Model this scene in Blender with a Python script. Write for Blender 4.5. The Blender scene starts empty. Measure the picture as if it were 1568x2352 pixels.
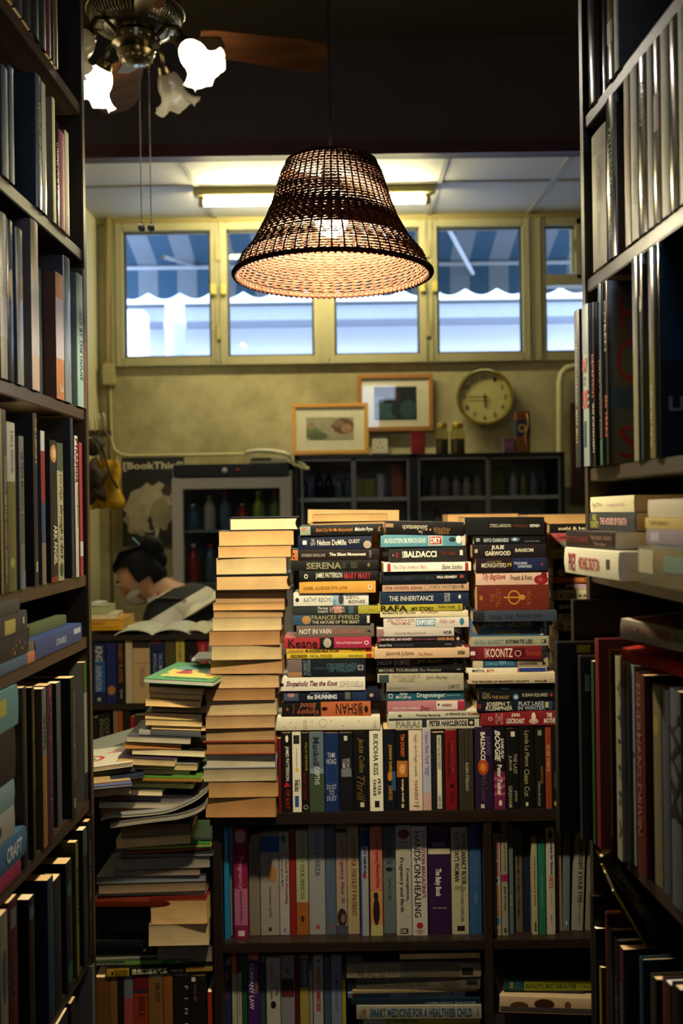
import bpy, bmesh, math, random
from mathutils import Vector, Matrix
random.seed(7)
SC = bpy.context.scene
COL = SC.collection
rad = math.radians
# ---------------------------------------------------------------- camera
FPX = 35.0 / 36.0 * 2352.0          # focal length in pixels of the 1568x2352 frame
ROLL = rad(0.8)
EYE = 1.5
CR, SR = math.cos(ROLL), math.sin(ROLL)
cam_data = bpy.data.cameras.new('camera')
cam = bpy.data.objects.new('camera', cam_data)
COL.objects.link(cam)
cam_data.sensor_fit = 'VERTICAL'
cam_data.sensor_height = 36.0
cam_data.sensor_width = 24.0
cam_data.lens = 35.0
cam_data.clip_start = 0.05
cam_data.dof.use_dof = True
cam_data.dof.focus_distance = 1.86
cam_data.dof.aperture_fstop = 4.3
cam.matrix_world = Matrix(((CR, SR, 0, 0), (0, 0, -1, 0), (-SR, CR, 0, EYE), (0, 0, 0, 1)))
SC.camera = cam
# ---------------------------------------------------------------- exposure, world
SC.view_settings.view_transform = 'Standard'
SC.view_settings.look = 'None'
SC.view_settings.exposure = 0.0
SC.view_settings.gamma = 1.0
SC.view_settings.use_curve_mapping = False
SC.cycles.use_denoising = True
SC.cycles.max_bounces = 7
SC.cycles.diffuse_bounces = 4
SC.cycles.glossy_bounces = 3
SC.cycles.transmission_bounces = 5
SC.cycles.transparent_max_bounces = 12
SC.cycles.caustics_reflective = False
SC.cycles.caustics_refractive = False
SC.cycles.sample_clamp_indirect = 3.0
world = bpy.data.worlds.new('sky')
SC.world = world
world.use_nodes = True
bg = world.node_tree.nodes['Background']
bg.inputs[0].default_value = (0.66, 0.77, 1.0, 1)
bg.inputs[1].default_value = 9.0
PENDANT_W = 84.0
TUBE_E = 140.0
FAN_W = 20.0

def W(px, py, d):
    """point at depth d (metres along +Y) seen at pixel px, py"""
    u, v = px - 784.0, 1176.0 - py
    return Vector(((u * CR + v * SR) * d / FPX, d, EYE + (-u * SR + v * CR) * d / FPX))

# ---------------------------------------------------------------- materials
def lin(c):
    c /= 255.0
    return c / 12.92 if c <= 0.04045 else ((c + 0.055) / 1.055) ** 2.4
def rgb(h):
    h = h.lstrip('#')
    if len(h) == 3:
        h = ''.join(a * 2 for a in h)
    return tuple(lin(int(h[i:i + 2], 16)) for i in (0, 2, 4)) + (1.0,)
_M = {}
def new_mat(name):
    m = bpy.data.materials.new(name)
    m.use_nodes = True
    n = m.node_tree.nodes
    return m, n, m.node_tree.links, n['Principled BSDF']
def mat(h, rough=0.5, metal=0.0, var=0.12, scale=30.0, bump=0.0, spec=0.5):
    """plain surface with a little procedural colour and gloss variation"""
    k = (h, rough, metal, var, scale, bump, spec)
    if k in _M:
        return _M[k]
    m, n, l, p = new_mat('surface_' + h)
    c = rgb(h)
    tc = n.new('ShaderNodeTexCoord')
    no = n.new('ShaderNodeTexNoise')
    no.inputs['Scale'].default_value = scale
    no.inputs['Detail'].default_value = 4
    l.new(tc.outputs['Object'], no.inputs['Vector'])
    mix = n.new('ShaderNodeMix'); mix.data_type = 'RGBA'
    mix.inputs[6].default_value = tuple(x * (1 - var) for x in c[:3]) + (1,)
    mix.inputs[7].default_value = tuple(min(1, x * (1 + var)) for x in c[:3]) + (1,)
    l.new(no.outputs['Fac'], mix.inputs[0])
    l.new(mix.outputs[2], p.inputs['Base Color'])
    p.inputs['Metallic'].default_value = metal
    p.inputs['Specular IOR Level'].default_value = spec
    mr = n.new('ShaderNodeMapRange')
    mr.inputs['To Min'].default_value = max(0.03, rough - 0.08)
    mr.inputs['To Max'].default_value = min(1, rough + 0.08)
    l.new(no.outputs['Fac'], mr.inputs['Value'])
    l.new(mr.outputs[0], p.inputs['Roughness'])
    if bump:
        b = n.new('ShaderNodeBump'); b.inputs['Strength'].default_value = bump; b.inputs['Distance'].default_value = 0.004
        l.new(no.outputs['Fac'], b.inputs['Height'])
        l.new(b.outputs[0], p.inputs['Normal'])
    _M[k] = m
    return m
def cov(h, gloss=0):
    return mat(h, (0.45, 0.16)[gloss], 0, 0.10, 40.0, 0.0, (0.25, 0.5)[gloss])
def pages(h):
    k = ('pages', h)
    if k in _M:
        return _M[k]
    m, n, l, p = new_mat('page_edges_' + h)
    c = rgb(h)
    tc = n.new('ShaderNodeTexCoord')
    mp = n.new('ShaderNodeMapping')
    mp.inputs['Scale'].default_value = (1400, 6, 6)
    l.new(tc.outputs['Object'], mp.inputs['Vector'])
    no = n.new('ShaderNodeTexNoise'); no.inputs['Scale'].default_value = 1.0; no.inputs['Detail'].default_value = 3
    l.new(mp.outputs[0], no.inputs['Vector'])
    no2 = n.new('ShaderNodeTexNoise'); no2.inputs['Scale'].default_value = 22.0; no2.inputs['Detail'].default_value = 5
    l.new(tc.outputs['Object'], no2.inputs['Vector'])
    ad = n.new('ShaderNodeMath'); ad.operation = 'ADD'
    l.new(no.outputs['Fac'], ad.inputs[0]); l.new(no2.outputs['Fac'], ad.inputs[1])
    cr = n.new('ShaderNodeValToRGB')
    cr.color_ramp.elements[0].position = 0.48; cr.color_ramp.elements[0].color = tuple(x * 0.72 for x in c[:3]) + (1,)
    cr.color_ramp.elements[1].position = 0.8; cr.color_ramp.elements[1].color = c
    mr = n.new('ShaderNodeMapRange'); mr.inputs['From Max'].default_value = 1.4
    l.new(ad.outputs[0], mr.inputs['Value']); l.new(mr.outputs[0], cr.inputs['Fac'])
    l.new(cr.outputs['Color'], p.inputs['Base Color'])
    p.inputs['Roughness'].default_value = 0.85
    b = n.new('ShaderNodeBump'); b.inputs['Strength'].default_value = 0.35; b.inputs['Distance'].default_value = 0.0006
    l.new(no.outputs['Fac'], b.inputs['Height']); l.new(b.outputs[0], p.inputs['Normal'])
    _M[k] = m
    return m
def wood(h, h2, rough=0.35, axis=0, scale=1.0, name='wood', spec=.5):
    k = ('wood', h, h2, rough, axis, scale, spec)
    if k in _M:
        return _M[k]
    m, n, l, p = new_mat(name + '_' + h)
    tc = n.new('ShaderNodeTexCoord'); mp = n.new('ShaderNodeMapping')
    s = [55 * scale] * 3; s[axis] = 3 * scale
    mp.inputs['Scale'].default_value = s
    l.new(tc.outputs['Object'], mp.inputs['Vector'])
    no = n.new('ShaderNodeTexNoise'); no.inputs['Scale'].default_value = 1.0; no.inputs['Detail'].default_value = 6
    l.new(mp.outputs[0], no.inputs['Vector'])
    cr = n.new('ShaderNodeValToRGB')
    cr.color_ramp.elements[0].position = 0.3; cr.color_ramp.elements[0].color = rgb(h)
    cr.color_ramp.elements[1].position = 0.7; cr.color_ramp.elements[1].color = rgb(h2)
    l.new(no.outputs['Fac'], cr.inputs['Fac']); l.new(cr.outputs[0], p.inputs['Base Color'])
    p.inputs['Roughness'].default_value = rough; p.inputs['Specular IOR Level'].default_value = spec
    b = n.new('ShaderNodeBump'); b.inputs['Strength'].default_value = 0.15; b.inputs['Distance'].default_value = 0.001
    l.new(no.outputs['Fac'], b.inputs['Height']); l.new(b.outputs[0], p.inputs['Normal'])
    _M[k] = m
    return m
def emit(h, strength):
    k = ('emit', h, strength)
    if k in _M:
        return _M[k]
    m, n, l, p = new_mat('lit_' + h)
    p.inputs['Base Color'].default_value = rgb(h)
    p.inputs['Emission Color'].default_value = rgb(h)
    p.inputs['Emission Strength'].default_value = strength
    _M[k] = m
    return m
def glass(tint='#ffffff', rough=0.02, refl=1.0):
    """thin sheet glass: see-through with a fresnel reflection"""
    k = ('glass', tint, rough, refl)
    if k in _M:
        return _M[k]
    m, n, l, p = new_mat('sheet_glass_' + tint)
    n.remove(p)
    out = n['Material Output']
    tr = n.new('ShaderNodeBsdfTransparent'); tr.inputs[0].default_value = rgb(tint)
    gl = n.new('ShaderNodeBsdfGlossy'); gl.inputs['Roughness'].default_value = rough
    fr = n.new('ShaderNodeFresnel'); fr.inputs['IOR'].default_value = 1.5
    mu = n.new('ShaderNodeMath'); mu.operation = 'MULTIPLY'; mu.inputs[1].default_value = refl
    ge = n.new('ShaderNodeNewGeometry'); sb = n.new('ShaderNodeMath'); sb.operation = 'SUBTRACT'; sb.inputs[0].default_value = 1.0
    l.new(ge.outputs['Backfacing'], sb.inputs[1])
    m2 = n.new('ShaderNodeMath'); m2.operation = 'MULTIPLY'
    l.new(fr.outputs[0], m2.inputs[0]); l.new(sb.outputs[0], m2.inputs[1]); l.new(m2.outputs[0], mu.inputs[0])
    mx = n.new('ShaderNodeMixShader')
    l.new(mu.outputs[0], mx.inputs[0]); l.new(tr.outputs[0], mx.inputs[1]); l.new(gl.outputs[0], mx.inputs[2])
    l.new(mx.outputs[0], out.inputs[0])
    _M[k] = m
    return m

# ---------------------------------------------------------------- mesh building
class MB:
    def __init__(s):
        s.v = []; s.f = []; s.m = []; s.mats = []
    def mi(s, m):
        if m not in s.mats:
            s.mats.append(m)
        return s.mats.index(m)
    def add(s, vs, fs, m, M=None):
        o = len(s.v)
        s.v += [(M @ Vector(p)) if M is not None else Vector(p) for p in vs]
        s.f += [tuple(i + o for i in f) for f in fs]
        s.m += [s.mi(m)] * len(fs)
        return s
    def box(s, x0, x1, y0, y1, z0, z1, m, M=None, bev=0.0):
        if bev <= 0:
            vs = [(x, y, z) for z in (z0, z1) for y in (y0, y1) for x in (x0, x1)]
            fs = [(0, 2, 3, 1), (4, 5, 7, 6), (0, 1, 5, 4), (2, 6, 7, 3), (0, 4, 6, 2), (1, 3, 7, 5)]
            return s.add(vs, fs, m, M)
        b = bmesh.new()
        bmesh.ops.create_cube(b, size=1.0)
        for v in b.verts:
            v.co = Vector(((x0 + x1) / 2 + v.co.x * (x1 - x0), (y0 + y1) / 2 + v.co.y * (y1 - y0), (z0 + z1) / 2 + v.co.z * (z1 - z0)))
        bmesh.ops.bevel(b, geom=list(b.edges), offset=bev, segments=2, affect='EDGES', clamp_overlap=True)
        return s.bm(b, m, M)
    def bm(s, b, m, M=None):
        b.verts.index_update()
        vs = [tuple(v.co) for v in b.verts]
        fs = [tuple(v.index for v in f.verts) for f in b.faces]
        b.free()
        return s.add(vs, fs, m, M)
    def prism(s, prof, z0, z1, m, M=None):
        """closed profile in x,y (counter-clockwise), extruded along z"""
        n = len(prof)
        vs = [(x, y, z0) for x, y in prof] + [(x, y, z1) for x, y in prof]
        fs = [(i, (i + 1) % n, n + (i + 1) % n, n + i) for i in range(n)]
        fs += [tuple(range(n - 1, -1, -1)), tuple(range(n, 2 * n))]
        return s.add(vs, fs, m, M)
    def ribbon(s, outer, inner, z0, z1, m, M=None, nz=1, bow=0.0):
        """band between two open profiles of equal length, extruded along z"""
        n = len(outer)
        vs = []
        for k in range(nz + 1):
            t = k / nz
            z = z0 + (z1 - z0) * t
            dx = bow * (1 - (2 * t - 1) ** 2)
            vs += [(x + dx, y, z) for x, y in outer] + [(x + dx, y, z) for x, y in inner]
        fs = []
        R = 2 * n
        for k in range(nz):
            a = k * R
            for i in range(n - 1):
                fs.append((a + i, a + i + 1, a + R + i + 1, a + R + i))
                fs.append((a + n + i + 1, a + n + i, a + R + n + i, a + R + n + i + 1))
            fs.append((a + n, a, a + R, a + R + n))
            fs.append((a + n - 1, a + 2 * n - 1, a + R + 2 * n - 1, a + R + n - 1))
        for i in range(n - 1):
            fs.append((i + 1, i, n + i, n + i + 1))
            a = nz * R
            fs.append((a + i, a + i + 1, a + n + i + 1, a + n + i))
        return s.add(vs, fs, m, M)
    def tube(s, pts, r, m, n=8, M=None, closed=False, radii=None, cap=True, flat=1.0):
        pts = [Vector(p) for p in pts]
        N = len(pts)
        vs = []; up = None
        for i, p in enumerate(pts):
            if closed:
                t = pts[(i + 1) % N] - pts[i - 1]
            else:
                t = pts[min(i + 1, N - 1)] - pts[max(i - 1, 0)]
            if t.length < 1e-9:
                t = Vector((0, 0, 1))
            t.normalize()
            if up is None:
                up = Vector((0, 0, 1)) if abs(t.z) < 0.9 else Vector((1, 0, 0))
            a = t.cross(up)
            if a.length < 1e-6:
                a = t.cross(Vector((1, 0.1, 0)))
            a.normalize(); b = a.cross(t).normalized(); up = b
            rr = radii[i] if radii else r
            for k in range(n):
                q = 2 * math.pi * k / n
                vs.append(p + a * (math.cos(q) * rr) + b * (math.sin(q) * rr * flat))
        fs = []
        for i in range(N if closed else N - 1):
            j = (i + 1) % N
            for k in range(n):
                k2 = (k + 1) % n
                fs.append((i * n + k, j * n + k, j * n + k2, i * n + k2))
        if cap and not closed:
            fs.append(tuple(range(n)))
            fs.append(tuple((N - 1) * n + k for k in range(n - 1, -1, -1)))
        return s.add(vs, fs, m, M)
    def lathe(s, prof, m, n=32, M=None, closed=False, a0=0.0, a1=2 * math.pi, wob=None):
        """profile (r, z) revolved about z"""
        full = abs(a1 - a0 - 2 * math.pi) < 1e-6
        cols = n if full else n + 1
        vs = []
        for k in range(cols):
            q = a0 + (a1 - a0) * k / n
            for i, (r, z) in enumerate(prof):
                if wob:
                    r, z = wob(r, z, q, i)
                vs.append((r * math.cos(q), r * math.sin(q), z))
        P = len(prof); fs = []
        for k in range(n):
            k2 = (k + 1) % cols
            for i in range(P if closed else P - 1):
                j = (i + 1) % P
                fs.append((k * P + i, k2 * P + i, k2 * P + j, k * P + j))
        return s.add(vs, fs, m, M)
    def ball(s, c, r, m, M=None, sc=(1, 1, 1), seg=16, ring=10):
        b = bmesh.new()
        bmesh.ops.create_uvsphere(b, u_segments=seg, v_segments=ring, radius=r)
        for v in b.verts:
            v.co = Vector((v.co.x * sc[0] + c[0], v.co.y * sc[1] + c[1], v.co.z * sc[2] + c[2]))
        return s.bm(b, m, M)
    def build(s, name, parent=None, smooth=False, at=None, ang=None):
        me = bpy.data.meshes.new(name)
        me.from_pydata([tuple(v) for v in s.v], [], s.f)
        for m in s.mats:
            me.materials.append(m)
        me.polygons.foreach_set('material_index', s.m)
        if smooth:
            me.polygons.foreach_set('use_smooth', [True] * len(s.f))
        me.update()
        o = bpy.data.objects.new(name, me)
        COL.objects.link(o)
        if smooth and ang:
            try:
                me.set_sharp_from_angle(angle=rad(ang))
            except Exception:
                pass
        if parent is not None:
            o.parent = parent
        if at is not None:
            o.matrix_world = at if isinstance(at, Matrix) else Matrix.Translation(at)
        return o
def tag(o, label=None, cat=None, group=None, kind=None):
    if label: o['label'] = label
    if cat: o['category'] = cat
    if group: o['group'] = group
    if kind: o['kind'] = kind
    return o
def thing(name, label, cat, loc=(0, 0, 0), rz=0.0, group=None, M=None):
    o = bpy.data.objects.new(name, None)
    o.empty_display_size = 0.02
    COL.objects.link(o)
    o.matrix_world = M if M is not None else (Matrix.Translation(Vector(loc)) @ Matrix.Rotation(rz, 4, 'Z'))
    return tag(o, label, cat, group)
def struct(name, mb, label=None):
    o = mb.build(name)
    o['kind'] = 'structure'
    if label: o['label'] = label
    return o

# ---------------------------------------------------------------- lettering
_T = {}
def glyphs(txt, bold=0, ital=0):
    k = (txt, bold, ital)
    if k in _T:
        return _T[k]
    cu = bpy.data.curves.new('lettering', 'FONT')
    cu.body = txt
    cu.resolution_u = 2
    cu.fill_mode = 'BOTH'
    cu.offset = 0.028 if bold else 0.004
    cu.shear = 0.35 if ital else 0.0
    cu.space_line = 0.82
    cu.align_x = 'CENTER'
    ob = bpy.data.objects.new('lettering', cu)
    COL.objects.link(ob)
    dg = bpy.context.evaluated_depsgraph_get()
    me = bpy.data.meshes.new_from_object(ob.evaluated_get(dg))
    vs = [tuple(v.co) for v in me.vertices]
    fs = [tuple(p.vertices) for p in me.polygons]
    bpy.data.objects.remove(ob); bpy.data.curves.remove(cu); bpy.data.meshes.remove(me)
    if vs:
        x0 = min(v[0] for v in vs); x1 = max(v[0] for v in vs)
        y0 = min(v[1] for v in vs); y1 = max(v[1] for v in vs)
        vs = [((v[0] - x0) / max(1e-6, x1 - x0), (v[1] - y0) / max(1e-6, y1 - y0)) for v in vs]
    _T[k] = (vs, fs)
    return _T[k]
def T(t, x0, x1, c, a0=.27, a1=.73, r=0, b=0, i=0):
    return ('T', t, x0, x1, c, a0, a1, r, b, i)
def R(x0, x1, c, a0=0.02, a1=.98):
    return ('R', x0, x1, c, a0, a1)
def O(x0, x1, c, a0=.2, a1=.8):
    return ('O', x0, x1, c, a0, a1)
def G(x0, x1, c, a0=.2, a1=.8, w=.18):      # ring
    return ('G', x0, x1, c, a0, a1, w)
# ---------------------------------------------------------------- books
ORD = ('topmost second third fourth fifth sixth seventh eighth ninth tenth eleventh twelfth thirteenth fourteenth fifteenth '
       'sixteenth seventeenth eighteenth nineteenth twentieth twenty-first twenty-second twenty-third twenty-fourth twenty-fifth '
       'twenty-sixth twenty-seventh twenty-eighth twenty-ninth thirtieth thirty-first thirty-second').split()
PG = ['d9b984', 'cfae7c', 'd8c39a', 'c9a670', 'dcc8a2']
def printing(prints, h, t, bulge, bow=0.0):
    mb = MB(); lay = 0
    def P(s, a, e):
        x = t / 2 - a * t
        zz = (h - s) / h
        return (x + bow * (1 - (2 * zz - 1) ** 2), -bulge * max(0.0, 1 - (2 * x / t) ** 2) - e, h - s)
    nb = 8
    for p in prints:
        m = mat(p[4], 0.45, 0, 0.05, 30.0, 0.0, .25) if p[0] == 'T' else mat(p[3], 0.45, 0, 0.08, 30.0, 0.0, .25)
        lay += 1
        e = 0.00018 + 0.00006 * min(lay, 6) + (bulge * .12 if p[0] == 'T' else 0)
        if p[0] == 'T':
            _, txt, s0, s1, c, a0, a1, r, b, i = p
            gv, gf = glyphs(txt, b, i)
            if not gv:
                continue
            vs = []
            for gx, gy in gv:
                if r == 180: gx, gy = 1 - gx, 1 - gy
                if r == 90:
                    vs.append(P(s1 + (s0 - s1) * gy, a1 + (a0 - a1) * gx, e + .0003))
                else:
                    vs.append(P(s0 + (s1 - s0) * gx, a1 + (a0 - a1) * gy, e + .0003))
            # local frame of the text is mirrored against the print plane, so faces stay outward
            mb.add(vs, gf, m)
        elif p[0] == 'R':
            _, s0, s1, c, a0, a1 = p
            vs = []; fs = []
            ns = 8 if bow else 1
            for j in range(ns + 1):
                for k in range(nb + 1):
                    vs.append(P(s0 + (s1 - s0) * j / ns, a0 + (a1 - a0) * k / nb, e))
            for j in range(ns):
                for k in range(nb):
                    q = j * (nb + 1) + k
                    fs.append((q, q + 1, q + nb + 2, q + nb + 1))
            mb.add(vs, fs, m)
        else:
            _, s0, s1, c, a0, a1 = p[:6]
            cs, ca, rs, ra = (s0 + s1) / 2, (a0 + a1) / 2, (s1 - s0) / 2, (a1 - a0) / 2
            N = 20
            if p[0] == 'O':
                vs = [P(cs, ca, e)]
                for f_ in (.35, .7, 1.0):
                    vs += [P(cs + f_ * rs * math.cos(6.2832 * k / N), ca + f_ * ra * math.sin(6.2832 * k / N), e) for k in range(N)]
                fs = [(0, 1 + k, 1 + (k + 1) % N) for k in range(N)]
                for q_ in (0, 1):
                    fs += [(1 + q_ * N + k, 1 + (q_ + 1) * N + k, 1 + (q_ + 1) * N + (k + 1) % N, 1 + q_ * N + (k + 1) % N) for k in range(N)]
                mb.add(vs, fs, m)
            else:
                w = p[6]; vs = []
                for k in range(N):
                    q = 6.2832 * k / N
                    vs.append(P(cs + rs * math.cos(q), ca + ra * math.sin(q), e))
                    vs.append(P(cs + rs * (1 - w) * math.cos(q), ca + ra * (1 - w) * math.sin(q), e))
                mb.add(vs, [(2 * k, 2 * k + 1, (2 * k + 3) % (2 * N), (2 * k + 2) % (2 * N)) for k in range(N)], m)
    return mb if mb.v else None
NB = [0]
PGF = [1.0]
def tone(h, f=.86, sat=.88):
    c = [int(h[i:i + 2], 16) for i in (0, 2, 4)]
    g = sum(c) / 3.0
    if f < 1: f = f + (1 - f) * max(0, g - 90) / 130.0
    return ''.join('%02x' % max(0, min(255, int((g + (x - g) * sat) * f))) for x in c)
def tonep(prints):
    out = []
    for p in prints:
        q = list(p); k = 4 if p[0] == 'T' else 3
        q[k] = tone(q[k], .92 if p[0] == 'T' else .88); out.append(tuple(q))
    return out
def book(h, t, d, color, M, label, group, prints=(), hc=0, pg=None, gloss=0, bow=0.0, name=None, cat='book', face=None):
    NB[0] += 1
    t = max(t, 0.003)
    root = thing(name or ('hardcover_book' if hc else 'paperback_book'), label, cat, group=group, M=M)
    c = 0.0022 if hc else 0.0006
    c = min(c, t * 0.2)
    bulge = (0.05 * t if hc else min(0.0012, 0.04 * t))
    T2 = t / 2
    out = [(T2, d)]; inn = [(T2 - c, d)]
    K = 8 if hc else 6
    rr = 0.0022 if hc else 0.0008
    pts = []
    for k in range(K + 1):
        x = T2 - t * k / K
        pts.append((x, -bulge * (1 - (2 * x / t) ** 2)))
    pts[0] = (T2, rr); pts[-1] = (-T2, rr)
    pts.insert(1, (T2 - rr * .35, -bulge * 0.05)); pts.insert(-1, (-T2 + rr * .35, -bulge * 0.05))
    out += pts + [(-T2, d)]
    inn += [(max(-T2 + c, min(T2 - c, x)), y + c) for x, y in pts] + [(-T2 + c, d)]
    mb = MB()
    nz = 10 if bow else 1
    mb.ribbon(out, inn, 0, h, cov(color, gloss), nz=nz, bow=bow)
    mb.build('cover', root, smooth=True, ang=40)
    ov = 0.0032 if hc else 0.0004
    pd = d - (0.004 if hc else 0.0006)
    y0 = c + 0.0003
    hx = T2 - c - 0.0001
    conc = min(0.006, t * 0.16) if hc else min(0.0015, 0.05 * t)
    prof_o = [(hx, pd)] + [(hx, y0)] + [(-hx, y0)] + [(-hx, pd)]
    N = 6
    edge = [(-hx + 2 * hx * k / N, pd - conc * (1 - (2 * k / N - 1) ** 2)) for k in range(1, N)]
    prof = [(hx, y0), (hx, pd)] + edge[::-1] + [(-hx, pd), (-hx, y0)]
    mb = MB()
    P_ = pages(tone(pg or PG[NB[0] % len(PG)], PGF[0], 1.0))
    n = len(prof); vs = []; fs = []
    for k in range(nz + 1):
        tt = k / nz; dx = bow * (1 - (2 * tt - 1) ** 2)
        vs += [(x + dx, y, ov + (h - 2 * ov) * tt) for x, y in prof]
    for k in range(nz):
        for i in range(n):
            fs.append((k * n + i, k * n + (i + 1) % n, (k + 1) * n + (i + 1) % n, (k + 1) * n + i))
    fs.append(tuple(range(n - 1, -1, -1))); fs.append(tuple(nz * n + i for i in range(n)))
    mb.add(vs, fs, P_)
    mb.build('page_block', root)
    if face:
        sg, items = face
        fm = MB(); xx = sg * (T2 + .0003)
        for i, f in enumerate(items):
            x_ = xx + sg * .00012 * i
            if f[0] == 'R':
                fm.add([(x_, f[1], h * f[3]), (x_, f[2], h * f[3]), (x_, f[2], h * f[4]), (x_, f[1], h * f[4])], [(0, 1, 2, 3)], mat(f[5], .5, 0, .1, 30.0, 0.0, .25))
            else:
                gv, gf = glyphs(f[1], f[7] if len(f) > 7 else 1)
                fm.add([(x_, f[2] + (f[3] - f[2]) * (gx_ if sg > 0 else 1 - gx_), h * (f[4] + (f[5] - f[4]) * gy_)) for gx_, gy_ in gv], gf, mat(f[6], .5, 0, .1, 30.0, 0.0, .25))
        fm.build('cover_print', root)
    if prints:
        pm = printing(prints, h, t, bulge, bow)
        if pm:
            pm.build('spine_print', root)
    return root
FLAT = {
    'S': Matrix(((0, 0, -1), (0, 1, 0), (1, 0, 0))),
    'E': Matrix(((0, 0, 1), (0, -1, 0), (1, 0, 0))),
    'L': Matrix(((0, 1, 0), (0, 0, -1), (-1, 0, 0))),
    'R': Matrix(((0, -1, 0), (0, 0, -1), (1, 0, 0))),
}
def about(c, R3, M):
    return Matrix.Translation(c) @ R3.to_4x4() @ Matrix.Translation(-Vector(c)) @ M
def scale_prints(prints, f, base):
    out = []
    for p in prints:
        q = list(p)
        k = 2 if p[0] == 'T' else 1
        q[k] = (p[k] - base) * f; q[k + 1] = (p[k + 1] - base) * f
        out.append(tuple(q))
    return out
def lab(desc, o, place, topm='of'):
    o = ORD[o]
    if o == 'topmost':
        return '%s, topmost in %s' % (desc, place)
    return '%s, %s down %s' % (desc, o, place)
def stack(g, D, rows, place, group, zb=None, o0=0):
    """books lying flat, given top to bottom in the coordinates of crop g = (x0, y0, scale)"""
    ox, oy, sc = g
    pm = D / FPX / sc
    zprev = zb
    for idx in range(len(rows) - 1, -1, -1):
        r = rows[idx]
        x0, x1, y0, y1, colr, desc = r[:6]
        prints = r[6] if len(r) > 6 else ()
        o = r[7] if len(r) > 7 else {}
        xc = ox + (x0 + x1) / 2 / sc
        pc = oy + (y0 + y1) / 2 / sc
        z1 = W(xc, oy + y0 / sc, D).z
        z0 = W(xc, oy + y1 / sc, D).z
        if zprev is not None and abs(zprev - z0) < 0.03:
            z0 = zprev
        z1 = max(z1, z0 + 0.004)
        XL = W(ox + x0 / sc, pc, D).x; XR = W(ox + x1 / sc, pc, D).x
        code = o.get('code', 'S')
        hc = o.get('hc', 0)
        t = z1 - z0 - 0.0003
        wd = XR - XL
        yf = D + o.get('dy', random.uniform(-0.004, 0.006))
        if code in 'SE':
            h, d = wd, o.get('d', 0.115)
        else:
            h, d = o.get('d', 0.17), wd
        zc = (z0 + z1) / 2
        org = {'S': (XR, yf, zc), 'E': (XL, yf + d, zc), 'L': (XL, yf + h, zc), 'R': (XR, yf + h, zc)}[code]
        M = Matrix.Translation(org) @ FLAT[code].to_4x4()
        c = Vector(((XL + XR) / 2, yf, z0))
        yaw = rad(o.get('yaw', random.uniform(-1.6, 1.6)))
        Rm = Matrix.Rotation(yaw, 3, 'Z') @ Matrix.Rotation(rad(o.get('tilt', 0)), 3, 'Y')
        M = about(c, Rm, M)
        book(h, t, d, tone(colr), M, lab(desc, idx + o0, place), group, tonep(scale_prints(prints, pm, x0)), hc, o.get('pg'),
             o.get('gloss', 0), o.get('bow', 0), cat='book')
        zprev = z1
    return zprev
def row(g, D, books, place, group, zb=None, zmax=None):
    """books standing, spines to the camera; place: phrase after 'Nth from'"""
    ox, oy, sc = g
    pm = D / FPX / sc
    for idx, r in enumerate(books):
        x0, x1, y0, y1, colr, desc = r[:6]
        prints = r[6] if len(r) > 6 else ()
        o = r[7] if len(r) > 7 else {}
        DD = D + o.get('dy', 0)
        xc = ox + (x0 + x1) / 2 / sc; pc = oy + (y0 + y1) / 2 / sc
        zt = W(xc, oy + y0 / sc, DD).z
        z0 = zb if zb is not None else W(xc, oy + y1 / sc, DD).z
        XL = W(ox + x0 / sc, pc, DD).x; XR = W(ox + x1 / sc, pc, DD).x
        if zmax is not None: zt = min(zt, zmax - .002)
        h = zt - z0; t = XR - XL - 0.0004
        M = Matrix.Translation(((XL + XR) / 2, DD, z0 + 0.0002))
        lean = o.get('lean', 0)
        if lean:
            c = Vector(((XR if lean < 0 else XL), DD, z0))
            M = about(c, Matrix.Rotation(rad(-lean), 3, 'Y'), M)
        nth = 'first' if idx == 0 else ORD[idx]
        book(h, t, o.get('d', 0.13), colr, M, '%s, %s %s' % (desc, nth, place), group,
             scale_prints(prints, h / ((y1 - y0)), y0), o.get('hc', 0), o.get('pg'), o.get('gloss', 0))
class Case:
    def __init__(s, P0, u, n, side):
        s.P0 = Vector(P0); s.u = Vector(u).normalized(); s.n = Vector(n).normalized(); s.side = side
        s.boards = []
        s.X = s.u if side == 'L' else -s.u
        s.M3 = Matrix((s.X, -s.n, Vector((0, 0, 1)))).transposed()
        s.F3 = Matrix((Vector((0, 0, 1)), -s.n, Vector((0, 0, 1)).cross(-s.n))).transposed()
    def hit(s, px, py, pull=0.0):
        u, v = px - 784.0, 1176.0 - py
        d = Vector(((u * CR + v * SR) / FPX, 1, (-u * SR + v * CR) / FPX))
        o = Vector((0, 0, EYE))
        k = (pull - (o - s.P0).dot(s.n)) / d.dot(s.n)
        p = o + d * k
        return (p - s.P0).dot(s.u), p.z, p
    def pos(s, a, z, pull=0.0):
        p = s.P0 + s.u * a + s.n * pull
        return Vector((p.x, p.y, z))
DIM = [.8]  # darkens side-case cover colours to stand in for weaker lamp light there
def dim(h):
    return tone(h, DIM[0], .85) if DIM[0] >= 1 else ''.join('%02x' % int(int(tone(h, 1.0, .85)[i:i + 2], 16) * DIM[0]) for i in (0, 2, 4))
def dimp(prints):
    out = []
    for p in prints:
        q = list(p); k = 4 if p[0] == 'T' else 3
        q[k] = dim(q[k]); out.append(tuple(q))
    return out
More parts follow.
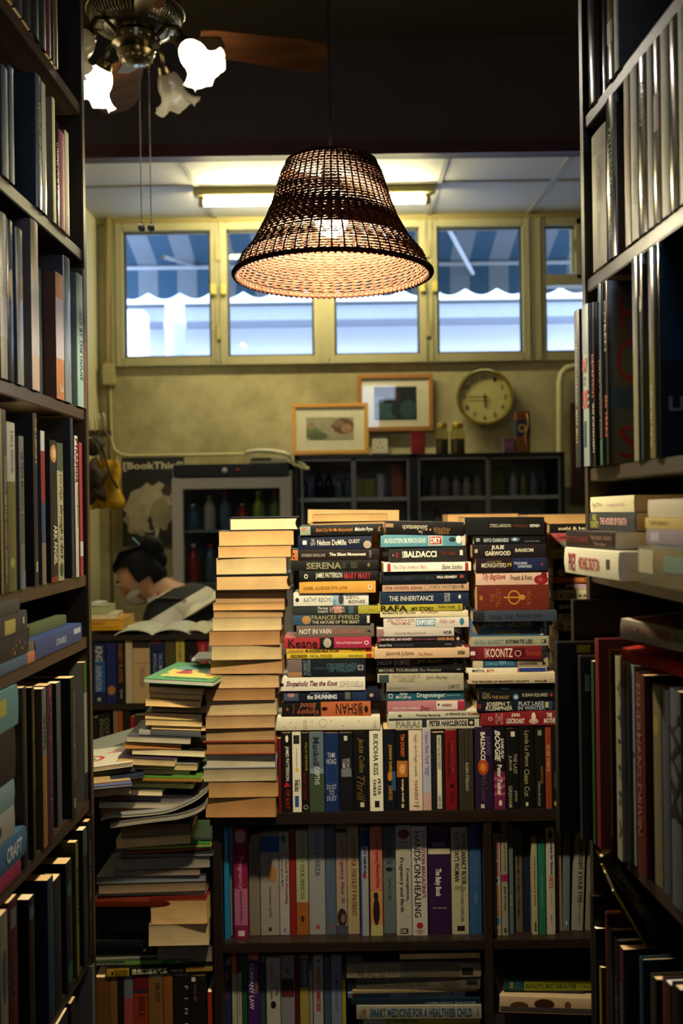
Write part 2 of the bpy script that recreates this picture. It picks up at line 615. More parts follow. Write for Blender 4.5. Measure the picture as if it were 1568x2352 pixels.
def siderow(case, g, zb, books, place, group, ymid=None):
    """standing books in a case seen at an angle, listed from the far end towards the camera.
    each: x0, x1 (crop px of the spine), ytop, colour, desc, prints (fractions of height), opts"""
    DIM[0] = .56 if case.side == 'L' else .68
    ox, oy, sc = g
    cur = None
    for idx, r in enumerate(books):
        x0, x1, yt, colr, desc = r[:5]
        prints = r[5] if len(r) > 5 else ()
        o = r[6] if len(r) > 6 else {}
        pull = o.get('pull', 0.0)
        py = oy + (yt + (o.get('hpx', 500))) / sc
        sa = case.hit(ox + x0 / sc, py, pull)[0]; sb = case.hit(ox + x1 / sc, py, pull)[0]
        far, near = max(sa, sb), min(sa, sb)
        if 't' in o:
            near = far - o['t']
        if cur is not None and far > cur - 0.0004:
            far = cur - 0.0004
        t = max(far - near, 0.004)
        near = far - t
        cur = near
        zt = case.hit(ox + (x0 + x1) / 2 / sc, oy + yt / sc, pull)[1]
        h = min(max(zt - zb, 0.12), o.get('maxh', 0.5))
        top = min([z for z in case.boards if z > zb + .05] or [9]) - .0225
        h = min(h, top - zb)
        c = case.pos((far + near) / 2, zb + 0.0003, pull)
        M = Matrix.Translation(c) @ case.M3.to_4x4()
        lean = o.get('lean', 0)
        if lean:
            M = M @ Matrix.Rotation(rad(lean), 4, 'Y')
        nth = 'first' if idx == 0 else ORD[idx]
        pr = []
        for p in prints:
            q = list(p); k = 2 if p[0] == 'T' else 1
            q[k] = p[k] * h; q[k + 1] = p[k + 1] * h
            pr.append(tuple(q))
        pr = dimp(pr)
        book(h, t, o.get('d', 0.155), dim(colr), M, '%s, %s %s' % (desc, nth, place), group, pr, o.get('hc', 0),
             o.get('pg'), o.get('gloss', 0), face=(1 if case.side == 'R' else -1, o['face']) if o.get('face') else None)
def sideflat(case, g, zb, rows, place, group):
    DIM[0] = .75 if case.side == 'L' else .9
    """flat pile in a side case, given top to bottom: x0, x1 (crop px of the spine), ytop (crop px at its far end)"""
    ox, oy, sc = g
    z = zb
    for idx in range(len(rows) - 1, -1, -1):
        x0, x1, yt, colr, desc = rows[idx][:5]
        prints = rows[idx][5] if len(rows[idx]) > 5 else ()
        o = rows[idx][6] if len(rows[idx]) > 6 else {}
        pull = o.get('pull', 0.0)
        yref = oy + yt / sc
        sa = case.hit(ox + x0 / sc, yref, pull)[0]; sb = case.hit(ox + x1 / sc, yref, pull)[0]
        far, near = max(sa, sb), min(sa, sb)
        if 'len' in o:
            near = far - o['len']
        xf = x1 if case.side == 'L' else x0
        z1 = max(case.hit(ox + xf / sc, yref, pull)[1], z + 0.006)
        if 't' in o: z1 = z + o['t']
        t = z1 - z - 0.0003
        h = far - near
        a = far if case.side == 'L' else near
        # local +Z runs towards the head: near end in the L case, far end in the R case
        c = case.pos(far if case.side == 'L' else near, (z + z1) / 2, pull)
        M = Matrix.Translation(c) @ case.F3.to_4x4()
        cc = case.pos((far + near) / 2, z, pull)
        M = about(cc, Matrix.Rotation(rad(o.get('yaw', 0)), 3, 'Z'), M)
        pr = []
        for p in prints:
            q = list(p); k = 2 if p[0] == 'T' else 1
            q[k] = p[k] * h; q[k + 1] = p[k + 1] * h
            pr.append(tuple(q))
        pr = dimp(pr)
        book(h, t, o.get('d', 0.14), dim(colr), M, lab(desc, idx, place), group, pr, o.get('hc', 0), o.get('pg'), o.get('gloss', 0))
        z = z1
    return z
# ================================================================ lights of the room (strengths at the top)
# light portal over the window band
pl = bpy.data.lights.new('window_daylight', 'AREA'); pl.shape = 'RECTANGLE'; pl.size = 4.0; pl.size_y = 0.9
pl.cycles.is_portal = True
o = bpy.data.objects.new('window_daylight', pl); COL.objects.link(o)
o.matrix_world = Matrix.Translation((0.65, 5.72, 2.76)) @ Matrix.Rotation(rad(-90), 4, 'X')
# ================================================================ room shell
XW0, XW1, YB, YF = -1.33, 2.5, 5.5, -1.6
CEIL, CEIL_LOW, YBEAM = 3.62, 3.13, 4.47
def plaster():
    m, n, l, p = new_mat('aged_plaster')
    tc = n.new('ShaderNodeTexCoord')
    a = n.new('ShaderNodeTexNoise'); a.inputs['Scale'].default_value = 1.6; a.inputs['Detail'].default_value = 6; a.inputs['Roughness'].default_value = .6
    b = n.new('ShaderNodeTexNoise'); b.inputs['Scale'].default_value = 14; b.inputs['Detail'].default_value = 5
    l.new(tc.outputs['Object'], a.inputs['Vector']); l.new(tc.outputs['Object'], b.inputs['Vector'])
    cr = n.new('ShaderNodeValToRGB')
    cr.color_ramp.elements[0].position = .36; cr.color_ramp.elements[0].color = rgb('a1966c')
    cr.color_ramp.elements[1].position = .62; cr.color_ramp.elements[1].color = rgb('dcd2a4')
    l.new(a.outputs['Fac'], cr.inputs['Fac'])
    mx = n.new('ShaderNodeMix'); mx.data_type = 'RGBA'; mx.blend_type = 'MULTIPLY'; mx.inputs[0].default_value = .35
    l.new(cr.outputs[0], mx.inputs[6]); l.new(b.outputs['Fac'], mx.inputs[7]); l.new(mx.outputs[2], p.inputs['Base Color'])
    p.inputs['Roughness'].default_value = .8
    bp = n.new('ShaderNodeBump'); bp.inputs['Strength'].default_value = .3; bp.inputs['Distance'].default_value = .01
    l.new(b.outputs['Fac'], bp.inputs['Height']); l.new(bp.outputs[0], p.inputs['Normal'])
    return m
PLASTER = plaster()
CREAM = mat('b7ad77', .5, 0, .15, 8)
DARKC = mat('453d3a', .75, 0, .2, 3)
WHITEC = mat('c9c8c6', .7, 0, .06, 2)
struct('floor', MB().box(XW0 - .1, XW1 + .1, YF - .1, YB + .3, -.06, 0, mat('4b3d30', .5, 0, .2, 6)))
struct('wall_left', MB().box(XW0 - .1, XW0, YF, YB, 0, 4.0, mat('d2cba0', .8, 0, .08, 3)))
struct('wall_right', MB().box(XW1, XW1 + .1, YF, YB, 0, 4.0, PLASTER))
# wall behind the visitor with a small unseen opening sized for its sky fill
w = MB()
w.box(XW0 - .1, 0.1, YF - .1, YF, 0, 4.0, DARKC); w.box(.7, XW1 + .1, YF - .1, YF, 0, 4.0, DARKC)
w.box(.1, .7, YF - .1, YF, 3.1, 4.0, DARKC); w.box(.1, .7, YF - .1, YF, 0, 2.45, DARKC)
struct('wall_front', w)
# window band in the far wall
zs, zt = 2.335, 3.10
gx = [(285, 485), (522, 720), (767, 962), (1003, 1198), (1250, 1420)]
wins = [(W(a, 660, YB).x, W(b, 660, YB).x) for a, b in gx]
wx0, wx1 = wins[0][0] - .05, wins[-1][1] + .05
w = MB()
w.box(XW0 - .1, XW1 + .1, YB, YB + .2, 0, zs, PLASTER)
w.box(XW0 - .1, XW1 + .1, YB, YB + .2, zt, 4.0, PLASTER)
w.box(XW0 - .1, wx0, YB, YB + .2, zs, zt, PLASTER)
w.box(wx1, XW1 + .1, YB, YB + .2, zs, zt, PLASTER)
struct('wall_back', w)
# ceilings
ce = MB().box(XW0 - .1, XW1 + .1, YF - .1, YBEAM + .12, CEIL, CEIL + .1, DARKC)
struct('ceiling', ce)
ce = MB().box(XW0, XW1, YBEAM + .1, YB, CEIL_LOW, CEIL_LOW + .03, WHITEC)
struct('ceiling_panels', ce)
be = MB().box(XW0, XW1, YBEAM, YBEAM + .1, CEIL_LOW - .015, CEIL, mat('40373a', .7, 0, .25, 4))
be.box(XW0, XW1, YBEAM - .012, YBEAM, CEIL_LOW - .03, CEIL_LOW + .03, mat('3a1418', .5))
struct('beam', be)
rf = MB().box(XW0 - .1, XW1 + .1, YBEAM + .1, YB + .2, CEIL + .1, CEIL + .2, DARKC)
struct('roof', rf)
# joint strips on the white ceiling panels
ST = mat('a9a8a2', .6)
k = 0
for (xa, ya, xb, yb, wd) in ((XW0, 4.94, XW1, 4.94, .025),):
    struct('trim_1', MB().box(xa, xb, ya - wd / 2, ya + wd / 2, CEIL_LOW - .006, CEIL_LOW - .0005, ST))
for i, (pa, pb) in enumerate((((418, 340), (492, 495)), ((750, 335), (755, 495)), ((1025, 335), (985, 495)), ((1310, 335), (1215, 495)))):
    xt = W(pa[0], pa[1], 4.6).x; xe = W(pb[0], pb[1], 5.45).x
    mb = MB(); vs = [(xt - .012, 4.6, CEIL_LOW - .007), (xt + .012, 4.6, CEIL_LOW - .007), (xe + .012, 5.49, CEIL_LOW - .007), (xe - .012, 5.49, CEIL_LOW - .007)]
    mb.add(vs + [(x, y, CEIL_LOW - .001) for x, y, z in vs], [(0, 1, 2, 3), (4, 7, 6, 5), (0, 4, 5, 1), (1, 5, 6, 2), (2, 6, 7, 3), (3, 7, 4, 0)], ST)
    struct('trim_%d' % (i + 2), mb)
struct('trim_6', MB().box(XW0, XW1, YB - .03, YB, CEIL_LOW - .03, CEIL_LOW, mat('8f8250', .6)))
# windows: frame, sash, pane, latch
FRM = mat('a8a27e', .45, 0, .12, 12)
DK = mat('3d3f3c', .5)
for i, (a, b) in enumerate(wins):
    ml = a - (.07 if i == 0 else (a - wins[i - 1][1]) / 2)
    mr = b + (.05 if i == len(wins) - 1 else (wins[i + 1][0] - b) / 2)
    m = MB()
    y0, y1 = YB - .035, YB + .06
    m.box(ml, a, y0, y1, zs - .02, zt, FRM, bev=.004); m.box(b, mr, y0, y1, zs - .02, zt, FRM, bev=.004)
    m.box(a, b, y0, y1, zs - .02, zs + .03, FRM, bev=.004); m.box(a, b, y0, y1, zt - .04, zt, FRM, bev=.004)
    # raised ribs along the mullions
    m.box(b + .028, b + .036, y0 - .008, y0, zs, zt, FRM); m.box(a - .036, a - .028, y0 - .008, y0, zs, zt, FRM)
    if i == 4:
        zm = W(1290, 645, YB).z
        m.box(a, b, y0, y1, zm - .03, zm + .03, FRM, bev=.004)
        m.box(a + .17, a + .2, y0, y1, zm, zt, FRM, bev=.003)
    wn = struct('window_%d' % (i + 1), m)
    s = MB(); q = .012
    for (xa, xb, za, zb_) in ((a, a + q, zs + .03, zt - .04), (b - q, b, zs + .03, zt - .04), (a, b, zs + .03, zs + .03 + q), (a, b, zt - .04 - q, zt - .04)):
        s.box(xa, xb, YB + .0, YB + .02, za, zb_, DK)
    s.build('sash', wn)
    MB().box(a + q * .6, b - q * .6, YB + .008, YB + .012, zs + .035, zt - .045, glass('#eef3f6', .01, .35)).build('pane', wn)
    if i < 4:
        zl = W(480, 670, YB).z
        lt = MB()
        for xx in ((b + .002,) if i % 2 == 0 else (a - .03,)):
            lt.box(xx, xx + .028, y0 - .03, y0, zl - .03, zl + .03, mat('cfc36a', .4), bev=.004)
        lt.build('latch', wn)
        hg = MB()
        for pz in (585, 765):
            zl = W(500, pz, YB).z
            hg.box(b + .028, b + .06, y0 - .014, y0 - .002, zl - .045, zl + .045, mat('a39866', .5), bev=.003)
        if i in (0, 2): hg.build('hinge', wn)
# cylindrical pale extractor housing seen in the last window
t = thing('extractor_fan', 'pale round extractor fan set into the upper light of the last window', 'fan', (W(1345, 565, YB).x, YB + .01, W(1345, 565, YB).z))
MB().box(-.075, .09, .0, .05, -.14, .14, mat('c8bd80', .5), bev=.004).build('housing', t)
MB().lathe([(.10, .0), (.10, .03), (.085, .035), (.08, .01)], mat('6b6440', .5), 28, M=Matrix.Rotation(rad(90), 4, 'X') @ Matrix.Translation((0.03, 0, 0))).build('ring', t, smooth=True, ang=40)

# ================================================================ outside
struct('exterior_wall', MB().box(-4, 5, 8.6, 8.8, 0, W(600, 706, 8.6).z, mat('c6cadb', .8, 0, .10, 3)))
e = MB(); zc = W(600, 700, 8.4).z
e.box(-4, 5, 8.2, 8.85, zc - .02, zc + .10, mat('e4e8ee', .6)); e.box(-4, 5, 8.25, 8.8, zc - .16, zc - .04, mat('8d94a2', .7))
e.box(-4, 5, 8.3, 8.7, zc + .10, W(600, 680, 8.3).z, mat('9aa2b8', .7))
struct('exterior_ledge', e)
struct('exterior_ground', MB().box(-6, 8, 5.8, 10, -.1, 0, mat('8c8c88', .9)))
pr = MB()
xp = W(402, 750, 7.6).x
pr.lathe([(.075, 0), (.075, 2.9), (.085, 2.92), (.085, 2.97), (.075, 2.99), (.075, 4.0)], mat('aab2c2', .6, 0, .15, 6), 18, M=Matrix.Translation((xp, 7.6, 0)))
tag(pr.build('drain_pipe', smooth=True, ang=40), 'pale thick drain pipe outside the first window', 'pipe')
bx = MB().box(W(262, 760, 7.9).x, W(332, 760, 7.9).x, 7.9, 8.1, 0, W(300, 712, 7.9).z, mat('f4f6fa', .6), bev=.01)
tag(bx.build('outdoor_cabinet'), 'bright white box outside the first window', 'box')
# striped awning with a scalloped valance
aw = thing('awning', 'blue and white striped awning hanging outside the windows', 'awning', (0, 0, 0))
SA = mat('234560', .8, 0, .1, 8); SB = mat('636c7a', .8, 0, .1, 8)
for m_ in (SA, SB):
    p_ = m_.node_tree.nodes['Principled BSDF']; p_.inputs['Transmission Weight'].default_value = 0
ya, yb2 = 5.95, 6.9
za = W(384, 470, ya).z + .12; zb2 = W(384, 608, yb2).z
zv = W(384, 682, yb2).z
cl = MB(); x = -2.6; kk = 0
while x < 3.4:
    sw = .135
    m_ = (SA, SB)[kk % 2]
    vs = [(x, ya, za), (x + sw, ya, za), (x + sw, yb2, zb2), (x, yb2, zb2)]
    cl.add(vs + [(a, b, c + .006) for a, b, c in vs], [(0, 1, 2, 3), (4, 7, 6, 5)], m_)
    x += sw; kk += 1
cl.build('canopy', aw)
vl = MB(); x = -2.6; kk = 0
while x < 3.4:
    sw = .135; m_ = (SA, SB)[kk % 2]; N = 8
    top = [(x + sw * i / N, yb2, zb2 + .01) for i in range(N + 1)]
    ph = [(kk * N + i) / (N * 1.0) for i in range(N + 1)]
    bot = [(x + sw * i / N, yb2 + .004, zv + .035 * abs(math.sin(math.pi * (x + sw * i / N) / .22)) - .01) for i in range(N + 1)]
    bot = [(a, b, zv + .03 - .045 * abs(math.sin(math.pi * a / .22))) for a, b, c in bot]
    vl.add(top + bot, [(i, N + 1 + i, N + 2 + i, i + 1) for i in range(N)], m_)
    x += sw; kk += 1
vl.build('valance', aw)
fr = MB()
fr.tube([(-2.6, yb2, zb2 - .02), (3.4, yb2, zb2 - .02)], .016, mat('8d93a0', .5))
fr.tube([(W(1025, 520, 6.0).x, 5.98, W(1025, 520, 6.0).z), (W(1090, 620, 6.8).x, yb2, W(1090, 620, 6.8).z)], .014, mat('c4cad6', .5))
for xx in (-1.0, 2.4):
    fr.tube([(xx, 5.69, za - .5), (xx, yb2, zb2)], .012, mat('8d93a0', .5))
fr.build('frame', aw)

# ================================================================ far wall furniture
# fluorescent batten
Dp = 4.98
a = W(468, 446, Dp); b = W(976, 437, Dp)
t = thing('fluorescent_light', 'lit fluorescent tube batten under the white ceiling panels', 'light', ((a.x + b.x) / 2, Dp, CEIL_LOW))
L = (b.x - a.x) / 2
MB().box(-L - .05, L + .05, -.03, .03, -.045, 0, mat('b9b070', .5), bev=.004).build('housing', t)
e = MB()
for sx in (-1, 1):
    e.box(sx * (L + .012) - .014, sx * (L + .012) + .014, -.016, .016, -.095, -.045, mat('b0a66c', .5), bev=.003)
e.build('end_cap', t)
tz = (a.z + b.z) / 2 - CEIL_LOW
MB().tube([(-L, 0, -.074), (L, 0, -.074)], .0165, emit('fff1b6', TUBE_E), 16).build('tube', t, smooth=True, ang=40)
# pipes and cable on the far wall
def pline(pts, D): return [W(x, y, d) for x, y, d in [(p + (D,))[:3] if len(p) == 2 else p for p in pts]]
c = MB().tube(pline([(248, 480), (246, 700), (247, 880)], 5.46), .017, mat('8a7a48', .5), 10)
tag(c.build('wall_pipe', smooth=True, ang=40), 'brown vertical pipe in the wall corner above the yellow bag', 'pipe')
c = MB().box(W(236, 850, 5.44).x, W(262, 850, 5.44).x, 5.42, 5.5, W(250, 885, 5.44).z, W(250, 835, 5.44).z, mat('a9a06e', .5), bev=.006)
tag(c.build('junction_box'), 'beige junction box at the foot of the wall pipe', 'box')
c = MB().tube(pline([(248, 884), (250, 1000), (255, 1200), (258, 1400)], 5.45), .010, mat('5f5028', .5), 8)
tag(c.build('wall_pipe', smooth=True, ang=40), 'thin dark pipe running down the corner behind the yellow bag', 'pipe')
pts = [(252, 885), (254, 960), (256, 1010), (262, 1032), (278, 1044), (300, 1047), (420, 1045), (560, 1042)]
c = MB().tube(pline(pts, 5.47), .008, mat('cdc493', .5), 8)
tag(c.build('wall_cable', smooth=True, ang=40), 'cream cable curving from the corner along the wall above the poster', 'cable')
pts = [(1287, 1180), (1285, 1000), (1285, 880), (1289, 858), (1300, 846), (1316, 842), (1342, 842)]
c = MB().tube(pline(pts, 5.45), .018, mat('d6cf9f', .45), 10)
tag(c.build('bent_conduit', smooth=True, ang=40), 'cream bent conduit at the end of the display cabinet', 'pipe')
t = thing('wall_panel', 'dark wooden framed panel hung beyond the bent conduit', 'frame', W(1330, 1160, 5.45))
MB().box(-.035, .4, 0, .04, 0, .56, wood('3a1c12', '5a2d1a', axis=2), bev=.004).build('frame', t)
MB().box(.0, .37, -.004, .0, .04, .52, mat('2b2622', .4)).build('board', t)
# cable strand in front of cooler: telephone on the cooler
# ---- drinks cooler
Dc = 4.9
xl, xr = W(395, 1200, Dc).x, W(669, 1200, Dc).x
ztp = W(520, 1066, Dc).z
t = thing('drinks_cooler', 'upright grey glass-door drinks cooler standing behind the fore-edge stack', 'cooler', ((xl + xr) / 2, Dc, 0))
hw = (xr - xl) / 2
GR = mat('c9c5bd', .45); BKc = mat('141316', .4)
m = MB(); m.box(-hw, -hw + .03, .04, .5, 0.05, ztp, GR); m.box(hw - .03, hw, .04, .5, .05, ztp, GR)
m.box(-hw, hw, .47, .5, .05, ztp, mat('6a7078', .5)); m.box(-hw, hw, .04, .5, .05, .12, GR); m.box(-hw, hw, .04, .5, ztp - .03, ztp, GR)
m.build('cabinet', t)
MB().box(-hw + .01, hw - .01, -.01, .04, ztp - .062, ztp, BKc, bev=.004).build('header', t)
dm = MB(); z1 = ztp - .066; q = .055
dm.box(-hw, -hw + q, 0, .04, .1, z1, GR, bev=.004); dm.box(hw - q, hw, 0, .04, .1, z1, GR, bev=.004)
dm.box(-hw + q, hw - q, 0, .04, z1 - q, z1, GR, bev=.004); dm.box(-hw + q, hw - q, 0, .04, .1, .1 + q, GR, bev=.004)
dr = dm.build('door', t)
MB().box(-hw + q, hw - q, .015, .02, .1 + q, z1 - q, glass('#eef1f3', .02, .9)).build('glass', dr)
k = MB(); k.lathe([(.0, .0), (.013, .0), (.013, -.008), (0, -.01)], mat('c4c0b8', .3, .6), 16, M=Matrix.Translation((-.03, -.012, ztp - .03)) @ Matrix.Rotation(rad(-90), 4, 'X')); k.build('dial', t)
k = MB(); k.ball((.035, -.012, ztp - .03), .008, mat('a0281e', .4)); k.build('indicator', t)
shz = [1.42, 1.16, .88, .6, .32]
for zz in shz:
    s = MB(); s.box(-hw + .03, hw - .03, .05, .06, zz - .012, zz, mat('8a9198', .4)); s.box(-hw + .03, hw - .03, .44, .45, zz - .012, zz, mat('8a9198', .4))
    for i in range(18):
        xx = -hw + .04 + i * (2 * hw - .08) / 17
        s.box(xx - .0015, xx + .0015, .06, .44, zz - .006, zz, mat('8a9198', .4))
    s.build('wire_shelf', t)
def bottle_mesh(h, r, col, cap, neck=.35, rough=.2):
    m = MB()
    m.lathe([(0, 0), (r * .9, 0), (r, .006), (r, h * .58), (r * .85, h * .68), (r * neck, h * .82), (r * neck, h * .93), (0, h * .93)], mat(col, rough), 16)
    m.lathe([(0, h), (r * neck * 1.15, h), (r * neck * 1.15, h * .92), (0, h * .92)], mat(cap, .4), 16)
    return m
bcols = [('3f6f8a', 'e8e8e8'), ('74893a', 'c03020'), ('b03528', 'dddddd'), ('c8c4b0', '2a4aa0'), ('4a2a1a', 'c9a227'), ('8fae3a', 'ffffff'), ('5b6f80', 'c03020')]
ordw = ['first', 'second', 'third', 'fourth', 'fifth', 'sixth', 'seventh', 'eighth']
shn = ['top', 'second', 'third', 'fourth', 'lowest']
cn = ['blue', 'olive', 'red', 'cream', 'brown', 'lime green', 'slate']
cx0 = (xl + xr) / 2
for j, zz in enumerate(shz[:3]):
    for i in range(6):
        ci = (i * 3 + j * 2 + (i * j) % 3) % 7
        hh = .19 if (i + j) % 3 else .13
        bm_ = bottle_mesh(hh, .03, bcols[ci][0], bcols[ci][1])
        bo = bm_.build('drink_bottle', smooth=True, ang=40, at=Vector((cx0 - hw + .085 + i * .083, Dc + .12 + .02 * (i % 2), zz)))
        tag(bo, '%s drink bottle, %s in line on the %s shelf of the cooler' % (cn[ci], ordw[i], shn[j]), 'bottle', group='bottles in the cooler')
# telephone with coiled cord on the cooler
p0 = W(617, 1064, 4.93)
t = thing('telephone', 'cream desk telephone lying on top of the drinks cooler', 'telephone', p0, rz=rad(-6))
IV = mat('d8d6b8', .35)
MB().box(-.10, .11, -.04, .10, 0, .028, IV, bev=.008).build('base', t)
hs = MB()
hs.tube([(-.115, -.01, .045), (-.10, -.01, .056), (-.05, -.01, .062), (.02, -.01, .058), (.08, -.01, .046), (.115, -.01, .03)], .02, IV, 12, radii=[.012, .02, .022, .022, .022, .014], flat=.55)
hs.build('handset', t, smooth=True)
MB().box(-.08, .02, -.042, -.038, .012, .024, mat('22211c', .4)).build('keypad', t)
pts = []
for i in range(140):
    a = i / 139
    bx_ = .10 + .10 * math.sin(a * 2.6) ; bz = .01 - .045 * math.sin(a * 3.0); by = -.055 + .02 * a
    pts.append((bx_ + .006 * math.cos(i * .9), by + .006 * math.sin(i * .9), bz + .004 * math.sin(i * .9 + 1)))
MB().tube(pts, .0028, mat('b9b78f', .4), 6).build('coiled_cord', t, smooth=True)
# ---- poster beside the cooler
a, b = W(280, 1255, 5.44), W(421, 1049, 5.44)
t = thing('film_poster', 'black poster with pale picture and white title pinned beside the cooler', 'poster', (a.x, 5.46, a.z))
pw, ph = b.x - a.x, b.z - a.z
MB().box(0, pw, 0, .004, 0, ph, mat('15140f', .5)).build('sheet', t)
def txt_plane(txt, x0, x1, z0, z1, m, y=-.001, bold=0, ital=0, xf=None):
    gv, gf = glyphs(txt, bold, ital)
    return MB().add([(x0 + (x1 - x0) * gx, y, z0 + (z1 - z0) * gy) for gx, gy in gv], gf, m, xf)
txt_plane('[BookThief]', .008, pw - .008, ph - .075, ph - .025, mat('cfc7a8', .5), bold=1).build('title_lettering', t)
pic = MB()
random.seed(5)
for (fx, fz, rx, rz, c_) in ((.35, .42, .10, .13, 'a79c82'), (.55, .52, .08, .09, 'b3a88c'), (.62, .36, .06, .09, '958a70'), (.25, .3, .07, .09, '8d836c'), (.5, .28, .03, .06, '2a261f'), (.55, .22, .012, .07, 'c0b79a'), (.72, .62, .03, .03, '3f2a1c')):
    N = 18
    pic.add([(pw * fx + rx * math.cos(6.283 * k / N) * (1 + .18 * math.sin(k * 2.3)), -.0006 - .0003 * fx, ph * fz + rz * math.sin(6.283 * k / N) * (1 + .15 * math.cos(k * 1.7))) for k in range(N)], [tuple(range(N))], mat(c_, .5, 0, .35, 30))
pic.build('picture', t)
random.seed(7)
# ---- bag and leather items on the corner hooks
t = thing('hook_rail', 'row of curved white metal hooks on the wall corner', 'hooks', W(215, 990, 5.2))
h_ = MB()
for i in range(5):
    x_ = -.045 + i * .027
    h_.tube([(x_, 0, 0), (x_ + .003, -.02, .03), (x_ + .002, -.03, .07), (x_ - .006, -.02, .09)], .004, mat('c9c6a6', .3), 8)
h_.build('hook', t, smooth=True); MB().box(-.09, .09, 0, .015, -.03, .005, mat('3a2f20', .5), bev=.003).build('rail', t)
t = thing('yellow_bag', 'bright yellow cloth bag hanging from the corner hooks', 'bag', W(247, 1168, 5.15))
b_ = bmesh.new(); bmesh.ops.create_cube(b_, size=1.0); bmesh.ops.subdivide_edges(b_, edges=b_.edges[:], cuts=5, use_grid_fill=True)
for v in b_.verts:
    z = v.co.z + .5
    v.co = Vector((v.co.x * (.15 - .04 * z) + .012 * math.sin(z * 9 + v.co.x * 14), v.co.y * .07 * (1.1 - .5 * z) + .01 * math.sin(v.co.x * 25 + z * 5), z * .25 + .01 * math.sin(v.co.x * 18)))
MB().bm(b_, mat('c99d16', .7, 0, .3, 14, .4)).build('pouch', t, smooth=True)
MB().tube([(-.05, 0, .24), (-.06, 0, .34), (-.02, 0, .42), (.02, 0, .36), (.045, 0, .24)], .008, mat('8a6a14', .6), 8, flat=.4).build('strap', t, smooth=True)
t = thing('leather_pouch', 'dark brown leather pouch with straps hanging in front of the yellow bag', 'bag', W(222, 1160, 5.05))
b_ = bmesh.new(); bmesh.ops.create_icosphere(b_, subdivisions=3, radius=.5)
for v in b_.verts:
    v.co = Vector((v.co.x * .15 - .02 + .018 * math.sin(v.co.z * 13), v.co.y * .09, v.co.z * .22 + .12 + .022 * math.sin(v.co.x * 15)))
MB().bm(b_, mat('30200f', .8, 0, .5, 30, .5)).build('pouch', t, smooth=True)
s = MB()
s.tube([(-.07, -.05, .1), (-.08, -.055, .25), (-.02, -.05, .36), (.04, -.05, .3), (.08, -.05, .15), (.12, -.05, .08)], .009, mat('4a3018', .4), 8, flat=.4)
s.tube([(0, -.05, .35), (.03, -.05, .26), (.05, -.05, .2)], .008, mat('4a3018', .4), 8, flat=.4)
s.build('strap', t, smooth=True)
t = MB(); b_ = bmesh.new(); bmesh.ops.create_icosphere(b_, subdivisions=3, radius=.05)
for v in b_.verts:
    v.co *= 1 + .22 * math.sin(v.co.x * 160) * math.sin(v.co.z * 140)
t.bm(b_, mat('2c2218', .6, 0, .4, 40)); o = t.build('dried_bunch', smooth=True, at=W(216, 1025, 5.1)); tag(o, 'dark brown crumpled bunch hanging under the corner hooks', 'ornament')

# ---- glass fronted display cabinet
Dk = 5.02
xl, xr = W(676, 1100, Dk).x, W(1297, 1100, Dk).x
ztp = W(980, 1042, Dk).z
BK = mat('15130f', .4); INW = mat('cfcfcd', .6)
t = thing('display_cabinet', 'long black cabinet with sliding glass doors against the far wall', 'cabinet', ((xl + xr) / 2, Dk, 0))
hw = (xr - xl) / 2
m = MB()
m.box(-hw, hw, 0, .42, ztp - .018, ztp, BK, bev=.002); m.box(-hw, -hw + .02, 0, .42, 0, ztp, BK); m.box(hw - .02, hw, 0, .42, 0, ztp, BK)
m.box(-hw, hw, .41, .42, 0, ztp, mat('e2e2e4', .6)); m.box(-hw, hw, 0, .42, .0, .06, BK)
def kx(px): return W(px, 1100, Dk).x - (xl + xr) / 2
m.box(kx(940), kx(959), .0, .41, .06, ztp, BK)
m.build('carcass', t)
z_s = W(980, 1141, Dk + .1).z
for zz in (z_s, z_s - .28, z_s - .56, z_s - .84):
    m = MB(); m.box(-hw + .02, kx(940), .03, .4, zz - .018, zz, INW); m.box(kx(959), hw - .02, .03, .4, zz - .018, zz, INW); m.build('shelf', t)
for i, (pa, pb) in enumerate(((690, 940), (959, 1290))):
    pm_ = {0: 812, 1: 1122}[i]
    for j, (qa, qb) in enumerate(((pa, pm_), (pm_, pb))):
        m = MB(); a_, b_ = kx(qa), kx(qb); yy = .008 if j == 0 else .018
        m.box(a_, a_ + .012, yy, yy + .012, .07, ztp - .02, mat('8f918f', .4)); m.box(b_ - .012, b_, yy, yy + .012, .07, ztp - .02, mat('8f918f', .4))
        m.box(a_, b_, yy, yy + .012, ztp - .03, ztp - .02, mat('8f918f', .4)); m.box(a_, b_, yy, yy + .012, .06, .075, mat('8f918f', .4))
        d_ = m.build('sliding_door', t)
        MB().box(a_ + .012, b_ - .012, yy + .004, yy + .007, .075, ztp - .03, glass('#f2f4f5', .02, .6)).build('glass', d_)
